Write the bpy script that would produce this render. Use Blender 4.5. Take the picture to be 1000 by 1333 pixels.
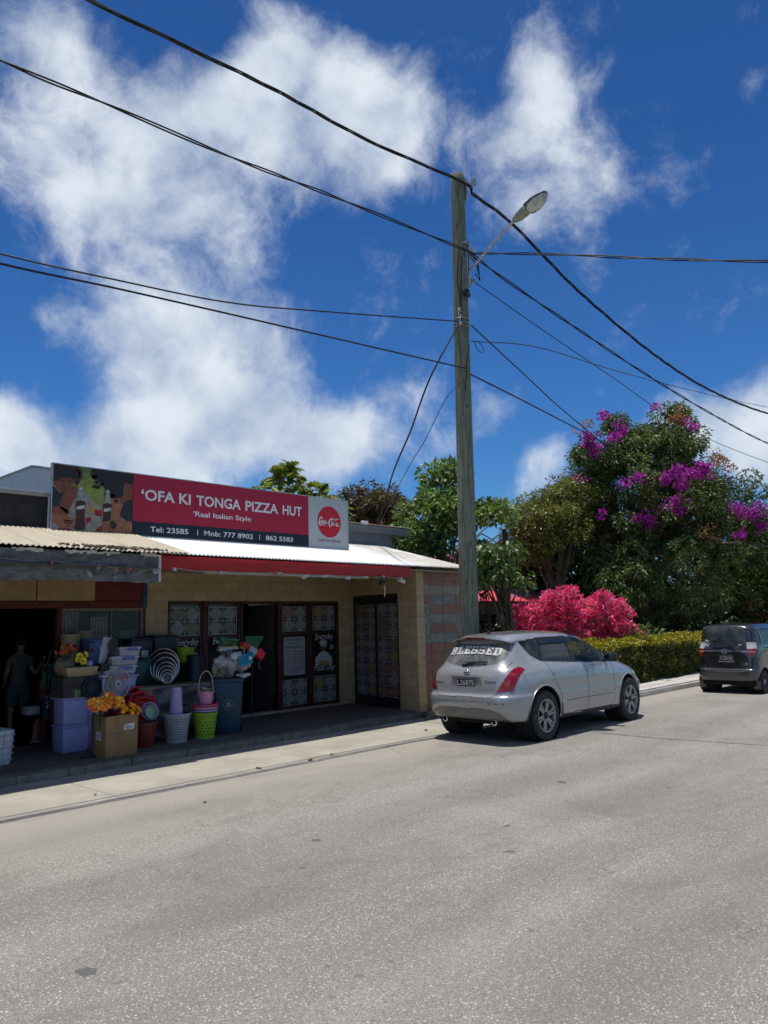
import bpy, bmesh, math, random
import numpy as np
from mathutils import Vector, Matrix
R_ = math.radians
sc = bpy.context.scene
COL = sc.collection
for o in list(bpy.data.objects): bpy.data.objects.remove(o)

# ---------------------------------------------------------------- camera
YAW, PITCH, ROLL, EYE = R_(43.5), R_(8.0), R_(-1.4), 2.0
_f = Vector((math.cos(YAW)*math.cos(PITCH), math.sin(YAW)*math.cos(PITCH), math.sin(PITCH)))
_r0 = Vector((math.sin(YAW), -math.cos(YAW), 0)); _u0 = _r0.cross(_f)
_r = _r0*math.cos(ROLL) + _u0*math.sin(ROLL); _u = -_r0*math.sin(ROLL) + _u0*math.cos(ROLL)
cam = bpy.data.cameras.new('camera'); camo = bpy.data.objects.new('camera', cam); COL.objects.link(camo)
camo.matrix_world = Matrix(((_r.x,_u.x,-_f.x,0),(_r.y,_u.y,-_f.y,0),(_r.z,_u.z,-_f.z,EYE),(0,0,0,1)))
cam.sensor_fit = 'HORIZONTAL'; cam.sensor_width = 36; cam.lens = 36.0
cam.clip_start = .05; cam.clip_end = 3000
sc.camera = camo
def ray(u, v): return _f*1000 + _r*(u-500) + _u*(666.5-v)     # surveying helper: direction of a photo point
EYEP = Vector((0,0,EYE))
def at(u, v, d): return EYEP + ray(u, v)*(d/1000)               # point at forward distance d
def aty(u, v, y):
    d = ray(u, v); return EYEP + d*(y/d.y)

# ---------------------------------------------------------------- light, sky, exposure
SUN_EL, SUN_AZ = R_(86.6), R_(112)      # azimuth from +X towards +Y (sun stands just behind the shop)
sc.view_settings.view_transform = 'Standard'; sc.view_settings.look = 'None'
sc.view_settings.gamma = 1; sc.view_settings.exposure = EXPO if 'EXPO' in globals() else 0.0
sun = bpy.data.lights.new('sun', 'SUN'); sun.energy = 4.6; sun.angle = R_(.53); sun.color = (1,.96,.9)
suno = bpy.data.objects.new('sun', sun); COL.objects.link(suno)
_sd = Vector((math.cos(SUN_EL)*math.cos(SUN_AZ), math.cos(SUN_EL)*math.sin(SUN_AZ), math.sin(SUN_EL)))
suno.rotation_euler = _sd.to_track_quat('Z', 'Y').to_euler()
suno.location = (0, 0, 40)

world = bpy.data.worlds.new('World'); sc.world = world; world.use_nodes = True
NT = world.node_tree; NT.nodes.clear()
class G:                                  # tiny node-graph writer
    def __init__(s, t): s.t = t
    def n(s, typ, **k):
        nd = s.t.nodes.new('ShaderNode'+typ)
        for a, b in k.items():
            if a.startswith('i_'):
                key = a[2:]; key = int(key) if key.isdigit() else key.replace('_', ' ')
                s.set(nd.inputs[key], b)
            else: setattr(nd, a, b)
        return nd
    def set(s, sock, b):
        if isinstance(b, bpy.types.NodeSocket): s.t.links.new(b, sock)
        else:
            if isinstance(b, (tuple, list)) and len(b) == 3 and sock.type == 'RGBA': b = tuple(b)+(1,)
            sock.default_value = b
    def math(s, op, a, b=None, c=None, clamp=False):
        nd = s.t.nodes.new('ShaderNodeMath'); nd.operation = op; nd.use_clamp = clamp
        s.set(nd.inputs[0], a)
        if b is not None: s.set(nd.inputs[1], b)
        if c is not None: s.set(nd.inputs[2], c)
        return nd.outputs[0]
    def vmath(s, op, a, b=None):
        nd = s.t.nodes.new('ShaderNodeVectorMath'); nd.operation = op
        s.set(nd.inputs[0], a)
        if b is not None: s.set(nd.inputs[1], b)
        return nd
    def noise(s, vec, scale, detail=4, rough=.5, dist=0, out='Fac'):
        nd = s.n('TexNoise', i_Scale=scale, i_Detail=detail, i_Roughness=rough, i_Distortion=dist)
        if vec is not None: s.set(nd.inputs['Vector'], vec)
        return nd.outputs['Fac' if out == 'Fac' else 'Color']
    def ramp(s, fac, a, b, c0=(0,0,0), c1=(1,1,1), smooth=True):
        nd = s.t.nodes.new('ShaderNodeMapRange'); nd.interpolation_type = 'SMOOTHSTEP' if smooth else 'LINEAR'
        s.set(nd.inputs[0], fac); nd.inputs[1].default_value = a; nd.inputs[2].default_value = b
        return nd.outputs[0]
    def mix(s, fac, a, b, mode='MIX'):
        nd = s.t.nodes.new('ShaderNodeMix'); nd.data_type = 'RGBA'; nd.blend_type = mode
        s.set(nd.inputs[0], fac); s.set(nd.inputs[6], a); s.set(nd.inputs[7], b)
        return nd.outputs[2]
g = G(NT)
sky = g.n('TexSky'); sky.sky_type = 'NISHITA'; sky.sun_disc = False
sky.sun_elevation = SUN_EL; sky.sun_rotation = R_(90)-SUN_AZ; sky.air_density = 1.0; sky.dust_density = .3; sky.ozone_density = 3.5; sky.altitude = 0
dirv = g.n('TexCoord').outputs['Generated']
dn = g.vmath('NORMALIZE', dirv).outputs[0]
warp = g.noise(dn, 5.0, 3, .6, out='Color')
wv = g.vmath('SUBTRACT', warp, (.5,.5,.5)).outputs[0]
sw = g.n('VectorMath', operation='SCALE', i_0=wv, i_Scale=.09).outputs[0]
dw = g.vmath('ADD', dn, sw).outputs[0]
BL = [(20,30,80,.8),(85,65,75,.8),(60,130,80,.6),(10,190,80,.45),(140,190,85,.8),(80,260,85,.75),(205,140,70,.8),(250,200,100,.85),(165,290,85,.95),(260,290,85,.7),(325,335,70,.5),(300,110,60,.8),
(350,60,60,.9),(410,90,90,1),(485,120,85,1.1),(520,165,65,1.1),(440,195,95,1.1),(335,150,80,1),(495,220,65,.9),(370,230,60,.7),
(600,175,50,.45),(645,195,50,.4),(705,110,52,.95),(690,160,60,.8),(750,180,70,.6),(785,225,60,.42),(735,275,70,.55),(690,240,60,.45),(780,95,28,.5),(905,190,60,.28),(850,130,40,.2),(660,290,55,.35),
(870,160,50,.2),(930,180,40,.2),(770,330,45,.22),(55,420,40,.55),(130,430,75,.9),(210,420,85,.95),(300,410,75,.85),(375,450,65,.8),(265,500,110,1.1),(160,540,80,.9),(350,530,90,1.1),(430,565,70,1),(255,590,100,1.05),(400,610,70,1),(475,560,60,.8),(485,610,60,.8),
(35,580,70,.8),(110,600,75,.95),(180,620,80,1),(0,560,50,.6),(20,620,80,.8),(550,510,45,.5),(645,535,48,.6),(600,560,38,.4),(520,540,40,.45),(560,600,60,.4),
(725,620,48,.7),(700,600,34,.4),(780,362,34,.3),(930,510,58,.8),(985,515,60,.9),(900,560,70,.9),(965,575,60,.9),(995,90,26,.8),(1040,560,90,1),(720,690,60,.5),(660,640,60,.35),(1000,650,60,.6),(730,740,50,.6)]
acc = None
for (u, v, r, s_) in BL:
    c = ray(u, v).normalized()
    k = ray(u, v).length/1000.0                        # angular size of a pixel at this place
    d = g.vmath('DISTANCE', dw, tuple(c)).outputs['Value']
    rr = r/1000.0/k*1.15
    q = g.math('MULTIPLY_ADD', d, -s_/rr, s_)
    q = g.math('MAXIMUM', q, 0)
    acc = q if acc is None else g.math('ADD', acc, q)
acc = g.math('MINIMUM', acc, 1.2)
# unseen loose cloud, cover set for ambient light, fading out inside the view
fc = tuple(ray(500, 500).normalized())
away = g.ramp(g.vmath('DISTANCE', dn, fc).outputs['Value'], .75, 1.1)
far = g.math('MULTIPLY', g.ramp(g.noise(dn, 2.2, 2, .5), .42, .66), away)
acc = g.math('ADD', acc, g.math('MULTIPLY', far, .9))
n1 = g.noise(dw, 9.0, 8, .66)
n2 = g.noise(dw, 20.0, 6, .72)
dens = g.math('ADD', acc, g.math('MULTIPLY_ADD', n1, 1.75, -.93))
dens = g.math('ADD', dens, g.math('MULTIPLY_ADD', n2, .95, -.50))
dens = g.ramp(dens, .05, 1.25)
shade = g.ramp(g.noise(dn, 9.0, 3, .55), .3, .7)
ccol = g.mix(shade, (.46,.55,.69), (.80,.86,.93))
skyc = g.n('HueSaturation', i_Saturation=1.15, i_Hue=.503, i_Value=1.0, i_Color=sky.outputs[0]).outputs[0]
SKY_S = .056
elev = g.n('SeparateXYZ', i_0=dn).outputs[2]
skyc = g.mix(1.0, skyc, (.50,.97,1.42), 'MULTIPLY')
low = g.ramp(elev, .75, .05)
skys = g.mix(1.0, g.mix(low, (1,1,1), (1.42,1.36,1.32)), skyc, 'MULTIPLY')
skys = g.n('VectorMath', operation='SCALE', i_0=skys, i_Scale=SKY_S).outputs[0]
front = g.math('MULTIPLY', dens, .95)
tot = g.mix(front, skys, ccol)
bg = g.n('Background', i_Color=tot, i_Strength=1.0)
out = g.n('OutputWorld'); NT.links.new(bg.outputs[0], out.inputs[0])
world.cycles.sampling_method = 'MANUAL'; world.cycles.sample_map_resolution = 512
cy = sc.cycles
cy.max_bounces = 6; cy.transparent_max_bounces = 10; cy.transmission_bounces = 3; cy.diffuse_bounces = 3; cy.glossy_bounces = 3
cy.caustics_reflective = False; cy.caustics_refractive = False
try: cy.use_light_tree = False
except Exception: pass

# ---------------------------------------------------------------- mesh helpers
class MB:
    def __init__(s): s.v = []; s.f = []; s.m = []
    def add(s, vs, fs, m=0):
        b = len(s.v); s.v += [tuple(p) for p in vs]; s.f += [tuple(i+b for i in f) for f in fs]
        s.m += [m]*len(fs); return s
    def box(s, x0, x1, y0, y1, z0, z1, m=0):
        vs = [(x,y,z) for z in (z0,z1) for y in (y0,y1) for x in (x0,x1)]
        return s.add(vs, [(0,2,3,1),(4,5,7,6),(0,1,5,4),(2,6,7,3),(0,4,6,2),(1,3,7,5)], m)
    def cbox(s, c, size, rz=0, m=0, rx=0, ry=0):
        M = Matrix.Rotation(rz,3,'Z') @ Matrix.Rotation(ry,3,'Y') @ Matrix.Rotation(rx,3,'X'); c = Vector(c)
        vs = [c + M @ Vector((x*size[0]/2, y*size[1]/2, z*size[2]/2)) for z in (-1,1) for y in (-1,1) for x in (-1,1)]
        return s.add(vs, [(0,2,3,1),(4,5,7,6),(0,1,5,4),(2,6,7,3),(0,4,6,2),(1,3,7,5)], m)
    def hull8(s, vs, m=0): return s.add(vs, [(0,2,3,1),(4,5,7,6),(0,1,5,4),(2,6,7,3),(0,4,6,2),(1,3,7,5)], m)
    def quad(s, *p, m=0): return s.add(p, [tuple(range(len(p)))], m)
    def tube(s, pts, r, n=8, m=0, cap=True, twist=0):
        pts = [Vector(p) for p in pts]; k = len(pts)
        rs = r if isinstance(r, (list, tuple)) else [r]*k
        prev = None; rings = []
        for i, p in enumerate(pts):
            t = (pts[min(i+1,k-1)]-pts[max(i-1,0)]).normalized()
            if prev is None:
                a = Vector((0,0,1)) if abs(t.z) < .9 else Vector((1,0,0))
                nrm = t.cross(a).normalized()
            else: nrm = (prev - t*prev.dot(t)).normalized()
            prev = nrm; bi = t.cross(nrm)
            rings.append([p + (nrm*math.cos(2*math.pi*j/n) + bi*math.sin(2*math.pi*j/n))*rs[i] for j in range(n)])
        vs = [q for rg in rings for q in rg]
        fs = [(i*n+j, i*n+(j+1)%n, (i+1)*n+(j+1)%n, (i+1)*n+j) for i in range(k-1) for j in range(n)]
        if cap: fs += [tuple(range(n))[::-1], tuple((k-1)*n+j for j in range(n))]
        return s.add(vs, fs, m)
    def lathe(s, prof, c=(0,0,0), n=32, m=0, axis='Z', M=None, ms=None, sx=1, sy=1):
        """prof: (radius, height) pairs"""
        c = Vector(c); k = len(prof); vs = []
        for (r, h) in prof:
            for j in range(n):
                a = 2*math.pi*j/n; x, y = r*math.cos(a)*sx, r*math.sin(a)*sy
                p = Vector((x,y,h)) if axis == 'Z' else (Vector((x,h,y)) if axis == 'Y' else Vector((h,x,y)))
                if M is not None: p = M @ p
                vs.append(c+p)
        b = len(s.v); s.v += [tuple(p) for p in vs]
        for i in range(k-1):
            for j in range(n):
                f = (b+i*n+j, b+i*n+(j+1)%n, b+(i+1)*n+(j+1)%n, b+(i+1)*n+j)
                s.f.append(f); s.m.append(ms[i] if ms else m)
        return s
    def disc(s, c, r, n=24, axis='Y', m=0, M=None, sx=1, sz=1):
        c = Vector(c); vs = []
        for j in range(n):
            a = 2*math.pi*j/n; x, y = r*math.cos(a)*sx, r*math.sin(a)*sz
            p = Vector((x,y,0)) if axis == 'Z' else (Vector((x,0,y)) if axis == 'Y' else Vector((0,x,y)))
            if M is not None: p = M @ p
            vs.append(c+p)
        return s.add(vs, [tuple(range(n))], m)
    def torus(s, c, R, r, M=None, n=48, k=8, m=0, sx=1, sy=1):
        c = Vector(c); vs = []
        for i in range(n):
            a = 2*math.pi*i/n
            for j in range(k):
                b = 2*math.pi*j/k; q = R + r*math.cos(b)
                p = Vector((q*math.cos(a)*sx, q*math.sin(a)*sy, r*math.sin(b)))
                if M is not None: p = M @ p
                vs.append(c+p)
        return s.add(vs, [(i*k+j, ((i+1)%n)*k+j, ((i+1)%n)*k+(j+1)%k, i*k+(j+1)%k) for i in range(n) for j in range(k)], m)
    def sphere(s, c, r, n=16, k=10, m=0, sc_=(1,1,1), M=None):
        prof = [(r*math.sin(math.pi*i/k)+1e-5, -r*math.cos(math.pi*i/k)) for i in range(k+1)]
        Sm = Matrix.Diagonal(Vector(sc_)); Sm = (M @ Sm) if M is not None else Sm
        return s.lathe(prof, c, n, m, M=Sm)
    def prism(s, poly, y0, y1, m=0, plane='XZ'):
        """extruded outline"""
        n = len(poly)
        if plane == 'XZ': a = [(p[0],y0,p[1]) for p in poly]; b = [(p[0],y1,p[1]) for p in poly]
        elif plane == 'YZ': a = [(y0,p[0],p[1]) for p in poly]; b = [(y1,p[0],p[1]) for p in poly]
        else: a = [(p[0],p[1],y0) for p in poly]; b = [(p[0],p[1],y1) for p in poly]
        fs = [tuple(range(n)), tuple(range(2*n-1, n-1, -1))] + [(i, (i+1)%n, n+(i+1)%n, n+i) for i in range(n)]
        return s.add(a+b, fs, m)
    def xform(s, M, b=0):
        for i in range(b, len(s.v)): s.v[i] = tuple(M @ Vector(s.v[i]))
        return s
    def build(s, name, mats, parent=None, world=False, bevel=0, sharp=38, seg=2, recalc=True):
        me = bpy.data.meshes.new(name)
        me.from_pydata(s.v, [], s.f)
        if not isinstance(mats, (list, tuple)): mats = [mats]
        for mt in mats: me.materials.append(mt)
        if len(mats) > 1: me.polygons.foreach_set('material_index', s.m)
        bm = bmesh.new(); bm.from_mesh(me)
        if recalc: bmesh.ops.recalc_face_normals(bm, faces=bm.faces)
        if bevel:
            es = [e for e in bm.edges if len(e.link_faces) == 2 and e.calc_face_angle(0) > R_(40)]
            bmesh.ops.bevel(bm, geom=es, offset=bevel, segments=seg, profile=.5, affect='EDGES', clamp_overlap=True)
        for f in bm.faces: f.smooth = True
        for e in bm.edges:
            if len(e.link_faces) == 2 and e.calc_face_angle(0) > R_(sharp): e.smooth = False
        bm.to_mesh(me); bm.free()
        o = bpy.data.objects.new(name, me); COL.objects.link(o)
        if parent is not None:
            o.parent = parent
            if world:
                off = root_of(parent).location
                if off.length: me.transform(Matrix.Translation(-off))
        return o
def root_of(o):
    while o.parent is not None: o = o.parent
    return o
def tag(o, label, cat, group=None, kind=None):
    o['label'] = label; o['category'] = cat
    if group: o['group'] = group
    if kind: o['kind'] = kind
    return o
def thing(name, label, cat, loc=(0,0,0), rz=0, group=None):
    o = bpy.data.objects.new(name, None); COL.objects.link(o); o.empty_display_size = .1
    o.location = loc; o.rotation_euler = (0,0,rz)
    return tag(o, label, cat, group)
def struct(o): o['kind'] = 'structure'; return o
def copy_tree(o, parent=None):
    c = o.copy(); COL.objects.link(c)
    if parent is not None: c.parent = parent
    for ch in [x for x in COL.objects if x.parent == o]: copy_tree(ch, c)
    return c
def np_mesh(name, V, F, mats, parent=None, mi=None, smooth=True, col=None, loc=None):
    me = bpy.data.meshes.new(name); V = np.asarray(V, np.float32); F = np.asarray(F, np.int32)
    if loc is not None: V = V - np.asarray(loc, np.float32)
    me.vertices.add(len(V)); me.vertices.foreach_set('co', V.ravel())
    k = F.shape[1]
    me.loops.add(F.size); me.loops.foreach_set('vertex_index', F.ravel())
    me.polygons.add(len(F)); me.polygons.foreach_set('loop_start', np.arange(0, F.size, k, dtype=np.int32))
    try: me.polygons.foreach_set('loop_total', np.full(len(F), k, np.int32))
    except Exception: pass
    for mt in (mats if isinstance(mats, (list, tuple)) else [mats]): me.materials.append(mt)
    if mi is not None: me.polygons.foreach_set('material_index', np.asarray(mi, np.int32))
    if smooth: me.polygons.foreach_set('use_smooth', np.ones(len(F), bool))
    if col is not None:
        a = me.color_attributes.new('Col', 'FLOAT_COLOR', 'POINT'); a.data.foreach_set('color', np.asarray(col, np.float32).ravel())
    me.update(calc_edges=True); me.validate()
    o = bpy.data.objects.new(name, me); COL.objects.link(o)
    if parent is not None: o.parent = parent
    return o

# ---------------------------------------------------------------- materials
MATS = {}
def new_mat(name):
    m = bpy.data.materials.new(name); m.use_nodes = True; t = m.node_tree; t.nodes.clear()
    gg = G(t); o = gg.n('OutputMaterial'); return m, gg, o
def finish(gg, o, color, rough=.6, metal=0, bump=None, bstr=.3, bdist=.01, spec=.5, coat=0, alpha=None, trans=0, emis=None, estr=0, sheen=0):
    b = gg.n('BsdfPrincipled'); gg.set(b.inputs['Base Color'], color); gg.set(b.inputs['Roughness'], rough)
    gg.set(b.inputs['Metallic'], metal); b.inputs['Specular IOR Level'].default_value = spec
    b.inputs['Coat Weight'].default_value = coat; b.inputs['Coat Roughness'].default_value = .08
    if trans: b.inputs['Transmission Weight'].default_value = trans
    if alpha is not None: gg.set(b.inputs['Alpha'], alpha)
    if emis is not None: gg.set(b.inputs['Emission Color'], emis); b.inputs['Emission Strength'].default_value = estr
    if bump is not None:
        bn = gg.n('Bump', i_Height=bump, i_Strength=bstr, i_Distance=bdist); gg.t.links.new(bn.outputs[0], b.inputs['Normal'])
    gg.t.links.new(b.outputs[0], o.inputs[0]); return b
def sc3(c, k): return tuple(min(1, x*k) for x in c)
def M(name, color, rough=.55, metal=0, var=.25, scale=6, bump=.15, spec=.4, coat=0, dirt=None, fine=60, alpha=None):
    """general surface: base colour with blotchy variation, fine grain and roughness wear"""
    if name in MATS: return MATS[name]
    m, gg, o = new_mat(name); co = gg.n('TexCoord').outputs['Object']
    n = gg.noise(co, scale, 6, .6); c = gg.mix(gg.ramp(n, .3, .7), sc3(color, 1-var), sc3(color, 1+var*.6))
    if dirt is not None:
        dn_ = gg.noise(co, scale*.7, 8, .7); c = gg.mix(gg.math('MULTIPLY', gg.ramp(dn_, .5, .75), .7), c, dirt)
    fn = gg.noise(co, fine, 4, .6)
    rr = gg.math('MULTIPLY_ADD', n, .25, rough-.12)
    finish(gg, o, c, rr, metal, fn if bump else None, bump, .004, spec, coat, alpha=alpha)
    MATS[name] = m; return m
# text laid out in a plane: lower-left corner P, right vector R, up vector U, fitted to width x height
def text_raw(body, bold=0.0, res=4):
    cu = bpy.data.curves.new('txt', 'FONT'); cu.body = body; cu.size = 1; cu.offset = bold; cu.resolution_u = res; cu.fill_mode = 'BOTH'
    o = bpy.data.objects.new('txt', cu); COL.objects.link(o)
    bpy.context.view_layer.update()
    me = bpy.data.meshes.new_from_object(o.evaluated_get(bpy.context.evaluated_depsgraph_get()))
    V = [Vector(v.co) for v in me.vertices]; F = [tuple(p.vertices) for p in me.polygons]
    bpy.data.objects.remove(o); bpy.data.curves.remove(cu); bpy.data.meshes.remove(me)
    return V, F
def put_text(body, P, Rv, Uv, w, h=None, bold=.012, mb=None, m=0, slant=0, arch=0):
    V, F = text_raw(body, bold)
    x0 = min(v.x for v in V); x1 = max(v.x for v in V); y0 = min(v.y for v in V); y1 = max(v.y for v in V)
    P = Vector(P); Rv = Vector(Rv).normalized(); Uv = Vector(Uv).normalized()
    kx = w/(x1-x0); ky = h/(y1-y0) if h else kx
    mb = mb or MB()
    vs = []
    for v in V:
        x = (v.x-x0)*kx; y = (v.y-y0)*ky; x += slant*y; y += arch*(1-(2*x/w-1)**2)
        vs.append(P + Rv*x + Uv*y)
    mb.add(vs, F, m); return mb
# ================================================================ ground, road, pavements
def mat_asphalt():
    m, gg, o = new_mat('asphalt'); co = gg.n('TexCoord').outputs['Object']
    sep = gg.n('SeparateXYZ', i_0=co)
    st = gg.n('Mapping', i_Vector=co, i_Scale=(.12,1.0,1)).outputs[0]
    big = gg.noise(co, .35, 5, .6); band = gg.noise(st, .9, 4, .55, .3); mid = gg.noise(co, 2.2, 8, .68)
    c = gg.mix(gg.ramp(band, .36, .64), (.186,.177,.152), (.264,.252,.220))
    c = gg.mix(gg.math('MULTIPLY', gg.ramp(big, .45, .68), .55), c, (.325,.300,.262))
    c = gg.mix(gg.math('MULTIPLY', gg.ramp(mid, .40, .75), .45), c, (.175,.165,.150))
    # bitumen / aggregate speckle, two sizes
    v1 = gg.n('TexVoronoi', i_Scale=62, i_Vector=co); v2 = gg.n('TexVoronoi', i_Scale=160, i_Vector=co)
    r1 = gg.n('SeparateColor', i_0=v1.outputs['Color']).outputs[0]; r2 = gg.n('SeparateColor', i_0=v2.outputs['Color']).outputs[0]
    dens = gg.math('MULTIPLY_ADD', gg.ramp(gg.noise(st, .7, 5, .6), .35, .7), .6, .5)
    st1 = gg.math('MULTIPLY', gg.math('MULTIPLY', gg.ramp(r1, .70, .95), gg.ramp(v1.outputs['Distance'], .55, .2)), dens)
    mg = gg.noise(co, 38, 5, .75); c = gg.mix(gg.math('MULTIPLY', gg.ramp(mg, .50, .68), .5), c, (.13,.125,.11)); c = gg.mix(gg.math('MULTIPLY', gg.ramp(mg, .48, .32), .35), c, (.38,.365,.32))
    c = gg.mix(gg.math('MULTIPLY', st1, .95), c, (.78,.75,.66))
    st2 = gg.math('MULTIPLY', gg.ramp(r2, .55, .95), .5); c = gg.mix(gg.math('MULTIPLY', st2, dens), c, (.50,.47,.41))
    pit = gg.math('MULTIPLY', gg.ramp(r2, .34, .06), .75); c = gg.mix(pit, c, (.105,.10,.093))
    # dark spots: gum, tar, oil
    sp = gg.n('TexVoronoi', i_Scale=1.9, i_Vector=gg.vmath('ADD', co, gg.n('VectorMath', operation='SCALE', i_0=gg.noise(co, 9, 3, .6, out='Color'), i_Scale=.14).outputs[0]).outputs[0])
    spr = gg.n('SeparateColor', i_0=sp.outputs['Color'])
    thr = gg.math('MULTIPLY', gg.ramp(spr.outputs[1], .35, .95, smooth=False), .115)
    spot = gg.math('MULTIPLY', gg.math('LESS_THAN', sp.outputs['Distance'], thr), .75)
    c = gg.mix(spot, c, (.085,.082,.078))
    sp2 = gg.n('TexVoronoi', i_Scale=5.5, i_Vector=gg.vmath('ADD', co, gg.n('VectorMath', operation='SCALE', i_0=gg.noise(co, 30, 3, .6, out='Color'), i_Scale=.05).outputs[0]).outputs[0])
    t2 = gg.math('MULTIPLY', gg.ramp(gg.n('SeparateColor', i_0=sp2.outputs['Color']).outputs[2], .62, 1.0, smooth=False), .20)
    c = gg.mix(gg.math('MULTIPLY', gg.math('LESS_THAN', sp2.outputs['Distance'], t2), .6), c, (.12,.115,.105))
    oil = gg.vmath('DISTANCE', gg.vmath('ADD', gg.n('Mapping', i_Vector=co, i_Scale=(.8,1.6,1)).outputs[0], gg.n('VectorMath', operation='SCALE', i_0=gg.noise(co, 3, 6, .7, out='Color'), i_Scale=1.1).outputs[0]).outputs[0], (9.75*.8+.55, 8.0*1.6+.55, .55)).outputs['Value']
    c = gg.mix(gg.math('MULTIPLY', gg.ramp(oil, .85, .35), .5), c, (.13,.12,.085))
    stain = gg.math('MULTIPLY', gg.ramp(gg.noise(gg.n('Mapping', i_Vector=co, i_Scale=(.5,1.6,1)).outputs[0], 1.1, 7, .68, .5), .62, .72), .5)
    c = gg.mix(stain, c, (.15,.14,.125))
    # pale dusty margin next to the gutter, thinning into the carriageway
    edge = gg.math('ADD', sep.outputs[1], gg.math('MULTIPLY_ADD', gg.noise(st, 1.6, 7, .65), 1.9, -.95))
    c = gg.mix(gg.math('MULTIPLY', gg.ramp(edge, 6.2, 8.7), .85), c, (.325,.300,.250))
    wp = gg.noise(gg.n('Mapping', i_Vector=co, i_Scale=(.45,.8,1)).outputs[0], .8, 9, .7, .8)
    c = gg.mix(gg.math('MULTIPLY', gg.ramp(wp, .50, .66), .42), c, (.135,.128,.115))
    track = gg.math('ABSOLUTE', gg.math('SINE', gg.math('MULTIPLY_ADD', sep.outputs[1], 1.75, .9)))
    c = gg.mix(gg.math('MULTIPLY', gg.math('MULTIPLY', gg.ramp(track, .6, 1.0), gg.ramp(gg.noise(st, .6, 5, .6), .3, .6)), .22), c, (.15,.14,.127))
    # fine cracks
    cr = gg.n('TexVoronoi', feature='DISTANCE_TO_EDGE', i_Scale=.42, i_Vector=gg.vmath('ADD', co, gg.n('VectorMath', operation='SCALE', i_0=gg.noise(co, 2.5, 6, .7, out='Color'), i_Scale=.8).outputs[0]).outputs[0])
    crm = gg.math('MULTIPLY', gg.math('LESS_THAN', cr.outputs['Distance'], .0035), gg.ramp(gg.noise(co, .8, 3), .5, .6))
    c = gg.mix(gg.math('MULTIPLY', crm, .5), c, (.10,.095,.085))
    h = gg.math('ADD', gg.math('MULTIPLY', r1, .6), gg.math('MULTIPLY', gg.noise(co, 240, 3, .6), .8))
    finish(gg, o, c, .88, 0, h, .55, .006, .25); return m
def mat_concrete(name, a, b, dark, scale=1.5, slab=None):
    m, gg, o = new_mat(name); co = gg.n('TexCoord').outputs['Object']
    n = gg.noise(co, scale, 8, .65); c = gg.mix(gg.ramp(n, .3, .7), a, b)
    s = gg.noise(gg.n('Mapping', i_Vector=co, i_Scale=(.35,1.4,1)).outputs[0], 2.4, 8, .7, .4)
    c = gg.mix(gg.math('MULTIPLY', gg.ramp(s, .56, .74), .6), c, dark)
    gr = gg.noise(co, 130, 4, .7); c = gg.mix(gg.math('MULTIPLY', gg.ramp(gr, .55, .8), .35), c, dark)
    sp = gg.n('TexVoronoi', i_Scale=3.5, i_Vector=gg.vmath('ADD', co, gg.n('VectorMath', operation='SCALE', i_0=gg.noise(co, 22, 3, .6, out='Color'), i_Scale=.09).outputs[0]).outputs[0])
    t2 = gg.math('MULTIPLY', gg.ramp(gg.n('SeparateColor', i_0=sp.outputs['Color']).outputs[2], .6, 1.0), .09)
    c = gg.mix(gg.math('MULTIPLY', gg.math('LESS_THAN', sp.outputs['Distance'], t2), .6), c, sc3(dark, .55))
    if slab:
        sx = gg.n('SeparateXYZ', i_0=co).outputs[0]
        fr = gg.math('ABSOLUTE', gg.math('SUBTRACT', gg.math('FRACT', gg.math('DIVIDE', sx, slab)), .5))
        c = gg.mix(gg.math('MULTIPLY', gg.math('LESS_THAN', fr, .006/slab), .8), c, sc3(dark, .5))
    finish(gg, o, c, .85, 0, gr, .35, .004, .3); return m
m_asph = mat_asphalt()
m_apron = mat_concrete('gutter_concrete', (.295,.270,.225), (.395,.365,.305), (.165,.15,.122), 1.3, 3.1)
m_pave = mat_concrete('pavement_concrete', (.08,.077,.07), (.12,.115,.105), (.045,.043,.04), 1.2, 2.4)  # base colour darkened to deepen the shade under the awning
m_kerb = mat_concrete('kerb_concrete', (.11,.103,.088), (.185,.173,.15), (.045,.043,.038), 4, .92)  # kerb colour lowered too, for deeper shade along the edge
m_walk = mat_concrete('sidewalk_concrete', (.40,.375,.33), (.54,.51,.46), (.24,.22,.19), 1.6, 1.9)
m_soil = mat_concrete('soil', (.10,.075,.045), (.17,.13,.08), (.05,.04,.025), 1.2)
def sheet(name, x0, x1, y0, y1, z, mat, n=1):
    b = MB().quad((x0,y0,z),(x1,y0,z),(x1,y1,z),(x0,y1,z)); return struct(b.build(name, mat))
# ground far around (grass / earth), the road laid 4 mm above it
m_lawn = M('lawn', (.07,.10,.03), .9, 0, .5, 2.0, .5, dirt=(.15,.11,.06))
sheet('ground', -600, 900, -600, 900, -.012, m_lawn)
sheet('road', -300, 500, -14, 8.697, 0, m_asph)
sheet('gutter', -300, 15.2, 8.70, 10.66, 0.0, m_apron)
sheet('road_margin', 15.2, 500, 8.70, 9.2, 0, m_asph)
# pavement in front of the shops with its kerb blocks
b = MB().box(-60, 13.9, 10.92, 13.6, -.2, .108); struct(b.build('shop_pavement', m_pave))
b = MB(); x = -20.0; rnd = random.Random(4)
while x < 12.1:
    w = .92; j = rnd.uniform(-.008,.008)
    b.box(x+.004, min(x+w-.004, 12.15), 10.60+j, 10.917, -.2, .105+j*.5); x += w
struct(b.build('kerb', m_kerb, bevel=.018))
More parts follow.
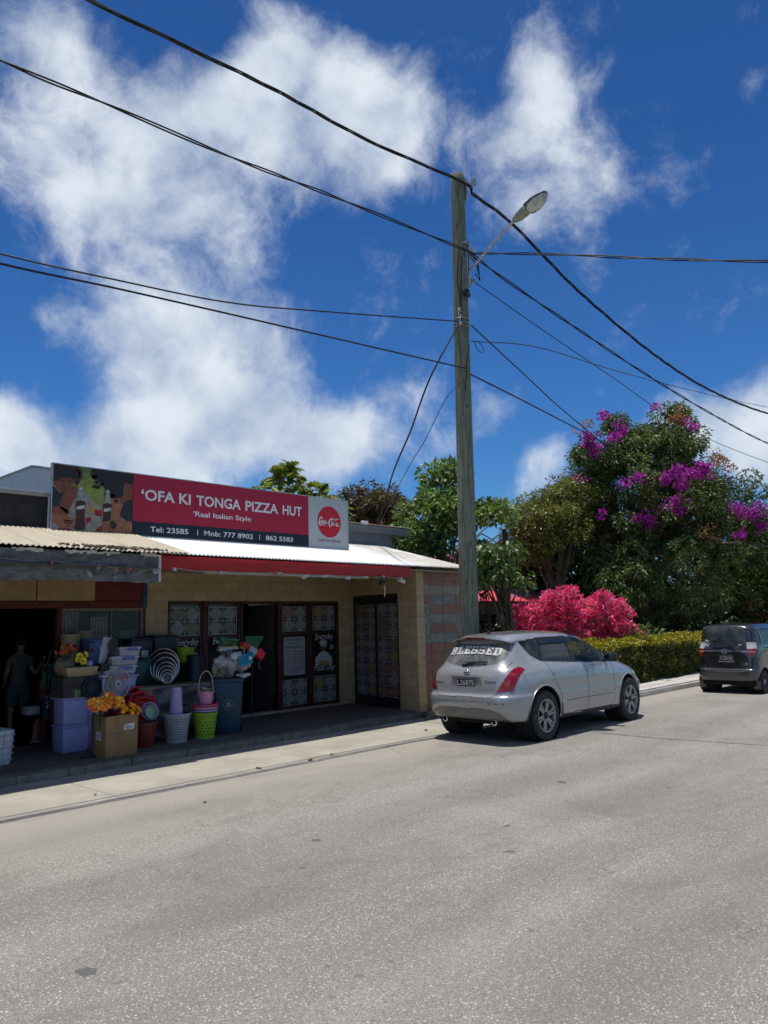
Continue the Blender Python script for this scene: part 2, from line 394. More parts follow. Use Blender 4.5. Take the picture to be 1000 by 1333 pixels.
# far pavement beyond the shop with its own kerb
b = MB().box(15.2, 300, 8.90, 12.2, -.2, .118); struct(b.build('sidewalk', m_walk))
b = MB(); x = 15.2
while x < 70:
    j = rnd.uniform(-.01,.01); b.box(x+.004, x+.996, 8.66+j, 8.896, -.2, .122+j*.3); x += 1.0
struct(b.build('sidewalk_kerb', m_walk, bevel=.02))
b = MB(); b.box(12.16, 15.2, 10.6, 13.6, -.2, .05); struct(b.build('yard_earth', m_soil))
# leaf litter and grit: separate small things
lm = M('dry_leaf', (.22,.09,.04), .8, var=.5, scale=20)
def dry_leaf(p, s, rz, label):
    b = MB(); n = 8
    pts = [(math.cos(2*math.pi*i/n)*s*(1 if i % 2 else .8), math.sin(2*math.pi*i/n)*s*.45, .004 + .25*s*abs(math.sin(2*math.pi*i/n*1.5))) for i in range(n)]
    b.add(pts+[(0,0,.003)], [(i,(i+1)%n,n) for i in range(n)]); o = b.build('dry_leaf', lm); o.location = p; o.rotation_euler = (0,0,rz)
    return tag(o, label, 'leaf', 'fallen leaves on the gutter concrete')
for (u, v, s, rz, lab) in [(555,951,.07,.4,'brown fallen leaf on pale concrete just left of the silver car'),(404,990,.07,1.2,'largest flat brown leaf lying along the dark gutter joint'),(432,983,.05,.2,'small curled leaf on the gutter joint right of the large flat one'),(337,1001,.06,2.2,'brown leaf on the concrete below the green wheeled bin'),(124,1035,.035,1,'tiny dark leaf scrap on pale concrete in front of the cardboard box'),(267,1045,.04,.5,'small leaf scrap on the road left of centre below the gutter')]:
    d = ray(u, v); p = EYEP + d*(-EYE/d.z); p.z = .004; dry_leaf(p, s, rz, lab)
# broken lumps of concrete at the foot of the tiled corner
rub = M('rubble', (.22,.20,.17), .9, var=.4, scale=9, bump=.6)
for i, (x, y, s, lab) in enumerate([(12.28,10.47,.13,'broken concrete lump against the kerb end, biggest of three by the tiled corner'),(12.55,10.55,.10,'grey concrete lump right of the biggest one at the tiled corner'),(12.05,10.36,.06,'small stone on the gutter before the tiled corner')]):
    b = MB().sphere((0,0,0), s, 10, 7); r2 = random.Random(i)
    b.v = [(p[0]*r2.uniform(.75,1.25), p[1]*r2.uniform(.7,1.1), p[2]*r2.uniform(.5,.85)) for p in b.v]
    o = b.build('concrete_lump', rub, sharp=20); o.location = (x,y,s*.45); tag(o, lab, 'stone', 'rubble at the tiled corner')
# ================================================================ the pizza shop
SY = 13.2; XL, XR = 7.38, 12.68          # shop front plane and its ends
def mat_block(name, c0, c1, mortar, bw=.42, bh=.205, axis='x', rough=.85):
    m, gg, o = new_mat(name); co = gg.n('TexCoord').outputs['Object']
    s = gg.n('SeparateXYZ', i_0=co); u = s.outputs[0] if axis == 'x' else s.outputs[1]
    vec = gg.n('CombineXYZ', i_X=u, i_Y=s.outputs[2]).outputs[0]
    br = gg.n('TexBrick', i_Vector=vec, i_Scale=1, i_Color1=c0, i_Color2=c1, i_Mortar=mortar, i_Mortar_Size=.006, i_Brick_Width=bw, i_Row_Height=bh, i_Mortar_Smooth=.3)
    br.inputs['Bias'].default_value = 0
    n = gg.noise(co, 7, 8, .65); c = gg.mix(gg.math('MULTIPLY', gg.ramp(n, .4, .72), .5), br.outputs['Color'], sc3(c0, .62))
    c = gg.mix(gg.math('MULTIPLY', gg.ramp(gg.noise(co, 1.4, 5, .6), .5, .75), .35), c, sc3(c1, 1.3))
    h = gg.math('ADD', gg.math('MULTIPLY', br.outputs['Fac'], -1.2), gg.math('MULTIPLY', gg.noise(co, 28, 6, .7), 1.0))
    finish(gg, o, c, rough, 0, h, .6, .012, .3); return m
m_tan = mat_block('tan_block', (.45,.335,.19), (.53,.40,.24), (.34,.26,.16))
m_tany = mat_block('tan_block_side', (.46,.34,.195), (.54,.41,.245), (.35,.265,.165), .40, .205, 'y')
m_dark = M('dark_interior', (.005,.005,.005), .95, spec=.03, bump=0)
m_maroon = M('maroon_paint', (.075,.018,.016), .5, var=.35, scale=4, dirt=(.05,.03,.025))
m_red = M('red_paint', (.40,.012,.018), .5, var=.2, scale=3, dirt=(.22,.03,.03))
m_glass_dk = M('tinted_glass', (.022,.017,.017), .12, var=.3, scale=2, bump=0, spec=.5)
m_white = M('white_paint', (.75,.74,.72), .6, var=.08, scale=5, dirt=(.5,.47,.42))
m_metal = M('galvanised', (.42,.43,.44), .42, .6, var=.2, scale=8, bump=0)
m_black = M('black_plastic', (.015,.015,.016), .45, var=.2)
m_sill = mat_concrete('sill_concrete', (.30,.26,.20), (.38,.34,.27), (.18,.16,.13), 3)
shop = thing('pizza_shop', 'low tan block shop with a red fascia, white corrugated awning roof and menu-covered doors', 'shop', (XL,SY,0))
W = dict(parent=shop, world=True)
b = MB()
b.box(XL, 7.845, SY, SY+.2, .1, 3.7); b.box(7.845, 12.30, SY, SY+.2, 2.455, 3.7); b.box(12.30, 12.70, SY, SY+.2, .1, 3.7)
front = b.build('wall', m_tan, **W)
# skewed side wall of the recess, with the grille opening, up to the tiled pillar
P0, P1 = Vector((12.68,13.2,0)), Vector((12.22,10.72,0)); sdir = (P1-P0).normalized(); snrm = Vector((sdir.y,-sdir.x,0))  # snrm points into the wall (+X)
if snrm.x < 0: snrm = -snrm
SL = (P1-P0).length
def sp(t, z, d=0): q = P0 + sdir*t + snrm*d; return (q.x, q.y, z)
def side_block(b, t0, t1, z0, z1, d0=0, d1=.2, m=0):
    b.hull8([sp(t0,z0,d0),sp(t0,z0,d1),sp(t1,z0,d0),sp(t1,z0,d1),sp(t0,z1,d0),sp(t0,z1,d1),sp(t1,z1,d0),sp(t1,z1,d1)], m)
T0, T1, TZ = .10, 1.87, 2.57
b = MB(); side_block(b, 0, T0, .1, 3.12); side_block(b, T0, T1, TZ, 3.12); side_block(b, T1, SL, .1, 3.05)
b.build('side_wall', m_tany, **W)
# tiled end wall facing the street: real tiles in courses
m_tile = []
def mat_tile(name, c0, c1, vein, vs=5):
    m, gg, o = new_mat(name); co = gg.n('TexCoord').outputs['Object']
    n = gg.noise(co, vs, 8, .7, 1.2); c = gg.mix(gg.ramp(n, .35, .65), c0, c1)
    w = gg.noise(gg.n('Mapping', i_Vector=co, i_Rotation=(0,.6,0), i_Scale=(1,1,3)).outputs[0], vs*1.4, 8, .7, 2.0)
    c = gg.mix(gg.math('MULTIPLY', gg.ramp(w, .52, .66), .6), c, vein)
    c = gg.mix(gg.math('MULTIPLY', gg.ramp(gg.noise(co, 1.6, 4), .45, .7), .35), c, (.19,.16,.12))
    finish(gg, o, c, .45, 0, gg.noise(co, 20, 5, .6), .3, .006, .4); return m
tiles = [mat_tile('red_stone_tile', (.20,.078,.048), (.30,.125,.078), (.12,.048,.033)), mat_tile('grey_stone_tile', (.12,.125,.11), (.26,.265,.235), (.045,.05,.042), 7),
         mat_tile('buff_stone_tile', (.22,.175,.12), (.28,.23,.165), (.15,.12,.085)), mat_concrete('grout', (.34,.32,.28), (.42,.40,.35), (.24,.22,.19), 4)]
EX0, EX1, EY = 12.22, 13.76, 10.72
b = MB(); b.box(EX0+.09, EX1, EY+.012, EY+.22, .02, 3.12, 3)
rows = []   # bottom to top, courses 0.2 m
pat = {0:'RRRR',1:'RRRG',2:'RRGR',3:'RRRG',4:'RRRR',5:'RRGG',6:'RRRG',7:'GGGR',8:'GRRG',9:'GGGG',10:'GRRR',11:'RGGR',12:'BBBB',13:'RRRR',14:'RRRR'}
z = .06; k = 0; rt = random.Random(2)
while z < 3.02 and k < 15:
    h = .205 if k < 12 else (.20 if k == 12 else .19)
    off = [0, .21][k % 2]; x = EX0; i = 0
    edges = [EX0 + .44*j for j in range(0, 6)]
    for j in range(4):
        a, c_ = edges[j], min(edges[j+1], EX1)
        if c_-a < .03: continue
        mt = 'RGB'.index(pat[k][j]); zz1 = min(z+h-.008, 3.07); dj = rt.uniform(0,.003)
        if k >= 13: b.box(a+.004, c_-.004, EY-dj, EY+.012, z, (z+zz1)/2-.003, mt); b.box(a+.004, c_-.004, EY-dj, EY+.012, (z+zz1)/2+.003, zz1, mt)
        else: b.box(a+.006, c_-.006, EY-dj, EY+.012, z, zz1-.004, mt)
    z += h; k += 1
b.build('tiled_end_wall', tiles, **W)
# rest of the building behind: side walls, back, dark room, ceiling
b = MB(); b.box(XL, XL+.12, SY+.2, 19, .1, 3.7); b.box(13.56, 13.76, EY+.22, 19, .02, 3.05); b.box(XL, 13.76, 18.85, 19, .1, 3.7)
b.build('rear_walls', m_tan, **W)
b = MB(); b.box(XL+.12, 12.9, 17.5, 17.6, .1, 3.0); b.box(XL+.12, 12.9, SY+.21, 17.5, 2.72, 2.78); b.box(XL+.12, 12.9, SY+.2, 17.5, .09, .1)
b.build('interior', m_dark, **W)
b = MB(); b.box(9.9, 11.4, 15.6, 16.1, .1, 1.15); b.box(9.8, 11.5, 15.55, 16.15, 1.15, 1.19); b.build('counter', M('counter', (.05,.035,.025), .6), bevel=.01, **W)
# sill under the shop front
b = MB(); b.box(7.845, 12.30, SY-.06, SY+.2, .10, .155); b.build('sill', m_sill, bevel=.008, **W)
# ---- menu posters: 2 x 2 pizza pictures with thin pale frames
def mat_pizza(name, c0, c1, c2):
    m, gg, o = new_mat(name); co = gg.n('TexCoord').outputs['Object']
    n = gg.noise(co, 34, 5, .7, 1.5); c = gg.mix(gg.ramp(n, .42, .52), c0, c1)
    n2 = gg.noise(co, 55, 4, .7, .8); c = gg.mix(gg.ramp(n2, .55, .62), c, c2)
    finish(gg, o, c, .35, spec=.4); return m
PZ = [mat_pizza('pizza_print_grey', (.13,.125,.12), (.36,.345,.335), (.05,.045,.045)), mat_pizza('pizza_print_gold', (.18,.11,.045), (.40,.29,.13), (.09,.03,.02)),
      mat_pizza('pizza_print_red', (.18,.045,.04), (.38,.22,.18), (.07,.02,.02)), mat_pizza('pizza_print_green', (.08,.09,.05), (.24,.23,.17), (.05,.06,.03))]
m_pdark = M('print_black', (.035,.032,.032), .4, var=.5, scale=30); m_pframe = M('print_white', (.42,.42,.43), .5, var=.2, scale=14)
def poster(name, P, Rv, w, h, parent, seed, out):
    """P lower-left, Rv along, out = unit vector towards the viewer"""
    P, Rv, out = Vector(P), Vector(Rv).normalized(), Vector(out); U = Vector((0,0,1)); rr = random.Random(seed)
    b = MB()
    def q(x0,x1,z0,z1,d,m):
        c = [P+Rv*x+U*z+out*e for e in (0,d) for z in (z0,z1) for x in (x0,x1)]
        b.hull8([c[0],c[1],c[2],c[3],c[4],c[5],c[6],c[7]], m)
    q(0,w,0,h,.004,4)
    t = .013
    for (a,c_,d_,e) in ((0,w,0,t),(0,w,h-t,h),(0,t,t,h-t),(w-t,w,t,h-t),(w/2-t/2,w/2+t/2,t,h-t)): q(a,c_,d_,e,.007,5)
    q(t,w/2-t/2,h/2-t/2,h/2+t/2,.0065,5); q(w/2+t/2,w-t,h/2-t/2,h/2+t/2,.0065,5)
    for i in range(2):
        for j in range(2):
            c = P + Rv*(w*(.25+.5*i)) + U*(h*(.25+.5*j)); kind = rr.choice([0,0,0,0,0,1,2,3]); n = 22
            rx, rz_ = w*.205, h*.205
            for (sc_, dd, mt) in ((1.12,.0055,5),(1.0,.0075,kind)):
                ring = [c + Rv*(math.cos(2*math.pi*k/n)*rx*sc_*(1+rr.uniform(-.04,.04))) + U*(math.sin(2*math.pi*k/n)*rz_*sc_*(1+rr.uniform(-.04,.04))) + out*dd for k in range(n)]
                if mt == 5:
                    inn = [c + (p-c)*.965 for p in ring]; inn = [p - out*(0) for p in inn]
                    b.add(ring+inn, [(k,(k+1)%n,n+(k+1)%n,n+k) for k in range(n)], 5)
                else: b.add(ring, [tuple(range(n))], mt)
            # corner captions: little strokes
            for s_ in range(3):
                x = c + Rv*(rr.uniform(-.09,.02)*1.0) + U*(rr.choice([-1,1])*h*.215)
                L_ = rr.uniform(.03,.07)
                b.add([x+out*.008, x+Rv*L_+out*.008, x+Rv*L_+U*.008+out*.008, x+U*.008+out*.008], [(0,1,2,3)], 5)
    return b.build(name, PZ+[m_pdark, m_pframe], parent, True, recalc=False)
OUT = Vector((0,-1,0)); RX = Vector((1,0,0)); UZ = Vector((0,0,1))
m_letter = M('pale_lettering', (.46,.46,.47), .5, var=.15)
# fixed glazed leaves: (x0, x1)
def leaf_panel(x0, x1, name='glazed_panel', y=SY+.03):
    fr = MB(); t = .055
    fr.box(x0, x0+t, y-.03, y+.05, .157, 2.45); fr.box(x1-t, x1, y-.03, y+.05, .157, 2.45)
    fr.box(x0+t, x1-t, y-.03, y+.05, 2.39, 2.45); fr.box(x0+t, x1-t, y-.03, y+.05, .157, .21)
    fr.box(x0+t, x1-t, y-.028, y+.045, 1.73, 1.77)
    p = fr.build(name, m_maroon, shop, True, bevel=.006)
    gl = MB().box(x0+t, x1-t, y, y+.012, .21, 2.39); gl.build('pane', m_glass_dk, p, True)
    return p
g1 = leaf_panel(7.85, 8.62); g2 = leaf_panel(8.70, 9.53); g3 = leaf_panel(10.58, 11.38); g4 = leaf_panel(11.42, 12.28)
b = MB()
for x in (8.62, 9.53, 10.50, 11.38):
    w = {8.62:.08,9.53:.06,10.50:.08,11.38:.04}[x]; b.box(x, x+w, SY-.02, SY+.12, .157, 2.452)
b.box(9.59, 10.50, SY+.0, SY+.12, 2.40, 2.452)
b.build('door_frame', m_maroon, bevel=.006, **W)
# inner open door leaf standing ajar in the dark doorway
dl = MB(); dl.hull8([(10.44,SY+.1,.16),(10.48,SY+.12,.16),(10.20,SY+.75,.16),(10.24,SY+.77,.16),(10.44,SY+.1,2.38),(10.48,SY+.12,2.38),(10.20,SY+.75,2.38),(10.24,SY+.77,2.38)])
dlo = dl.build('door', M('door_dark', (.05,.04,.04), .3), bevel=.006, **W)
MB().tube([(10.33,SY+.36,1.02),(10.29,SY+.38,1.02),(10.29,SY+.38,1.22),(10.33,SY+.36,1.22)], .011, 8).build('door_handle', m_metal, dlo, True)
yf = SY+.024
poster('menu_poster', (7.905,yf,1.79), RX, .66, .54, g1, 1, OUT); poster('menu_poster', (8.77,yf,1.79), RX, .68, .55, g2, 2, OUT)
poster('menu_poster', (10.65,yf,1.80), RX, .655, .54, g3, 3, OUT); poster('menu_poster', (11.515,yf,1.81), RX, .65, .54, g4, 4, OUT)
poster('menu_poster', (10.65,yf,.225), RX, .66, .54, g3, 5, OUT); poster('menu_poster', (11.52,yf,.23), RX, .66, .56, g4, 6, OUT)
poster('menu_poster', (7.905,yf,.26), RX, .66, .54, g1, 7, OUT); poster('menu_poster', (8.77,yf,.26), RX, .68, .55, g2, 8, OUT)
def lettering(name, body, x, z, w, h, parent, y=yf-.001, mat=None, bold=.01, slant=0):
    return put_text(body, (x,y,z), RX, UZ, w, h, bold, slant=slant).build(name, mat or m_letter, parent, True, recalc=False)
for (pp, x0, w) in ((g1, 8.0, .53), (g2, 8.86, .5), (g4, 11.57, .53)):
    lettering('lettering', 'Everyday', x0, 1.56 if pp is not g4 else 1.56, w, .17, pp, slant=.25, bold=.02)
    lettering('lettering', 'is', x0+w-.13 if pp is not g4 else 12.02, 1.37, .10, .12, pp, slant=.25, bold=.02)
    lettering('lettering', 'Pizza Day', 11.53 if pp is g4 else x0, .87, .62 if pp is g4 else w, .17, pp, slant=.2, bold=.02)
# pizza cook cut-out picture on the right hand leaf (and the two left ones)
m_skinp = M('print_skin', (.22,.12,.07), .5); m_pie = PZ[1]
def cook(cx, pp):
    b = MB(); y = yf
    def ell(x, z, rx, rz_, d, m, a0=0, a1=2*math.pi, n=18):
        pts = [(x+rx*math.cos(a0+(a1-a0)*i/n), y-d, z+rz_*math.sin(a0+(a1-a0)*i/n)) for i in range(n + (0 if a1-a0 > 6.2 else 1))]
        b.add(pts, [tuple(range(len(pts)))], m)
    for (x,z,r) in ((-.07,1.53,.05),(0,1.56,.06),(.07,1.53,.05)): ell(cx+x, z, r, r*.8, .003, 0)
    b.box(cx-.085, cx+.085, y-.004, y, 1.44, 1.53, 0); ell(cx, 1.40, .065, .075, .0045, 1); b.box(cx-.03, cx+.03, y-.003, y, 1.30, 1.36, 1)
    b.add([(cx-.22,y-.005,1.05),(cx+.22,y-.005,1.05),(cx+.17,y-.005,1.27),(cx+.06,y-.005,1.33),(cx-.06,y-.005,1.33),(cx-.17,y-.005,1.27)], [(0,1,2,3,4,5)], 0)
    ell(cx-.2, 1.12, .06, .11, .004, 0); ell(cx+.2, 1.12, .06, .11, .004, 0)
    ell(cx, 1.06, .17, .07, .008, 2); b.box(cx-.03, cx+.03, y-.0065, y, 1.36, 1.372, 3)
    return b.build('cook_picture', [m_letter, m_skinp, m_pie, m_pdark], pp, True, recalc=False)
cook(11.83, g4); cook(8.26, g1); cook(9.12, g2)
# opening-hours notice
hb = MB(); hb.prism([(10.68+.02,.86),(11.28-.02,.86),(11.28,.88),(11.28,1.66),(11.26,1.68),(10.70,1.68),(10.68,1.66),(10.68,.88)], yf-.004, yf)
hn = hb.build('hours_notice', M('notice_white', (.34,.35,.38), .5, var=.1), g3, True)
m_ink = M('ink_dark', (.03,.035,.06), .5); m_inkr = M('ink_red', (.25,.05,.045), .5)
tb = MB(); tr = MB(); yy = yf-.0055
put_text('OFA KI TONGA', (10.72,yy,1.595), RX, UZ, .50, .055, .02, tb); put_text('PIZZA HUT', (10.85,yy,1.525), RX, UZ, .24, .04, .01, tb)
put_text('WORKING HOURS:', (10.72,yy,1.435), RX, UZ, .50, .05, .02, tb)
for i, d in enumerate(('MON','TUE','WED','THU','FRI','SAT')):
    z = 1.35-.066*i; put_text(d, (10.725,yy,z), RX, UZ, .10, .038, .01, tr); put_text('11.00AM', (10.89,yy,z), RX, UZ, .15, .036, .008, tr); put_text('9.00PM', (11.10,yy,z), RX, UZ, .14, .036, .008, tr)
put_text('CLOSED ON SUNDAYS', (10.73,yy,.965), RX, UZ, .46, .032, .006, tb); put_text('THANK YOU', (10.87,yy,.90), RX, UZ, .22, .032, .006, tb)
tb.build('lettering', m_ink, hn, True, recalc=False); tr.build('lettering', m_inkr, hn, True, recalc=False)
# security grille doors in the side wall, two leaves with eight posters each column of four
b = MB(); side_block(b, T0, T1, .108, TZ, .14, .2); b.build('grille_backing', m_glass_dk, **W)
gd = MB(); tt = .05
side_block(gd, T0, T0+tt, .11, TZ, .01, .09); side_block(gd, T1-tt, T1, .11, TZ, .01, .09); side_block(gd, T0+tt, T1-tt, TZ-.19, TZ, .01, .09); side_block(gd, T0+tt, T1-tt, .11, .30, .012, .088)
mid = (T0+T1)/2; side_block(gd, mid-.02, mid+.02, .30, TZ-.19, .012, .088)
gate = gd.build('security_door', M('black_steel', (.018,.016,.017), .5), bevel=.005, **W)
gw = MB()
for t0, t1 in ((T0+tt, mid-.02), (mid+.02, T1-tt)):
    k = t0+.03
    while k < t1-.01:
        gw.tube([sp(k,.30,.03), sp(k,TZ-.19,.03)], .0028, 5); k += .13
    z = .36
    while z < TZ-.2: gw.tube([sp(t0,z,.034), sp(t1,z,.034)], .0028, 5); z += .20
gw.build('wire_mesh', m_black, gate, True)
seed = 20
for ci, (t0, t1) in enumerate(((T0+tt+.015, mid-.035), (mid+.035, T1-tt-.015))):
    for r_ in range(4):
        z0 = .325 + r_*.512
        poster('menu_poster', sp(t0, z0, .06), sdir, t1-t0, .495, gate, seed, -snrm); seed += 1
# ---- fascia, soffit, awning roof
b = MB(); b.box(6.06, 11.79, 10.46, 10.50, 2.845, 3.055); fa = b.build('fascia', m_red, bevel=.004, **W)
b = MB(); b.box(6.06, 13.7, 10.50, 13.2, 3.0, 3.02); b.build('soffit', M('soffit', (.34,.31,.27), .8, dirt=(.2,.17,.14)), **W)
b = MB(); b.box(6.9, 10.6, 10.503, 10.56, 2.80, 2.86); b.build('batten', M('batten', (.42,.38,.32), .8, dirt=(.25,.2,.15)), **W)
def roof_z(y): return 3.085 + (y-10.38)*.262
def corrugated(name, x0, x1, y0, y1, mat, parent, zf=roof_z, amp=.011, per=.076, wob=0, jag=0, lift=0, seed=0, slopeX=0):
    nx = int((x1-x0)/per*8); ny = max(2, int((y1-y0)/.25)); rr = np.random.RandomState(seed)
    xs = np.linspace(x0, x1, nx+1); ys = np.linspace(y0, y1, ny+1)
    X, Y = np.meshgrid(xs, ys); ph = 2*np.pi*xs/per
    Z = np.vectorize(zf)(Y) + amp*np.sin(ph)[None,:] + lift
    if wob: Z = Z + wob*np.sin(X*1.7+Y*.8)+wob*.6*np.sin(X*4.1+1)
    if jag:
        sheet_ = np.floor(xs/.66).astype(int); off = rr.rand(sheet_.max()-sheet_.min()+2)*jag
        Y[0,:] -= off[sheet_-sheet_.min()]; Z[0,:] -= .25*off[sheet_-sheet_.min()]
    V = np.stack([X,Y,Z], -1).reshape(-1,3); V2 = V - [0,0,.004]
    idx = np.arange(V.shape[0]).reshape(ny+1, nx+1)
    f = np.stack([idx[:-1,:-1], idx[:-1,1:], idx[1:,1:], idx[1:,:-1]], -1).reshape(-1,4); n = len(V)
    f2 = f[:, ::-1] + n
    e = np.stack([idx[0,:-1], idx[0,:-1]+n, idx[0,1:]+n, idx[0,1:]], -1)
    e2 = np.stack([idx[:-1,-1], idx[:-1,-1]+n, idx[1:,-1]+n, idx[1:,-1]], -1); e3 = np.stack([idx[:-1,0]+n, idx[:-1,0], idx[1:,0], idx[1:,0]+n], -1)
    loc = tuple(root_of(parent).location) if parent else None
    return np_mesh(name, np.vstack([V,V2]), np.vstack([f,f2,e,e2,e3]), mat, parent, loc=loc)
def mat_roof(name, base, stain, amt, rust=(.20,.09,.04), ramt=.2):
    m, gg, o = new_mat(name); co = gg.n('TexCoord').outputs['Object']
    st = gg.n('Mapping', i_Vector=co, i_Scale=(5,.45,1)).outputs[0]
    n = gg.noise(st, 1.2, 8, .7); c = gg.mix(gg.math('MULTIPLY', gg.ramp(n, .42, .72), amt), base, stain)
    n2 = gg.noise(co, 2.2, 9, .72, .5); c = gg.mix(gg.math('MULTIPLY', gg.ramp(n2, .56, .70), ramt), c, rust)
    s = gg.n('SeparateXYZ', i_0=co); c2 = gg.mix(gg.math('MULTIPLY', gg.ramp(s.outputs[0], 4.0, 5.6), gg.ramp(gg.noise(co, 1.5, 6, .65), .3, .5)), c, sc3(stain, 1.05)) if name == 'white_roof' else c
    finish(gg, o, c2, .55, 0, gg.noise(co, 50, 4), .15, .003, .4); return m
m_roofw = mat_roof('white_roof', (.74,.74,.74), (.45,.42,.36), .25, (.40,.33,.24), .15)
m_roofc = mat_roof('cream_roof', (.50,.44,.33), (.36,.30,.20), .7, (.16,.11,.07), .7)
corrugated('roof', 6.02, 13.80, 10.38, 13.9, m_roofw, shop, jag=.02, seed=3)
# grey upper storey box with its own little roof slab
m_grey = M('grey_render', (.15,.17,.19), .8, var=.12, scale=3, dirt=(.10,.11,.12))
b = MB(); b.box(9.6, 14.28, 13.92, 17.4, 3.1, 4.19); b.box(9.6, 14.28, 13.3, 13.92, 3.84, 4.19)
up = b.build('upper_block', m_grey, **W)
b = MB(); b.box(9.5, 14.78, 13.17, 17.6, 4.13, 4.31); b.build('roof_slab', m_grey, up, True, bevel=.01)
corrugated('corrugated_sheet', 9.45, 14.84, 13.12, 17.6, mat_roof('rust_roof', (.30,.24,.20), (.18,.12,.09), .8, (.17,.07,.03), .8), up, zf=lambda y: 4.335+(y-13)*.01)
# small box and bracket on the side of the upper block
b = MB(); b.box(13.05, 13.25, 13.10, 13.17, 4.32, 4.40); b.build('cable_bracket', m_white, up, True, bevel=.01)
# ---- security camera and broken lamp under the fascia (own things)
sc1 = thing('security_camera', 'small white security camera under the right end of the red fascia', 'camera', (11.55,10.52,2.78))
MB().cbox((0,0,0), (.07,.15,.07), .5, 0, .4).build('housing', m_white, sc1, bevel=.012); MB().tube([(0,.05,.02),(0,.07,.09),(0,.02,.10)], .012, 6).build('bracket', m_white, sc1)
sc2 = thing('floodlight', 'dark floodlight wrapped in torn plastic hanging under the fascia, left of the white camera', 'lamp', (10.98,10.52,2.75))
MB().cbox((0,0,-.02), (.13,.09,.09), .3, 0, .5).build('housing', m_black, sc2, bevel=.012); MB().tube([(0,.02,0),(0,.04,.08)], .012, 6).build('bracket', m_metal, sc2)
o = MB().tube([(11.06,10.53,2.76),(11.07,10.53,2.62),(11.065,10.54,2.46)], .008, 6).build('pull_cord', m_white); tag(o, 'short pale cord hanging down below the floodlight', 'cord')
# string of torn pennants along the fascia
def pennants(name, label, pts, mats, seed, line_mat, flagw=.16, flagh=.09, y=10.45):
    t = thing(name, label, 'bunting', (pts[0][0], y, pts[0][1])); rr = random.Random(seed)
    line = []
    for i in range(len(pts)-1):
        (x0,z0),(x1,z1) = pts[i], pts[i+1]
        for k in range(6):
            u = k/6; line.append((x0+(x1-x0)*u, y-.012, z0+(z1-z0)*u - .03*math.sin(math.pi*u)))
    line.append((pts[-1][0], y-.012, pts[-1][1]))
    MB().tube(line, .005, 5).build('string', line_mat, t, True)
    for i, (x, z) in enumerate(pts):
        b = MB(); w = flagw*rr.uniform(.6,1.2); h = flagh*rr.uniform(.6,1.4); n = 5; vs = []; a = rr.uniform(-.5,.5)
        for j in range(n+1):
            for k in range(2):
                u = j/n; xx = x - w/2 + w*u; zz = z - (0 if k == 0 else h*(1-abs(u-.4-a*.3)*1.4)*rr.uniform(.7,1.2))
                vs.append((xx, y-.02-.03*math.sin(u*5+i)*(1+k), zz))
        b.add(vs, [(2*j,2*j+1,2*j+3,2*j+2) for j in range(n)]); b.build('pennant', mats[i % len(mats)], t, True, recalc=False)
    return t
m_penw = M('torn_white_plastic', (.55,.53,.53), .5, var=.2)
pennants('bunting', 'thin string of torn white pennants sagging along the red fascia', [(6.32,2.87),(7.15,2.84),(8.32,2.86),(8.9,2.83),(9.45,2.84),(9.98,2.82),(10.45,2.84),(10.95,2.86),(11.42,2.84)], [m_penw], 3, M('bunting_line', (.40,.36,.33), .6), .13, .07)

# ---- the big billboard on the roof (top-level thing: it rests on the shop roof)
BY = 12.0
bill = thing('billboard', 'long roof billboard with picnic photo panel, red shop name panel and round drinks logo', 'sign', (8.2,BY,3.5))
WB = dict(parent=bill, world=True)
m_bred = M('sign_red', (.32,.006,.032), .38, var=.06, scale=2, bump=0); m_bnavy = M('sign_navy', (.006,.009,.022), .38, var=.1, bump=0); m_bwhite = M('sign_white', (.38,.42,.44), .45, var=.05, scale=3, bump=0)
fr = MB(); fr.box(5.06, 11.49, BY+.012, BY+.06, 3.53, 4.585)
fr.build('frame', m_metal, **WB)
b = MB(); b.box(5.06,11.49,BY-.006,BY+.02,3.515,3.53); b.box(5.06,11.49,BY-.006,BY+.02,4.585,4.60); b.box(5.045,5.06,BY-.006,BY+.06,3.515,4.60); b.box(11.49,11.505,BY-.006,BY+.06,3.515,4.60); b.build('edge_trim', m_metal, **WB)
b = MB(); b.box(6.435,7.66,BY,BY+.012,3.775,4.585); b.box(7.664,10.365,BY-.001,BY+.012,3.775,4.585); b.build('red_panel', m_bred, **WB)
b = MB(); b.box(6.435,7.66,BY,BY+.012,3.53,3.773); b.box(7.664,10.365,BY-.001,BY+.012,3.53,3.773); nav = b.build('navy_panel', m_bnavy, **WB)
b = MB(); b.box(10.369,11.49,BY,BY+.012,3.53,4.585); wp = b.build('logo_panel', m_bwhite, **WB)
b = MB()
ty = BY-.006
m_sl = M('sign_lettering', (.62,.62,.64), .4, var=.03, bump=0)
tx = MB()
put_text('‘', (6.585,ty,4.25), RX, UZ, .05, .09, .03, tx)
put_text('OFA KI', (6.655,ty,4.145), RX, UZ, .905, .195, .022, tx)
put_text('TONGA', (7.68,ty,4.145), RX, UZ, .98, .195, .022, tx); put_text('PIZZA', (8.77,ty,4.145), RX, UZ, .80, .195, .022, tx); put_text('HUT', (9.68,ty,4.145), RX, UZ, .50, .195, .022, tx)
put_text('Real Italian Style', (7.66,ty,3.915), RX, UZ, 1.24, .125, .012, tx)
put_text("'", (7.62,ty,4.0), RX, UZ, .02, .04, .02, tx)
put_text('Tel: 23585', (6.765,ty,3.605), RX, UZ, .75, .095, .014, tx); put_text('Mob: 777 8902', (7.85,ty,3.605), RX, UZ, 1.10, .095, .014, tx); put_text('862 5583', (9.26,ty,3.605), RX, UZ, .68, .095, .014, tx)
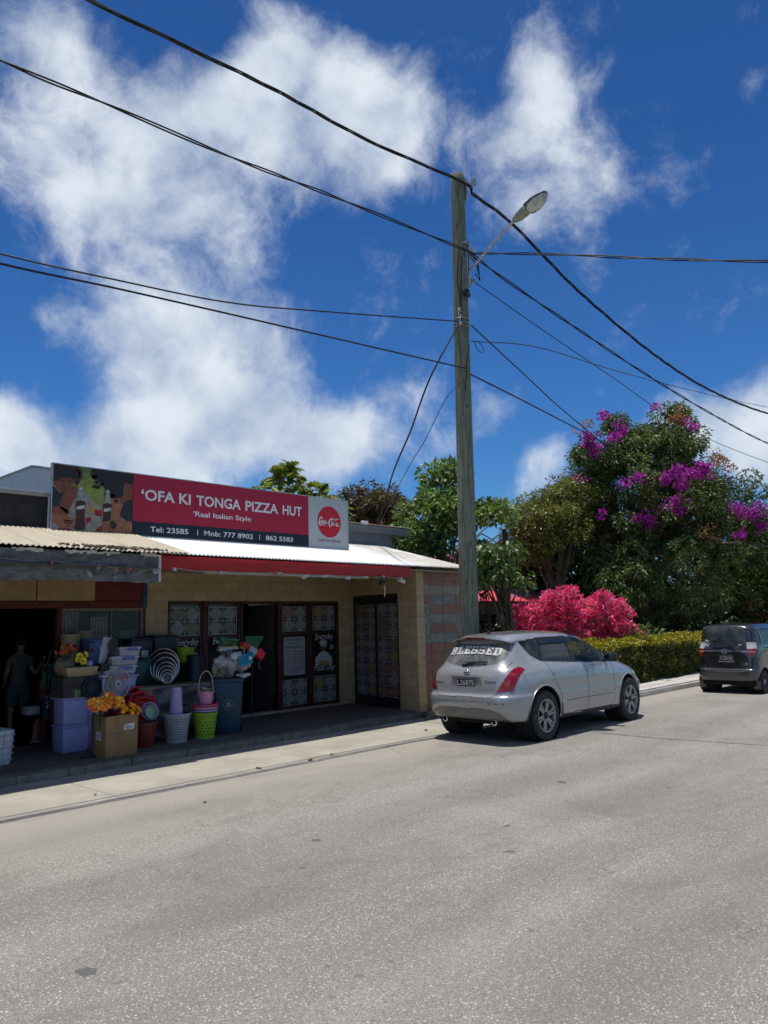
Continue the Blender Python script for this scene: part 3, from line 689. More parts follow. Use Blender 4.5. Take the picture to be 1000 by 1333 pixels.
tx.box(7.705,7.718,ty-.001,ty,3.60,3.70); tx.box(9.10,9.113,ty-.001,ty,3.60,3.70)
tx.build('lettering', m_sl, recalc=False, **WB)
# round logo with script lettering drawn as brush strokes
lg = MB().disc((10.945,BY-.004,4.09), .335, 48); lgo = lg.build('logo_disc', M('logo_red', (.46,.004,.020), .35, var=.03, bump=0), wp, True, recalc=False)
def stroke(b, pts, w, y, m=0):
    """brush stroke through points (x,z), width tapered at both ends"""
    P = [Vector((p[0],0,p[1])) for p in pts]; Q = []
    for i in range(len(P)-1):
        p0 = P[max(i-1,0)]; p1 = P[i]; p2 = P[i+1]; p3 = P[min(i+2,len(P)-1)]
        for k in range(5):
            t = k/5; Q.append(.5*((2*p1)+(-p0+p2)*t+(2*p0-5*p1+4*p2-p3)*t*t+(-p0+3*p1-3*p2+p3)*t**3))
    Q.append(P[-1]); n = len(Q); vs = []
    for i, q in enumerate(Q):
        t = (Q[min(i+1,n-1)]-Q[max(i-1,0)]).normalized(); nn = Vector((-t.z,0,t.x)); ww = w*(.35+.65*math.sin(math.pi*min(1,max(0,(i+.6)/n))))*(1.15 if abs(t.z) > .6 else .7)
        vs += [(q.x+nn.x*ww, y, q.z+nn.z*ww), (q.x-nn.x*ww, y, q.z-nn.z*ww)]
    b.add(vs, [(2*i,2*i+1,2*i+3,2*i+2) for i in range(n-1)], m)
cc = MB(); cx, cz = 10.645, 4.0; k = .60; ly = BY-.009
def L(pts, w=.011): stroke(cc, [(cx+x*k, cz+.0+z*k) for x, z in pts], w, ly)
L([(.13,.21),(.16,.27),(.12,.31),(.06,.26),(.02,.15),(.02,.06),(.07,.01),(.14,.03),(.2,.05),(.27,.01),(.30,.01)], .014)      # big C with tail
L([(.15,.17),(.11,.18),(.09,.13),(.11,.08),(.15,.10),(.17,.15),(.15,.18)]); 
L([(.26,.17),(.23,.19),(.20,.14),(.21,.09),(.24,.08),(.28,.11)]); L([(.35,.17),(.31,.19),(.29,.13),(.31,.09),(.35,.14),(.37,.18),(.36,.11),(.38,.08),(.41,.11)])
L([(.43,.13),(.47,.14)], .012)
L([(.60,.17),(.62,.23),(.58,.26),(.52,.22),(.48,.13),(.49,.03),(.54,-.01),(.60,.04)], .014); L([(.55,.26),(.62,.29),(.72,.26),(.80,.24),(.88,.29),(.95,.28)], .012)
L([(.66,.13),(.62,.15),(.60,.09),(.62,.04),(.66,.06),(.68,.12),(.66,.15)]); L([(.70,.06),(.75,.15),(.80,.24),(.80,.27),(.77,.22),(.74,.10),(.75,.04),(.79,.06)])
L([(.90,.12),(.85,.13),(.83,.07),(.85,.02),(.89,.07),(.92,.13),(.91,.05),(.93,.02),(.96,.05)])
cc.build('lettering', m_sl, lgo, True, recalc=False)
put_text('TASTE THE FEELING', (10.61,BY-.004,3.66), RX, UZ, .66, .055, .01).build('lettering', M('logo_small_red', (.20,.02,.03), .5), wp, True, recalc=False)
# picnic picture panel: flat printed artwork with simplified figures and two bottles
cols = {'g':(.20,.25,.05),'g2':(.12,.16,.04),'hair':(.015,.012,.012),'skin':(.17,.055,.03),'skin2':(.27,.11,.06),'blk':(.018,.018,.022),'cloth':(.26,.24,.22),'cola':(.05,.014,.008),'glass':(.24,.27,.25),'red':(.27,.01,.02),'fry':(.42,.22,.05),'wht':(.45,.45,.45),'hair2':(.07,.02,.012)}
names = list(cols); pm = [M('picture_'+n_, cols[n_], .4, var=.28, scale=9, bump=0) for n_ in names]
pp_ = MB(); PX0, PX1, PZ0, PZ1 = 5.064, 6.43, 3.535, 4.583
def pic(n_, pts, d):
    # pts in the zoomed survey frame (x 95..945, y 80..830) with the perspective of the board removed
    out = []
    for (x, y) in pts:
        u = (x-95)/850; top = 78+u*110; bot = 783+u*50; v = min(max((bot-y)/(bot-top), 0), 1)
        out.append((PX0+(PX1-PX0)*min(max(u,0),1), BY+.008-.0012*d, PZ0+(PZ1-PZ0)*v))
    pp_.add(out, [tuple(range(len(out)))], names.index(n_))
def smooth_poly(pts, n=4):
    P = [Vector((p[0],p[1],0)) for p in pts]; m_ = len(P); out = []
    for i in range(m_):
        p0,p1,p2,p3 = P[i-1],P[i],P[(i+1)%m_],P[(i+2)%m_]
        for k in range(n):
            t = k/n; q = .5*((2*p1)+(-p0+p2)*t+(2*p0-5*p1+4*p2-p3)*t*t+(-p0+3*p1-3*p2+p3)*t**3); out.append((q.x,q.y))
    return out
def ps(n_, pts, d): pic(n_, smooth_poly(pts), d)
pic('g', [(95,75),(945,185),(945,840),(95,785)], 0)
ps('g2', [(380,100),(520,130),(500,200),(420,260),(380,200)], 1); pic('cloth', [(95,600),(260,600),(370,330),(430,380),(520,500),(640,540),(760,600),(945,640),(945,840),(95,785)], 1)
ps('red', [(420,670),(480,650),(500,670),(470,710),(420,720)], 2); ps('fry', [(455,530),(500,530),(530,560),(525,610),(490,600)], 2); pic('red', [(530,570),(610,575),(612,640),(530,635)], 2)
ps('skin', [(100,230),(300,240),(310,290),(230,335),(190,400),(120,320)], 2); ps('blk', [(95,330),(180,400),(230,340),(240,420),(180,560),(95,570)], 3)
pic('skin', [(345,320),(235,320),(160,540),(250,620),(300,500),(340,420)], 4); ps('skin', [(80,555),(180,540),(260,590),(240,640),(110,630)], 4); pic('skin2', [(80,620),(240,625),(310,690),(320,760),(200,770),(80,700)], 5)
for kx in range(4): ps('skin2', [(210+kx*5,650+kx*28),(300,665+kx*28),(325,690+kx*26),(310,705+kx*22),(215,690+kx*22)], 6)
ps('hair', [(97,80),(330,105),(380,160),(370,270),(330,310),(290,240),(180,230),(110,260)], 5); ps('hair2', [(330,130),(385,150),(390,230),(350,290),(325,220)], 6)
for i in range(16):
    a = i*2.4; ps('hair2', [(230+130*math.cos(a)+dx, 190+75*math.sin(a)+dy) for dx,dy in ((-16,0),(0,-11),(16,0),(0,11))], 6)
ps('skin2', [(700,450),(760,420),(830,520),(810,640),(860,690),(945,680),(945,830),(700,810),(720,600)], 3); ps('skin', [(830,300),(950,300),(950,470),(880,480),(850,530),(810,500),(790,420)], 4)
pic('blk', [(860,480),(945,460),(945,700),(880,690),(805,640),(820,560)], 5)
ps('hair', [(500,130),(700,150),(945,190),(945,300),(850,290),(830,420),(760,450),(680,440),(640,370),(590,280),(490,230)], 6)
for (x,y) in ((520,220),(545,280),(520,325),(560,330),(760,480),(720,420),(600,300),(650,400)): ps('hair', [(x-28,y),(x,y-22),(x+28,y),(x,y+22)], 6)
def bottle(cx, y0, sc_):
    f = lambda pts: [(cx+x*sc_, y0+y*sc_) for x,y in pts]
    ps('glass', f([(-22,0),(22,0),(26,90),(52,160),(54,300),(48,440),(-48,440),(-54,300),(-52,160),(-26,90)]), 7)
    ps('cola', f([(-44,150),(44,150),(50,230),(46,300),(52,380),(46,450),(-46,450),(-52,380),(-46,300),(-50,230)]), 8)
    pic('wht', f([(-40,205),(42,190),(44,225),(-38,240)]), 9); pic('wht', f([(-14,0),(14,0),(16,20),(-16,20)]), 9)
bottle(380, 335, .99); bottle(664, 368, .95)
pic('skin2', [(620,700),(700,690),(760,720),(740,810),(620,800)], 10)
for kx in range(3): ps('skin2', [(615,700+kx*32),(700,688+kx*32),(715,712+kx*32),(630,730+kx*32)], 11)
ps('blk', [(700,700),(740,690),(770,740),(740,775),(705,760)], 12); ps('red', [(560,780),(610,740),(620,800),(560,805)], 10); ps('red', [(160,770),(240,765),(300,785),(220,800)], 4)
pp_.build('picture_panel', pm, recalc=False, **WB)
bk = MB(); 
for x in (5.6, 7.6, 9.6, 11.2): bk.tube([(x,BY+.08,3.5),(x,BY+.08,4.55)], .02, 6); bk.tube([(x,BY+.08,4.4),(x,BY+1.2,roof_z(BY+1.2)+.02)], .018, 6)
bk.build('stay', m_metal, **WB)
# ================================================================ the variety store on the left
m_cream = M('cream_board', (.42,.29,.13), .7, var=.15, scale=3, dirt=(.25,.16,.07)); m_mboard = M('maroon_board', (.14,.02,.018), .65, var=.25, scale=4)
m_blue = M('blue_paint', (.03,.06,.15), .6, var=.4, scale=6)
def mat_weathered():
    m, gg, o = new_mat('weathered_board'); co = gg.n('TexCoord').outputs['Object']
    st = gg.n('Mapping', i_Vector=co, i_Rotation=(0,.5,0), i_Scale=(1.0,1,3.0)).outputs[0]
    n = gg.noise(st, 5.5, 12, .78, .7); c = gg.mix(gg.ramp(n, .40, .60), (.08,.077,.077), (.17,.167,.17))
    n2 = gg.noise(st, 9, 8, .7, 1.2); c = gg.mix(gg.math('MULTIPLY', gg.ramp(n2, .55, .66), .8), c, (.10,.095,.09))
    n3 = gg.noise(co, 2.6, 8, .7, 1.0); c = gg.mix(gg.math('MULTIPLY', gg.ramp(n3, .60, .68), .8), c, (.38,.36,.33))
    finish(gg, o, c, .8, 0, n, .4, .008, .3); return m
m_weath = mat_weathered()
st = thing('variety_store', 'open fronted store with weathered grey fascia board, cream roof sheets and dark doorway', 'store', (4.5,13.2,0))
WS = dict(parent=st, world=True)
b = MB(); b.box(-6, 6.37, 13.16, 13.2, 2.455, 2.83, 0); b.build('cream_boards', m_cream, **WS)
b = MB(); 
for x in (5.345, 3.6): b.box(x, x+.014, 13.152, 13.158, 2.455, 2.83)
b.build('board_joint', m_dark, **WS)
MB().box(6.375, 7.28, 13.16, 13.2, 2.455, 2.83).build('maroon_board', m_mboard, **WS)
MB().box(7.285, 7.37, 13.13, 13.2, 2.34, 2.83).build('blue_strip', m_blue, **WS)
MB().box(-6, 7.285, 13.12, 13.2, 2.33, 2.45).build('beam', m_mboard, bevel=.006, **WS)
b = MB(); b.box(5.69, 5.77, 13.10, 13.2, .108, 2.33); b.box(7.285, 7.345, 13.12, 13.2, .108, 2.34); b.box(3.6, 3.7, 13.1, 13.2, .108, 2.33); b.build('door_frame', m_mboard, bevel=.006, **WS)
MB().box(5.77, 7.285, 13.14, 13.2, .108, 1.02).build('lower_wall', M('store_lower_wall', (.12,.10,.08), .8), **WS)
MB().box(-6, 3.6, 13.14, 13.2, .108, 2.33).build('left_wall', M('store_left_wall', (.10,.08,.07), .8), **WS)
wf = MB(); wf.box(5.77, 7.285, 13.12, 13.17, 2.28, 2.328); wf.box(5.77, 7.285, 13.12, 13.17, 1.02, 1.07); wf.box(5.77, 5.81, 13.12, 13.17, 1.07, 2.28); wf.box(7.245, 7.285, 13.12, 13.17, 1.07, 2.28); wf.box(6.66,6.69,13.125,13.165,1.07,2.28)
w_ = wf.build('window', M('grey_timber', (.22,.19,.16), .8, var=.3, scale=10), bevel=.005, **WS)
MB().box(5.81, 7.245, 13.155, 13.163, 1.07, 2.28).build('pane', M('store_pane', (.05,.055,.055), .18, var=.4, scale=2, bump=0), w_, True)
b = MB(); x = 5.84
while x < 7.24: b.tube([(x,13.14,1.07),(x,13.14,2.28)], .004, 5); x += .055
z = 1.12
while z < 2.27: b.tube([(5.81,13.136,z),(7.245,13.136,z)], .004, 5); z += .11
b.build('wire_mesh', M('mesh_wire', (.10,.10,.10), .5), w_, True)
b = MB(); b.box(5.82,6.08,13.146,13.152,1.3,2.26); b.box(6.30,6.62,13.146,13.152,1.15,2.18); b.box(6.86,7.18,13.146,13.152,1.2,1.92); b.build('pale_shutter', M('pale_shutter', (.22,.22,.21), .6, var=.2), w_, True)
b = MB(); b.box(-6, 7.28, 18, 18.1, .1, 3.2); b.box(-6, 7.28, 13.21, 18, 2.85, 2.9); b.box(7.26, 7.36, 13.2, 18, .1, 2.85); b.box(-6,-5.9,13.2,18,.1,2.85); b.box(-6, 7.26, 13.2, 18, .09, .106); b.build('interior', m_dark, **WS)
# fascia with a ragged lower edge, cream roof
fb = MB(); rr = random.Random(8); n = 150; top = []; bot = []
for i in range(n+1):
    x = -6 + (6.0+6)*i/n
    bot.append((x, 2.635 + .012*math.sin(x*3) + rr.uniform(-.012,.014) + (.03 if rr.random() < .06 else 0)))
    top.append((x, 3.03))
for i in range(n):
    fb.hull8([(bot[i][0],10.38,bot[i][1]),(bot[i+1][0],10.38,bot[i+1][1]),(bot[i][0],10.415,bot[i][1]),(bot[i+1][0],10.415,bot[i+1][1]),(top[i][0],10.38,3.05),(top[i+1][0],10.38,3.05),(top[i][0],10.415,3.05),(top[i+1][0],10.415,3.05)])
me_f = fb.build('fascia', m_weath, **WS)
bmm = bmesh.new(); bmm.from_mesh(me_f.data); bmesh.ops.remove_doubles(bmm, verts=bmm.verts, dist=1e-4); bmesh.ops.delete(bmm, geom=[f for f in bmm.faces if abs(f.normal.x) > .9 and abs(f.calc_center_median().x+4.5-6.0) > .05 and abs(f.calc_center_median().x+4.5+6) > .05], context='FACES'); bmm.to_mesh(me_f.data); bmm.free()
MB().box(6.002, 6.04, 10.37, 10.43, 2.65, 3.05).build('fascia_end', m_penw, **WS)
corrugated('roof', -6, 6.50, 10.33, 12.12, m_roofc, st, zf=lambda y: 3.095+(y-10.33)*.262, wob=.006, jag=.05, seed=5, lift=.0)
MB().box(-6, 7.4, 12.3, 18.2, 3.3, 3.44).build('roof_slab', m_dark, **WS)  # unseen slab added to stop sun leaking into the store
MB().box(-6, 5.95, 10.3, 13.12, 2.84, 2.85).build('soffit', M('store_soffit', (.09,.08,.07), .85), **WS)
# crumbled leaf litter and flaking on the roof edge
cb = MB(); rr = random.Random(12)
for i in range(150):
    x = rr.gauss(5.3,.42); 
    if x > 6.2: continue
    s = rr.uniform(.012,.04); y = 10.36+abs(rr.gauss(0,.07)); c = Vector((x,y,3.098+(y-10.33)*.262+.014))
    cb.cbox(c, (s*1.8,s,s*.5), rr.uniform(0,3), 0, rr.uniform(-.5,.5), rr.uniform(-.5,.5))
tag(cb.build('roof_debris', M('debris', (.17,.13,.08), .9, var=.6, scale=30)), 'crumbling litter along the edge of the cream roof', 'litter', kind='stuff')
pf = MB(); 
for x,z,w in ((5.0,3.02,.8),(5.9,3.03,.35),(4.1,3.02,.4)):
    for k in range(int(w/.05)): pf.cbox((x-w/2+k*.05, 10.365, z+.02+rr.uniform(-.015,.012)), (.055,.01,rr.uniform(.02,.06)), 0, 0, rr.uniform(-.3,.3))
pf.build('flaking_edge', M('flake', (.55,.52,.46), .8, var=.3), **WS)
MB().box(-6, 5.052, 12.13, 12.25, 3.45, 4.055).build('parapet', mat_concrete('black_parapet', (.016,.016,.017), (.035,.035,.036), (.009,.009,.009), 5), **WS)
MB().box(-6, 5.05, 12.08, 12.35, 4.057, 4.13).build('parapet_cap', M('cap_grey', (.26,.27,.28), .7, var=.15), bevel=.008, **WS)
m_pink = M('faded_pink_plastic', (.42,.16,.15), .55, var=.5, scale=18); m_pink2 = M('faded_grey_plastic', (.42,.38,.40), .55, var=.4, scale=18)
pennants('bunting', 'faded pink torn pennants on a line over the weathered grey fascia board', [(3.62,2.93),(4.42,2.90),(5.02,2.87),(5.50,2.86),(5.94,2.85)], [m_pink2, m_pink], 9, M('bunting_line_grey', (.30,.27,.27), .6), .11, .17, y=10.37)

# ================================================================ buildings farther back
wb = thing('white_building', 'tall plain white rendered building rising behind the black parapet', 'building', (7.3,18.3,0))
b = MB(); b.box(7.22, 11.2, 18.3, 26.0, 0, 5.79); b.build('walls', M('white_render', (.76,.75,.74), .8, var=.06, scale=2), wb, True)
MB().box(7.19, 11.23, 18.27, 26.03, 5.792, 5.84).build('coping', M('coping', (.70,.70,.70), .7), wb, True, bevel=.01)
wb2 = thing('white_annexe', 'lower white roofline at the left edge beyond the white building', 'building', (2,26,0))
MB().box(-8, 5.6, 27.05, 34, 0, 7.5).build('walls', MATS['white_render'], wb2, True); MB().box(-8.05, 5.65, 27.0, 34.05, 7.502, 7.56).build('coping', MATS['coping'], wb2, True)
# house with pink-red roofs behind the trees
ph = thing('pink_roof_house', 'house with pink-red sheet roofs half hidden by trees behind the blossom bush', 'house', (24,17,0))
WH = dict(parent=ph, world=True)
m_proof = mat_roof('pink_roof', (.55,.05,.075), (.45,.07,.09), .5, (.30,.08,.07), .3); m_mauve = mat_roof('mauve_roof', (.40,.16,.20), (.30,.12,.15), .5)
corrugated('verandah_roof', 18.5, 27.5, 15.6, 17.2, m_proof, ph, zf=lambda y: 2.55+(y-15.6)*.28, per=.2)
corrugated('main_roof', 18.5, 24.5, 17.3, 20.0, m_proof, ph, zf=lambda y: 3.55+(y-17.3)*.42, per=.2)
corrugated('side_roof', 24.0, 30.5, 16.2, 19.5, m_mauve, ph, zf=lambda y: 2.72+(y-16.2)*.32, per=.2)
b = MB(); b.box(19, 30, 17.3, 22, 0, 3.5); b.build('walls', M('house_wall', (.30,.27,.24), .8), **WH)
for x in (19.2, 20.9, 22.6, 24.3, 26.0): MB().box(x, x+.13, 15.75, 15.88, 0, 2.56).build('verandah_post', m_white, **WH)
b = MB(); b.box(20.5,21.7,17.25,17.29,.9,2.1); b.box(23,24.2,17.25,17.29,.9,2.1); b.build('window', m_glass_dk, **WH)

# ================================================================ utility pole, lamp, cables
def mat_pole():
    m, gg, o = new_mat('treated_timber'); co = gg.n('TexCoord').outputs['Object']
    st = gg.n('Mapping', i_Vector=co, i_Scale=(1,1,.06)).outputs[0]
    n = gg.noise(st, 22, 8, .7); c = gg.mix(gg.ramp(n, .3, .7), (.10,.118,.082), (.25,.265,.195))
    n2 = gg.noise(co, 1.6, 7, .65); c = gg.mix(gg.math('MULTIPLY', gg.ramp(n2, .45, .7), .5), c, (.25,.235,.17))
    kn = gg.noise(gg.n('Mapping', i_Vector=co, i_Scale=(1,1,.35)).outputs[0], 7, 5, .7); c = gg.mix(gg.math('MULTIPLY', gg.ramp(kn, .62, .72), .7), c, (.04,.04,.028))
    ck = gg.n('TexVoronoi', feature='DISTANCE_TO_EDGE', i_Vector=gg.n('Mapping', i_Vector=co, i_Scale=(1,1,.05)).outputs[0], i_Scale=16)
    c = gg.mix(gg.math('MULTIPLY', gg.ramp(ck.outputs['Distance'], .05, .0), .6), c, (.025,.025,.018))
    finish(gg, o, c, .8, 0, gg.math('ADD', n, ck.outputs['Distance']), .6, .01, .3); return m
PX, PY, PH = 12.25, 9.40, 11.42
TLX, TLY = .0085, -.0089      # the pole leans a little
def tl(p): p = Vector(p); return p + Vector((TLX*p.z, TLY*p.z, 0))
pole = thing('utility_pole', 'tall weathered greenish timber pole carrying all the overhead cables, behind the silver car', 'pole', (PX,PY,0))
b = MB(); prof = [(.198,-.2)]; rr = random.Random(1)
for i in range(0, 59): z = i*PH/58; prof.append((.195-.052*z/PH + rr.uniform(-.002,.002), z))
prof += [(.135,PH+.015),(.09,PH+.03),(.001,PH+.035)]; b.lathe(prof, n=28); pole_s = b.build('shaft', mat_pole(), pole)
def hw(name, mb, mat=m_metal, par=pole): return mb.build(name, mat, par, True)
def pr(z): return .195-.052*z/PH
m_cable = M('cable_black', (.010,.010,.011), .5, var=.2); m_thin = M('cable_grey', (.045,.05,.055), .5)
# cable attachment heights
Z1, Z2, Z3, Z4, Z5 = 11.12, 9.62, 8.05, 7.05, 9.05
b = MB()
for z in (Z3+.12, Z3+.03, Z3-.04): b.torus((PX,PY,z), pr(z)+.008, .008, n=30, k=6, M=Matrix.Rotation(.05,3,'X'))
hw('wire_binding', b)
b = MB(); b.cbox((PX+.16,PY-.14,11.26), (.26,.05,.06), -.5, 0, 0, .2); b.cbox((PX+.28,PY-.22,11.30), (.06,.10,.14), .4); b.tube([(PX+.2,PY-.15,11.25),(PX+.24,PY-.2,11.0)], .02, 6); b.cbox((PX+.12,PY-.12,11.1),(.05,.05,.5)); hw('top_bracket', b, m_metal)
b = MB(); b.sphere((PX+.20,PY-.13,Z5), .055, 10, 8, sc_=(1,1,1.2)); b.sphere((PX+.25,PY-.16,Z5+.02), .04, 10, 8); b.tube([(PX+.08,PY-.08,Z5+.03),(PX+.25,PY-.16,Z5)], .015, 6); hw('insulator', b, M('porcelain', (.30,.28,.25), .3))
b = MB(); b.cbox((PX-.05,PY-.20,8.66), (.16,.10,.07), .2, 0, .4); b.cbox((PX-.02,PY-.19,8.73), (.08,.07,.10)); hw('junction_box', b, m_black)
b = MB(); b.cbox((PX+.16,PY-.1,9.84), (.42,.06,.05), .35); b.tube([(PX+.1,PY-.1,9.84),(PX+.5,PY+.02,9.83)], .045, 8); b.cbox((PX+.12,PY-.16,9.45), (.04,.04,.9)); hw('dead_end_clamp', b, m_metal)
b = MB(); b.tube([(PX-.2,PY-.12,Z3+.05),(PX-.27,PY-.15,Z3+.12),(PX-.30,PY-.16,Z3+.22),(PX-.22,PY-.15,Z3+.28),(PX-.16,PY-.13,Z3+.2),(PX-.24,PY-.15,Z3-.02)], .012, 6); b.sphere((PX-.24,PY-.15,Z3-.04), .045, 8, 6); hw('anchor_clip', b)
b = MB()   # drop wires running down the shaft
b.tube([(PX-.16,PY-.12,9.62),(PX-.26,PY-.14,9.3),(PX-.28,PY-.14,8.9),(PX-.18,PY-.14,8.5),(PX-.16,PY-.14,8.1)], .011, 6); b.tube([(PX-.13,PY-.15,9.5),(PX-.15,PY-.14,8.8),(PX-.17,PY-.13,8.0)], .009, 6)
b.tube([(PX+.12,PY-.13,9.65),(PX+.38,PY-.17,9.45),(PX+.5,PY-.15,9.15),(PX+.4,PY-.1,9.3)], .014, 6); b.tube([(PX+.12,PY-.13,9.7),(PX+.44,PY-.15,9.55),(PX+.48,PY-.15,9.2)], .014, 6)
b.tube([(PX+.0,PY-.18,7.6),(PX-.1,PY-.18,7.1),(PX-.13,PY-.16,6.6)], .008, 6)
b.torus((PX+.33,PY-.2,7.62), .13, .008, n=20, k=5, M=Matrix.Rotation(1.3,3,'X'))
hw('drop_wires', b, m_cable)
pole.rotation_mode = 'QUATERNION'; pole.rotation_quaternion = Vector((0,0,1)).rotation_difference(Vector((TLX,TLY,1)))
# street lamp on its arm
lamp = thing('street_lamp', 'grey cobra-head street lamp on a slanting galvanised arm fixed to the utility pole', 'street lamp', (PX,PY-.15,9.3))
A = tl((PX+.10,PY-.16,9.22))
Bp = Vector((12.32, 7.90, 9.84))
b = MB(); b.tube([A-Vector((0,0,.35)), A, A+(Bp-A)*.5+Vector((0,0,.02)), Bp], .027, 10); b.build('arm', m_metal, lamp, True)
ld = Vector((.14,-.62,.30)).normalized()*1.0; up_ = Vector((0,0,1)); sd = ld.cross(up_).normalized(); un = sd.cross(ld)
LM = Matrix((sd, ld, un)).transposed()
def lampseg(prof, mat, name, n=18, off=0, zs=1):
    b = MB(); rings = []
    for (t, w, h, dz) in prof:
        rings.append([Bp + LM @ Vector((w*1.1*math.cos(2*math.pi*k/n), t*1.12, dz + h*math.sin(2*math.pi*k/n)*zs)) for k in range(n)])
    vs = [p for r in rings for p in r]; k_ = len(rings)
    fs = [(i*n+j, i*n+(j+1)%n, (i+1)*n+(j+1)%n, (i+1)*n+j) for i in range(k_-1) for j in range(n)]+[tuple(range(n)), tuple((k_-1)*n+j for j in range(n))]
    b.add(vs, fs); return b.build(name, mat, lamp, True)
m_lampg = M('lamp_casting', (.34,.33,.30), .55, .2, var=.3, scale=12); 
hd = lampseg([(-.03,.05,.04,0),(.0,.075,.06,0),(.08,.11,.08,.0),(.20,.135,.085,.01),(.27,.14,.08,.02)], m_lampg, 'gear_housing')
hd2 = lampseg([(.272,.14,.075,.045),(.40,.165,.07,.05),(.55,.15,.06,.05),(.66,.10,.045,.045),(.70,.04,.02,.04)], M('lamp_canopy', (.10,.10,.10), .5), 'canopy')
m, gg, o = new_mat('lamp_lens'); co = gg.n('TexCoord').outputs['Object']; finish(gg, o, gg.mix(gg.ramp(gg.noise(co, 7, 4), .4, .6), (.42,.41,.37), (.60,.58,.53)), .25, 0, spec=.5, coat=.3); 
lampseg([(.275,.10,.05,-.03),(.33,.145,.11,-.015),(.46,.155,.125,-.01),(.60,.12,.09,-.0),(.68,.05,.04,.02)], m, 'lens')
MB().sphere(Bp+LM@Vector((0,.30,.12)), .04, 10, 8, sc_=(1,1,1.1)).build('photocell', m_black, lamp, True)

# cables: real spans; P = list of world points, drawn as catenary-like smooth curves
def span(pts, k=14):
    P = [Vector(p) for p in pts]; Q = []
    for i in range(len(P)-1):
        p0 = P[max(i-1,0)] if i else P[0]*2-P[1]; p1 = P[i]; p2 = P[i+1]; p3 = P[i+2] if i+2 < len(P) else P[-1]*2-P[-2]
        for j in range(k):
            t = j/k; Q.append(.5*((2*p1)+(-p0+p2)*t+(2*p0-5*p1+4*p2-p3)*t*t+(-p0+3*p1-3*p2+p3)*t**3))
    return Q + [P[-1]]
def cable(label, pts, r, mat=None, twist=0, name='power_cable', grp='overhead cables'):
    Q = span(pts); b = MB()
    if twist:
        # bundled conductors wound round each other
        L_ = [0]
        for i in range(1, len(Q)): L_.append(L_[-1]+(Q[i]-Q[i-1]).length)
        n = max(40, int(L_[-1]/.11)); R2 = []
        for i in range(n+1):
            s = L_[-1]*i/n; j = max(1, next((q for q in range(len(L_)) if L_[q] >= s), len(L_)-1)); f = (s-L_[j-1])/max(1e-6, L_[j]-L_[j-1]); R2.append((Q[j-1].lerp(Q[j], f), s))
        for c in range(twist):
            line = []
            for (p, s) in R2:
                a = s*2*math.pi/3.1 + c*2*math.pi/twist + .6*math.sin(s*1.3); t = (Q[-1]-Q[0]).normalized(); h = t.cross(Vector((0,0,1))).normalized(); v = h.cross(t)
                line.append(p + (h*math.cos(a)+v*math.sin(a))*r*1.05)
            b.tube(line, r*.75, 6)
    else: b.tube(Q, r, 6)
    o = b.build(name, mat or m_cable); return tag(o, label, 'cable', grp)
P0 = Vector((PX,PY,0))
def road(u, v, y=9.3): return aty(u, v, y)
# left-going spans along the road (measured on the vertical plane through the pole line), continued beyond the frame
def ext(a, b_, k, dz=0): d = b_-a; return b_ + d*k + Vector((0,0,dz))
a1 = tl((PX-.1,PY-.22,11.13)); m1 = road(360,118); b1_ = tl((PX+.22,PY-.2,11.02)); b2_ = tl((PX+.16,PY-.2,9.62)); e1 = road(112,-2)
cable('thickest twisted cable sweeping from the pole top to the upper left', [b1_, a1, road(480,183), m1, road(230,55), e1, ext(m1,e1,.9,.1), ext(m1,e1,3,1.2)], .019, twist=3)
a2 = tl((PX-.05,PY-.22,Z2)); 
cable('second twisted cable running from the pole to the left edge below the thickest one', [b2_, a2, road(440,258), road(300,204), road(150,140), road(0,78), ext(road(150,140),road(0,78),1.4,.15), ext(road(150,140),road(0,78),6,1.8)], .018, twist=2)
a3 = tl((PX-.24,PY-.15,Z3-.02))
cable('upper of two thin cables going level to the left edge', [a3, road(430,406), road(300,394), road(150,364), road(0,330), ext(road(150,364),road(0,330),1.5,.1), ext(road(150,364),road(0,330),6,1.6)], .012)
a4 = tl((PX-.1,PY-.18,Z4))
cable('lower of two thin cables going left from the pole', [a4, road(430,439), road(300,409), road(150,375), road(0,343), ext(road(150,375),road(0,343),1.5,.1), ext(road(150,375),road(0,343),6,1.6)], .014)
# right-going spans
b1 = tl((PX+.22,PY-.2,11.02))
cable('thick twisted cable dropping from the pole top across to the right edge', [b1, road(660,285), road(700,325), road(760,385), road(850,460), road(925,508), road(1000,538), ext(road(925,508),road(1000,538),1.0,.6), ext(road(925,508),road(1000,538),2.5,2.2)], .022, twist=3)
b2 = tl((PX+.16,PY-.2,9.62))
cable('middle thick cable from the lamp bracket down to the right edge', [b2, road(655,362), road(740,420), road(830,480), road(920,535), road(1000,577), ext(road(920,535),road(1000,577),1.0,.5), ext(road(920,535),road(1000,577),2.5,2.0)], .020, twist=2)
b3 = tl((PX+.5,PY+.02,9.83))
cable('cable crossing the blue sky almost level to the right edge', [b3, at(720,331,14.4), at(840,336,13.2), at(1000,340,12.2), at(1200,336,11.4), at(1500,320,10.5)], .016, twist=2)
b5 = tl((PX+.25,PY-.16,Z5))
cable('thin service wire from the white insulator towards the top of the flowering tree', [b5, road(700,425), road(790,486), road(900,560), road(1000,602), ext(road(900,560),road(1000,602),1,.3)], .010)
b6 = tl((PX+.18,PY-.12,Z3+.02))
cable('wire slanting steeply from the binding to the left side of the flowering tree', [b6, at(680,485,17.6), at(725,527,20.3), at(768,563,23.5), at(800,590,26)], .014)
b7 = tl((PX+.17,PY-.12,7.72))
cable('thinnest grey wire running gently down to the right edge', [b7, at(700,452,18), at(800,482,22), at(900,508,27), at(1000,530,32), at(1150,556,42)], .011, m_thin)
b8 = tl((PX+.14,PY-.1,7.0))
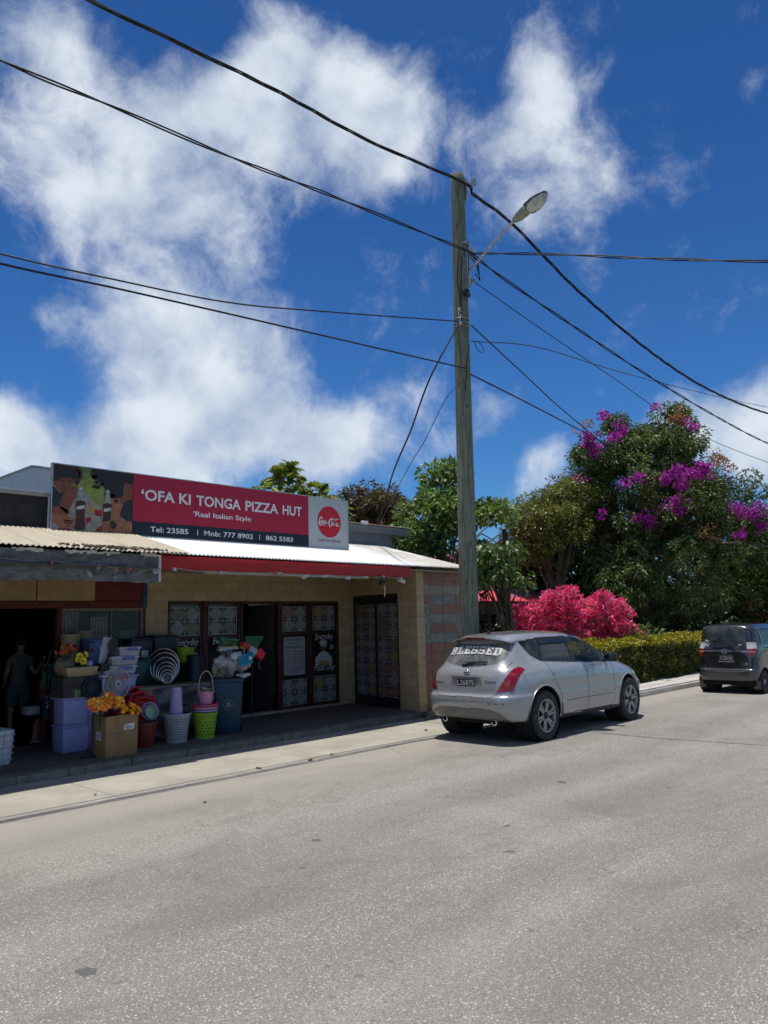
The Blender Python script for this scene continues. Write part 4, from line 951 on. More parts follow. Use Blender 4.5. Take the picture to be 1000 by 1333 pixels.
cable('wire from the lowest clamp slanting to the left shoulder of the flowering tree', [b8, at(680,521,17.6), at(765,565,23), at(800,583,26)], .016)
c1 = a3
cable('black service cable dropping from the pole to the grey roof slab', [c1, at(560,492,15.4), at(535,560,15.8), at(512,615,16.4), Vector((13.6,13.15,4.36)), Vector((13.15,13.12,4.36))], .018)
cable('thin wire bowing down from the pole towards the roof slab', [tl((PX-.12,PY-.16,6.9)), at(580,520,15.3), at(555,570,15.8), at(530,612,16.3), Vector((13.75,13.2,4.40))], .008, m_thin)
# distant pole top between the trees, with its two wires
fp = thing('distant_pole', 'short dark pole top showing between the trees right of the big utility pole', 'pole', (21.6,14.9,0))
MB().lathe([(.09,0),(.075,4.95),(.001,4.96)], n=12).build('shaft', m_black, fp); MB().cbox((0,-.05,4.7),(.14,.1,.3)).build('fuse_box', m_black, fp)
cable('sagging wire between the big pole and the distant pole top', [Vector((21.5,14.8,4.6)), at(635,712,24), at(610,722,22)], .016)
cable('short wire leaving the flowering tree at the right edge', [at(965,655,28), at(985,645,27), at(1010,630,26), at(1080,590,24)], .014)
# ================================================================ plants
def mat_leaf(name, rough=.42, trans=.28, spec=.45, tt=(1.3,1.25,.6)):
    m, gg, o = new_mat(name); a = gg.n('Attribute', attribute_name='Col').outputs['Color']
    b = gg.n('BsdfPrincipled'); gg.set(b.inputs['Base Color'], a); b.inputs['Roughness'].default_value = rough; b.inputs['Specular IOR Level'].default_value = spec
    t = gg.n('BsdfTranslucent'); gg.set(t.inputs[0], gg.mix(1, a, tt, 'MULTIPLY'))
    mx = gg.n('MixShader', i_Fac=trans); gg.t.links.new(b.outputs[0], mx.inputs[1]); gg.t.links.new(t.outputs[0], mx.inputs[2]); gg.t.links.new(mx.outputs[0], o.inputs[0]); return m
m_leaf = mat_leaf('leaf'); m_petal = mat_leaf('petal', .6, .35, .2, (1.1,1.0,1.1))
def mat_bark(name, a, b_):
    m, gg, o = new_mat(name); co = gg.n('TexCoord').outputs['Object']
    n = gg.noise(gg.n('Mapping', i_Vector=co, i_Scale=(1,1,.25)).outputs[0], 14, 7, .7); finish(gg, o, gg.mix(gg.ramp(n, .3, .7), a, b_), .85, 0, n, .8, .02, .2); return m
m_bark = mat_bark('bark', (.05,.04,.03), (.14,.11,.085)); m_barkp = mat_bark('pale_bark', (.14,.12,.09), (.28,.25,.20))
def nrm(v): return v/np.maximum(1e-9, np.linalg.norm(v, axis=-1, keepdims=True))
def leaves(C, A, size, aspect, cols, rs, droop=0., fold=.25, lobes=False, curl=.25):
    """C centres, A axis directions; each leaf is a folded, curled blade of 6 vertices / 4 faces"""
    n = len(C); A = nrm(A + np.array([0,0,-droop])); S = nrm(np.cross(A, rs.normal(size=(n,3)))); N = np.cross(S, A)
    L = size*rs.uniform(.65,1.25,(n,1)); W = L*aspect*.5
    base = C; mid = C + A*L*.5 + N*L*.06; tip = C + A*L - N*L*curl
    l1 = C + A*L*.38 + S*W + N*W*fold; r1 = C + A*L*.38 - S*W + N*W*fold
    V = np.stack([base, l1, tip, r1, mid], 1).reshape(-1,3)
    i = np.arange(n)[:,None]*5
    F = np.concatenate([i+[0,1,4], i+[1,2,4], i+[2,3,4], i+[3,0,4]], 1).reshape(-1,3)
    Cc = np.repeat(cols, 5, 0); return V, F, np.hstack([Cc, np.ones((len(Cc),1))])
def pick(rs, n, pal, w=None, jit=.22):
    pal = np.array(pal, float); k = rs.choice(len(pal), n, p=w); c = pal[k]*(1+rs.uniform(-jit,jit,(n,1))); return np.clip(c, 0, 1)
def clump_points(rs, centres, rad, per, up=.55, flat=.75):
    nC = len(centres); c = np.repeat(np.arange(nC), per); n = len(c)
    D = nrm(rs.normal(size=(n,3))); r = rad[c][:,None]*rs.uniform(.35,1.0,(n,1))**.6
    D[:,2] *= flat; P = centres[c] + D*r
    A = nrm(D*1.0 + np.array([0,0,up*.35]) + rs.normal(size=(n,3))*.45); return P, A, c
def crown_centres(rs, c, radii, n, inner=.55, lumps=7, lump=.22, bottom=-.55):
    c = np.array(c, float); out = []
    Ld = nrm(rs.normal(size=(lumps,3)))
    while len(out) < n:
        d = nrm(rs.normal(size=3)); 
        if d[2] < bottom: continue
        k = 1 + lump*(np.max(Ld@d)*2-1.1)
        r = inner + (1-inner)*rs.rand()**.45
        out.append(c + d*np.array(radii)*r*k)
    return np.array(out)
def limbs(base, h, r0, cents, rs, nb, lean=(0,0), taper=.35, fork=.45):
    b = MB(); base = Vector(base); top = base + Vector((lean[0], lean[1], h))
    tr = [base + (top-base)*t + Vector((math.sin(t*5)*r0*.4, math.cos(t*4)*r0*.4-r0*.4, 0)) for t in np.linspace(0,1,6)]
    b.tube(tr, [r0*(1.25 if i == 0 else 1-taper*i/5) for i in range(6)], 10)
    sel = rs.choice(len(cents), min(nb, len(cents)), replace=False)
    for k in sel:
        e = Vector(cents[k]); s = base + (top-base)*float(rs.uniform(fork,1)); m_ = s.lerp(e, .5) + Vector((0,0,(e-s).length*.12))
        q = s.lerp(e,.25)+Vector((0,0,(e-s).length*.04))
        b.tube([s,q,m_,s.lerp(e,.78)+Vector((0,0,(e-s).length*.08)),e], [r0*.42,r0*.34,r0*.24,r0*.14,r0*.05], 6)
    return b
def tree(name, label, cat, base, centres, rad, per, size, aspect, pal, seed, w=None, trunk_h=3, r0=.2, nb=16, droop=.2, group=None, bark=None, jit=.22, up=.55, tone=.25, fold=.25):
    rs = np.random.RandomState(seed); t = thing(name, label, cat, tuple(base), 0, group)
    centres = np.asarray(centres); rad = np.broadcast_to(np.asarray(rad, float), (len(centres),))*rs.uniform(.7,1.25,len(centres))
    P, A, c = clump_points(rs, centres, rad, per, up)
    cols = pick(rs, len(P), pal, w, jit)*(1+tone*rs.uniform(-1,1,(len(centres),1)))[c]
    V, F, CC = leaves(P, A, size, aspect, cols, rs, droop, fold)
    np_mesh('crown', V, F, m_leaf, t, col=CC, smooth=False, loc=tuple(base))
    limbs(base, trunk_h, r0, centres, rs, nb).build('trunk', bark or m_bark, t, True); return t
DG = [(.055,.092,.022),(.095,.145,.036),(.155,.205,.06),(.21,.25,.095),(.08,.11,.042)]
# --- the big mango-like tree behind the hedge
rs = np.random.RandomState(5)
bc = np.array([28.6,13.6,0])
cc_ = lambda u, v, d, r, n, inn=.4, bt=-.6: crown_centres(rs, tuple(at(u, v, d)), r, n, inn, bottom=bt)
cs = [cc_(842,655,31,(2.6,2.6,2.4),120), cc_(850,592,31,(1.55,1.55,1.35),55), cc_(788,598,30.6,(.9,.9,1.0),22), cc_(770,655,30.8,(1.3,1.3,1.3),34), cc_(908,668,31,(1.9,2.1,2.0),70), cc_(840,745,31,(3.8,3.2,2.2),110,.4,-.9), cc_(752,715,31.5,(1.9,2.0,2.0),60), cc_(962,720,32,(2.2,2.2,1.9),60), cc_(1010,735,34,(2.4,2.2,2.2),45), cc_(800,548,30.6,(.3,.3,.25),4), cc_(878,548,31,(.5,.5,.5),9)]
cs = np.vstack(cs)
big = tree('flowering_tree', 'largest tree, tall dark green crown with purple blossoms climbing through it, right side', 'tree', bc, cs, .50, 215, .18, .31, DG+[(.17,.18,.08)], 5, w=[.24,.28,.22,.10,.12,.04], trunk_h=4.5, r0=.38, nb=40, droop=.8, tone=.32)
# --- rounder olive tree to its left
rs = np.random.RandomState(6); oc = np.array([25.4,15.3,0])
cs2 = np.vstack([crown_centres(rs, tuple(at(714,690,29.6)), (1.35,1.35,1.45), 75, .45), crown_centres(rs, tuple(at(742,650,30)), (.9,.9,.8), 26, .4), crown_centres(rs, tuple(at(700,730,29.5)), (1.1,1.1,.9), 30, .4)])
tree('olive_green_tree', 'rounded yellow-green tree joined to the left flank of the largest tree', 'tree', oc, cs2, .42, 150, .17, .32, [(.14,.17,.036),(.20,.22,.05),(.26,.26,.065),(.09,.115,.028)], 7, trunk_h=3.2, r0=.25, nb=18, droop=.4)
# --- dense dark undergrowth below and behind them
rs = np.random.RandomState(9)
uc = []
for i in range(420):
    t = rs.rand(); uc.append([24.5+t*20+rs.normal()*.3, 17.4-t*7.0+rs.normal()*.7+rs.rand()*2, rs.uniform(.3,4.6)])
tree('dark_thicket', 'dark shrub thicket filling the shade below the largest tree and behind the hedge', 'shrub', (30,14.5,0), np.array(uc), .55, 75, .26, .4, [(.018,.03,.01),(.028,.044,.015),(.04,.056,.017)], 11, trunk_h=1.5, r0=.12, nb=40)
rs = np.random.RandomState(10)
rc = np.vstack([crown_centres(rs, (36.5,10.6,2.6), (3.4,2.4,2.5), 90, .5), crown_centres(rs, (41,10.2,2.2), (4,2.2,3.0), 90, .5)])
tree('far_right_shrub', 'bright green bushy shrub behind the roof of the black van at the right edge', 'shrub', (37.5,10.4,0), rc, .5, 80, .24, .42, [(.09,.15,.03),(.14,.20,.045),(.06,.10,.02)], 12, trunk_h=1.5, r0=.12, nb=20)
# --- tree behind the utility pole
rs = np.random.RandomState(13); tc = np.array([17.2,14.0,0])
cs3 = np.vstack([crown_centres(rs, tc+[-.15,.1,5.0], (1.15,1.15,.9), 34, .35), crown_centres(rs, tc+[.15,-.1,6.1], (.5,.5,.55), 12, .3), crown_centres(rs, tc+[1.0,-.85,4.95], (.75,.7,.42), 16, .3), crown_centres(rs, tc+[-.5,.4,4.1], (1.0,1.0,.8), 24, .3), crown_centres(rs, tc+[.2,-.2,3.3], (1.3,1.2,.8), 26, .3)])
tree('young_green_tree', 'open bright green tree standing just behind the utility pole', 'tree', tc, cs3, .32, 105, .17, .5, [(.13,.22,.05),(.19,.29,.075),(.26,.35,.12),(.085,.14,.034)], 14, trunk_h=4.6, r0=.09, nb=40, droop=.3, bark=m_barkp)
# --- reddish mango behind the grey roof slab
rs = np.random.RandomState(15); mc = np.array([18.6,18.2,0])
tree('reddish_mango_tree', 'round tree with red-brown young leaves behind the grey roof slab', 'tree', mc, crown_centres(rs, mc+[0,0,5.25], (1.3,1.3,1.2), 95, .4), .36, 150, .17, .3, [(.13,.055,.035),(.09,.07,.03),(.055,.075,.02),(.17,.09,.055),(.10,.10,.035)], 16, trunk_h=4, r0=.2, nb=18, droop=.7)
# --- lobed-leaf tree behind the billboard (big fingered leaves)
def lobed_leaf_mesh(P, A, L, cols, rs):
    """breadfruit-like leaf: pinnate lobes along a midrib, built as a fan outline"""
    out = [(0,0)]; 
    for k, (t, w) in enumerate([(.12,.10),(.22,.34),(.30,.14),(.42,.42),(.50,.16),(.62,.38),(.70,.14),(.82,.24),(.88,.08)]): out.append((t, w))
    left = [(t, w) for t, w in out]; tipp = (1.0, 0); right = [(t,-w) for t, w in out[1:]][::-1]
    ol = np.array(left+[tipp]+right); k = len(ol); n = len(P)
    A = nrm(A); S = nrm(np.cross(A, np.array([0,0,1.])+rs.normal(size=(n,3))*.35)); N = np.cross(S, A); N *= np.sign(N[:,2:3]+1e-6)
    L = L*rs.uniform(.6,1.15,(n,1))
    V = P[:,None,:] + A[:,None,:]*(L[:,None,:]*ol[None,:,0:1]) + S[:,None,:]*(L[:,None,:]*ol[None,:,1:2]) + N[:,None,:]*(L[:,None,:]*(np.abs(ol[None,:,1:2])*.3 - ol[None,:,0:1]**2*.45))
    ctr = P + A*L*.5 - N*L*.11
    V = np.concatenate([V, ctr[:,None,:]], 1).reshape(-1,3)
    i = np.arange(n)[:,None]*(k+1); F = np.concatenate([i+[j,(j+1)%k,k] for j in range(k)], 1).reshape(-1,3)
    Cc = np.repeat(cols, k+1, 0); return V, F, np.hstack([Cc, np.ones((len(Cc),1))])
def lobed_tree(name, label, base, heads, L, pal, seed, trunk_h, r0, per=13):
    rs = np.random.RandomState(seed); t = thing(name, label, 'tree', tuple(base)); H = np.array(heads, float); n = len(H)*per
    c = np.repeat(np.arange(len(H)), per); az = rs.rand(n)*2*np.pi; el = rs.uniform(-.35,1.0,n)
    A = np.stack([np.cos(az)*np.cos(el), np.sin(az)*np.cos(el), np.sin(el)], 1); P = H[c] + A*rs.uniform(.02,.14,(n,1))
    V, F, CC = lobed_leaf_mesh(P, A, L, pick(rs, n, pal, jit=.3), rs); np_mesh('crown', V, F, m_leaf, t, col=CC, smooth=False, loc=tuple(base))
    limbs(base, trunk_h, r0, H, rs, len(H), taper=.5).build('trunk', m_barkp, t, True); return t
rs = np.random.RandomState(17); bx = np.array([14.5,18.6,0]); hd_ = []
for (u, v) in [(372,606),(358,618),(385,618),(345,632),(372,630),(398,630),(412,636),(335,642),(360,642),(388,644),(420,644),(350,650),(405,652),(375,655),(430,652),(325,650),(440,660),(366,612),(380,608)]:
    q = at(u, v+6, 23.5+rs.uniform(-.9,.9)); hd_.append(tuple(q))
lobed_tree('breadfruit_tree', 'tree with large lobed glossy leaves showing above the red part of the billboard', bx, hd_, .40, [(.13,.19,.03),(.19,.26,.05),(.25,.31,.08),(.08,.12,.02),(.30,.33,.08)], 18, 5.0, .12, 16)
# --- small broad-leaved tree right of the pole
rs = np.random.RandomState(19); hd_ = []
for i in range(46):
    u = 640+rs.normal()*22; v = 733+rs.normal()*15
    hd_.append(tuple(at(min(max(u,618),706), min(max(v,704),764), 20.2+rs.uniform(-.7,.9))))
t0 = tree('broad_leaved_tree', 'small tree with drooping pale-veined leaves between the utility pole and the pink roof', 'tree', (16.9,11.6,0), np.array(hd_), .26, 34, .20, .46, [(.075,.13,.03),(.11,.17,.045),(.16,.22,.07),(.05,.09,.02)], 20, trunk_h=2.3, r0=.07, nb=30, droop=1.1)
# low dark growth between the shop corner, pole and house
rs = np.random.RandomState(21)
lc = [[17.4+rs.rand()*5.5, 12.6+rs.rand()*1.6, rs.uniform(.2,1.6)] for i in range(110)]
tree('low_garden_shrub', 'low dark garden shrubs below the pink verandah roof behind the silver car', 'shrub', (19,13.5,0), np.array(lc), .36, 70, .17, .42, [(.03,.05,.015),(.045,.075,.02),(.07,.10,.03)], 22, trunk_h=.8, r0=.06, nb=20)
# --- bougainvilleas
def blossom(name, label, base, cents, rad, per, pal, seed, psize=.075, green=None, cat='bougainvillea', stems=20, gleaf=.1, gper=25):
    rs = np.random.RandomState(seed); t = thing(name, label, cat, tuple(base)); cents = np.asarray(cents, float)
    rad_ = np.broadcast_to(np.asarray(rad, float), (len(cents),))*rs.uniform(.6,1.3,len(cents))
    P, A, c = clump_points(rs, cents, rad_, per, .8, .9)
    cols = pick(rs, len(P), pal, None, .25)*(1+.22*rs.uniform(-1,1,(len(cents),1)))[c]
    V, F, CC = leaves(P, A, psize, .85, cols, rs, 0, .4, curl=.1); np_mesh('blossom', V, F, m_petal, t, col=CC, smooth=False, loc=tuple(base))
    if green is not None:
        P, A, c = clump_points(rs, cents, rad_*1.05, gper, .5); V, F, CC = leaves(P, A, gleaf, .55, pick(rs, len(P), green), rs, .2); np_mesh('foliage', V, F, m_leaf, t, col=CC, smooth=False, loc=tuple(base))
    if stems: limbs(base, .5, .05, cents, rs, stems, fork=.2).build('stem', m_bark, t, True)
    return t
rs = np.random.RandomState(30); pcs = []
for (u, v, su, sv, n) in [(690,800,14,12,26),(715,785,16,10,30),(742,778,18,12,46),(735,805,26,14,56),(770,800,24,14,46),(782,780,12,8,22),(795,795,14,12,28),(812,805,8,9,14),(675,786,9,6,8),(760,820,30,8,30),(703,812,18,8,22),(800,818,16,7,18),(666,792,5,3,6),(670,806,5,4,6),(822,790,4,5,5),(820,812,5,5,6),(742,763,7,3,8),(722,768,5,3,5),(792,768,6,3,8),(808,782,5,4,6)]:
    for i in range(n): pcs.append(tuple(at(u-4+rs.normal()*su*.78, v+7+rs.normal()*sv*.52, 22.4+rs.uniform(-.8,1.1))))
pb = blossom('pink_bougainvillea', 'large hot pink blossom bush rising over the hedge behind the silver car', at(745,880,22.6)*1.0 - Vector((0,0,at(745,880,22.6).z)), pcs, .14, 50, [(.92,.06,.27),(.95,.12,.36),(.93,.09,.20),(.95,.33,.56),(.86,.05,.24),(.95,.17,.22)], 31, .085, [(.09,.13,.03),(.06,.09,.02)], stems=26, gper=9)
rs = np.random.RandomState(33); vcs = []
def crown_front(u, v, back=0):   # first crown clump in front of this photo point: the vine climbs over it
    d = ray(u, v).normalized(); best = None
    for c in cs:
        q = Vector(c)-EYEP; t = q.dot(d)
        if (q-d*t).length < .9 and (best is None or t < best): best = t
    t = (best if best is not None else 30)-.45; return EYEP + d*t
for (u, v, su, sv, n) in [(772,578,8,5,14),(768,568,5,3,7),(788,541,6,3,7),(800,566,9,6,18),(752,623,5,3,6),(776,588,7,3,6),(902,552,4,5,7),(896,618,14,6,22),(915,612,9,5,16),(884,632,8,4,10),(868,622,5,4,8),(876,650,7,5,9),(884,668,5,6,7),(845,680,5,6,9),(838,676,6,3,5),(832,620,8,2,5),(812,630,6,2,4),(784,668,6,3,4),(975,668,12,4,16),(963,662,6,4,7),(990,684,7,3,7),(962,695,4,3,5),(850,530,4,2,3),(990,660,5,3,5)]:
    for i in range(n):
        q = crown_front(u+rs.normal()*su*.8, v+rs.normal()*sv*.85); vcs.append(tuple(q))
blossom('purple_bougainvillea', 'purple blossom vine climbing through the crown of the largest tree', (27.5,12.9,0), vcs, .15, 20, [(.40,.022,.34),(.50,.04,.42),(.32,.015,.27),(.60,.10,.52)], 34, .095, None, stems=0)
# dried orange-brown flower sprays on the crown
rs = np.random.RandomState(36); sp_ = []
for (u, v) in [(886,538),(938,598),(925,690),(765,560),(945,610),(880,545)]:
    for i in range(4): sp_.append(tuple(crown_front(u+rs.normal()*5, v+rs.normal()*5)))
blossom('flower_spray', 'rusty brown dry flower sprays sticking out of the largest tree', (28.2,12.9,0), sp_, .22, 30, [(.30,.15,.06),(.36,.20,.10)], 37, .10, None, cat='flower spray', stems=0)
# coral blossoms low at the far right and pinkish ones behind the van roof
rs = np.random.RandomState(38); cq = [tuple(at(u+rs.normal()*14, v+rs.normal()*10, 33+rs.uniform(-1,1))) for (u, v) in [(955,775),(985,770),(975,790),(998,778),(960,765)] for i in range(9)]
blossom('coral_bougainvillea', 'sparse coral pink blossoms in the shade behind the black van roof', (38,11.0,0), cq, .16, 14, [(.48,.07,.12),(.40,.05,.08)], 39, .10, [(.05,.08,.02)], stems=8)
rs = np.random.RandomState(40); cq = [tuple(at(626+rs.normal()*5, 705+rs.rand()*100, 21.5+rs.uniform(-.4,.4))) for i in range(18)]
blossom('violet_bougainvillea', 'narrow strip of violet blossom just right of the utility pole', (17.8,12.8,0), cq, .13, 12, [(.22,.02,.22),(.30,.03,.26)], 41, .07, [(.04,.07,.02)], stems=6)
# --- clipped hedge: box of small leaves, yellow-green on top
def hedge(name, label, x0, x1, y0, y1, h, seed, n):
    rs = np.random.RandomState(seed); t = thing(name, label, 'hedge', (x0, y0, .1))
    # points spread over front, top, left end and back, with a lumpy surface
    L_, D_ = x1-x0, y1-y0; areas = np.array([L_*h, L_*D_*1.4, D_*h, L_*h*.35]); k = rs.choice(4, n, p=areas/areas.sum())
    u, v = rs.rand(n), rs.rand(n); P = np.zeros((n,3)); Nn = np.zeros((n,3))
    def bump(a, b_): return .05*np.sin(a*3.1+b_*2)+.04*np.sin(a*7.3-b_*5)+.03*np.sin(b_*11+a)
    f = k == 0; P[f] = np.stack([x0+u[f]*L_, y0+0*u[f], v[f]*h], 1); Nn[f] = [0,-1,0]
    f = k == 1; P[f] = np.stack([x0+u[f]*L_, y0+v[f]*D_, h+0*u[f]], 1); Nn[f] = [0,0,1]
    f = k == 2; P[f] = np.stack([x0+0*u[f], y0+u[f]*D_, v[f]*h], 1); Nn[f] = [-1,0,0]
    f = k == 3; P[f] = np.stack([x0+u[f]*L_, y1+0*u[f], v[f]*h], 1); Nn[f] = [0,1,0]
    P += Nn*(bump(P[:,0]+P[:,1], P[:,2]+P[:,1])[:,None] - rs.rand(n,1)**2*.16)
    P[:,2] += .11
    A = nrm(Nn*.8 + rs.normal(size=(n,3))*.6 + [0,0,.35])
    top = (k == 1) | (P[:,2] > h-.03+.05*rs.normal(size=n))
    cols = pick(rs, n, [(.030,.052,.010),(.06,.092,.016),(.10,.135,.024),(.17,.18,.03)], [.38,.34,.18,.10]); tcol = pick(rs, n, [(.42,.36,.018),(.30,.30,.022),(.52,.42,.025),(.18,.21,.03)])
    new = np.where(top[:,None], tcol, cols)                 # yellow palette for the top leaves, green for the rest
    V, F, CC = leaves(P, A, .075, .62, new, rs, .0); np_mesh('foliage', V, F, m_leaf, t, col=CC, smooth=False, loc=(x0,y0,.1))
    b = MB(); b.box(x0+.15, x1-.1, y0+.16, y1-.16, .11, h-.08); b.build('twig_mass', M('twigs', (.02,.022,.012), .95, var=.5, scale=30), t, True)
    return t
hedge('clipped_hedge', 'long clipped hedge with bright yellow top leaves between the silver car and the van', 16.2, 44, 9.85, 10.75, 1.14, 50, 75000)
# a few upright shoots above the hedge
rs = np.random.RandomState(52); sc_ = [tuple(at(u+rs.normal()*4, 822+rs.normal()*4, 21.9)) for u in (820,828,835,842,852) for i in range(3)]
tree('hedge_shoots', 'light green untrimmed shoots sticking up above the hedge right of the pink bush', 'shrub', (20.9,10.3,.9), np.array(sc_), .10, 14, .13, .3, [(.14,.22,.05),(.20,.27,.07)], 53, trunk_h=.2, r0=.02, nb=8)
# hills / tree belt so that no empty horizon shows to the far right or from the side
rs = np.random.RandomState(60); fc_ = [[x, 34+rs.normal()*3+.25*x, rs.uniform(1,5.5)] for x in np.linspace(-60,170,340)]
fb_ = tree('far_tree_belt', 'far belt of trees', 'trees', (30,38,0), np.array(fc_), 2.6, 70, .9, .5, DG, 61, trunk_h=1, r0=.3, nb=30); 
for k_ in ('category','label'): 
    if k_ in fb_: del fb_[k_]
fb_['kind'] = 'stuff'; fb_['label'] = 'far green belt of trees beyond the houses'
rs = np.random.RandomState(62); fc_ = [[x, 10.5+rs.rand()*5, rs.uniform(.5,5.5)] for x in np.linspace(46,150,170)]
f2_ = tree('roadside_trees', 'roadside trees', 'trees', (60,12,0), np.array(fc_), 1.5, 60, .5, .45, DG, 63, trunk_h=1, r0=.3, nb=30)
del f2_['category']; f2_['kind'] = 'stuff'; f2_['label'] = 'roadside trees far down the street'
# ================================================================ vehicles
def pchip_rows(T, Y, t):
    """monotone cubic through rows Y (K x ... ) at parameters T, evaluated at t"""
    T = np.asarray(T, float); K = len(T); h = np.diff(T); d = np.diff(Y, axis=0)/h.reshape(-1, *([1]*(Y.ndim-1)))
    m = np.zeros_like(Y); s = np.sign(d[1:])*np.sign(d[:-1]); w1 = (2*h[1:]+h[:-1]).reshape(-1, *([1]*(Y.ndim-1))); w2 = (h[1:]+2*h[:-1]).reshape(-1, *([1]*(Y.ndim-1)))
    with np.errstate(divide='ignore', invalid='ignore'): mm = (w1+w2)/(w1/d[:-1]+w2/d[1:])
    m[1:-1] = np.where(s > 0, np.nan_to_num(mm), 0); m[0] = d[0]; m[-1] = d[-1]
    i = np.clip(np.searchsorted(T, t, 'right')-1, 0, K-2); u = (t-T[i])/h[i]; sh = (-1,)+(1,)*(Y.ndim-1); u = u.reshape(sh); hh = h[i].reshape(sh)
    return (1+2*u)*(1-u)**2*Y[i] + u*(1-u)**2*hh*m[i] + u*u*(3-2*u)*Y[i+1] + u*u*(u-1)*hh*m[i+1]
def loft(keys, step=.014):
    """keys: (v, zr, zm, zf, xr, xf, w, nr, nf) rings from sill to roof centre. returns grid of the right half (y<=0)"""
    th = np.linspace(0, np.pi, 1600); rings = []
    nu = int((keys[3][5]-keys[3][4]+2*keys[3][6])/step)
    for (v, zr, zm, zf, xr, xf, w, nr, nf) in keys:
        xc = (xr+xf)/2; a = (xf-xr)/2; c, s = np.cos(th), np.sin(th); n = np.where(c > 0, nr, nf)
        x = xc - np.sign(c)*a*np.abs(c)**(2/n); y = -w*np.abs(s)**(2/n)
        L = np.concatenate([[0], np.cumsum(np.hypot(np.diff(x), np.diff(y)))]); q = np.linspace(0, L[-1], nu)
        x = np.interp(q, L, x); y = np.interp(q, L, y)
        t = (x-xr)/max(1e-6, xf-xr); z = zr*(1-t)*(1-2*t) + zm*4*t*(1-t) + zf*t*(2*t-1)
        rings.append(np.stack([x, y, z], -1))
    rings = np.array(rings); T = np.array([k[0] for k in keys]); 
    nv = int(T[-1]/step)+1; t = np.linspace(0, T[-1], nv)
    return pchip_rows(T, rings, t), t
def in_poly(px, pz, poly):
    P = np.array(poly); r = np.zeros(px.shape, bool); j = len(P)-1
    for i in range(len(P)):
        c = ((P[i,1] > pz) != (P[j,1] > pz)) & (px < (P[j,0]-P[i,0])*(pz-P[i,1])/(P[j,1]-P[i,1]+1e-12)+P[i,0]); r ^= c; j = i
    return r
def seg_dist(px, pz, pts):
    d = np.full(px.shape, 1e9)
    for (x0,z0),(x1,z1) in zip(pts[:-1], pts[1:]):
        L = (x1-x0)**2+(z1-z0)**2+1e-12; t = np.clip(((px-x0)*(x1-x0)+(pz-z0)*(z1-z0))/L, 0, 1); d = np.minimum(d, np.hypot(px-x0-t*(x1-x0), pz-z0-t*(z1-z0)))
    return d
def smooth_line(pts, n=8):
    P = [np.array(p, float) for p in pts]; out = []; m_ = len(P)
    for i in range(m_-1):
        p0,p1,p2,p3 = P[max(i-1,0)],P[i],P[i+1],P[min(i+2,m_-1)]
        for k in range(n):
            t = k/n; out.append(tuple(.5*((2*p1)+(-p0+p2)*t+(2*p0-5*p1+4*p2-p3)*t*t+(-p0+3*p1-3*p2+p3)*t**3)))
    return out+[tuple(P[-1])]
class Shell:
    """half body grid split into named parts by region; mirrored to both sides"""
    def __init__(s, keys, step=.014):
        s.g, s.t = loft(keys, step); g = s.g; s.nv, s.nu = g.shape[:2]
        q = (g[:-1,:-1]+g[1:,:-1]+g[:-1,1:]+g[1:,1:])/4; s.c = q.reshape(-1,3)
        n = np.cross((g[:-1,1:]-g[:-1,:-1]).reshape(-1,3), (g[1:,:-1]-g[:-1,:-1]).reshape(-1,3)); s.n = nrm(n)
        s.n *= np.where((s.n*np.stack([s.c[:,0]-2.3, s.c[:,1], s.c[:,2]-.5], 1)).sum(1) < 0, -1, 1)[:,None]
        idx = np.arange(s.nv*s.nu).reshape(s.nv, s.nu); s.f = np.stack([idx[:-1,:-1], idx[:-1,1:], idx[1:,1:], idx[1:,:-1]], -1).reshape(-1,4)
        s.id = np.zeros(len(s.f), int); s.names = {}
        # vertex normals for offsets
        vn = np.zeros((s.nv*s.nu,3)); 
        for k in range(4): np.add.at(vn, s.f[:,k], s.n)
        s.vn = nrm(vn)
    def rear_x(s, y, z):
        """x of the rear face at (y,z)"""
        m = s.c[:,0] < 1.2; m &= s.n[:,0] < -.15; c = s.c[m]; out = []
        for yy, zz in zip(np.atleast_1d(y), np.atleast_1d(z)):
            d = (c[:,1]+abs(yy))**2+(c[:,2]-zz)**2; i = np.argsort(d)[:4]; w = 1/(d[i]+1e-5); out.append((c[i,0]*w).sum()/w.sum())
        return np.array(out)
    def side_y(s, x, z):
        m = np.abs(s.n[:,1]) > .3; c = s.c[m]; d = (c[:,0]-x)**2+(c[:,2]-z)**2; return c[np.argmin(d),1]
    def emit(s, name, mask, mats, parent, off=0, mi=None, side='both'):
        F = s.f[mask]; V = s.g.reshape(-1,3) + s.vn*off; used, inv = np.unique(F, return_inverse=True); F = inv.reshape(-1,4); V = V[used]
        mi = None if mi is None else mi[mask]
        if side == 'both': V2 = V*[1,-1,1]; F2 = F[:, ::-1]+len(V); V = np.vstack([V,V2]); F = np.vstack([F,F2]); mi = None if mi is None else np.concatenate([mi,mi])
        elif side == 'left': V = V*[1,-1,1]; F = F[:, ::-1]
        o = np_mesh(name, V, F, mats, parent, mi=mi)
        bm = bmesh.new(); bm.from_mesh(o.data); bmesh.ops.remove_doubles(bm, verts=bm.verts, dist=1e-5); bmesh.ops.recalc_face_normals(bm, faces=bm.faces)
        for e in bm.edges:
            if len(e.link_faces) == 2 and e.calc_face_angle(0) > R_(38): e.smooth = False
        bm.to_mesh(o.data); bm.free(); return o
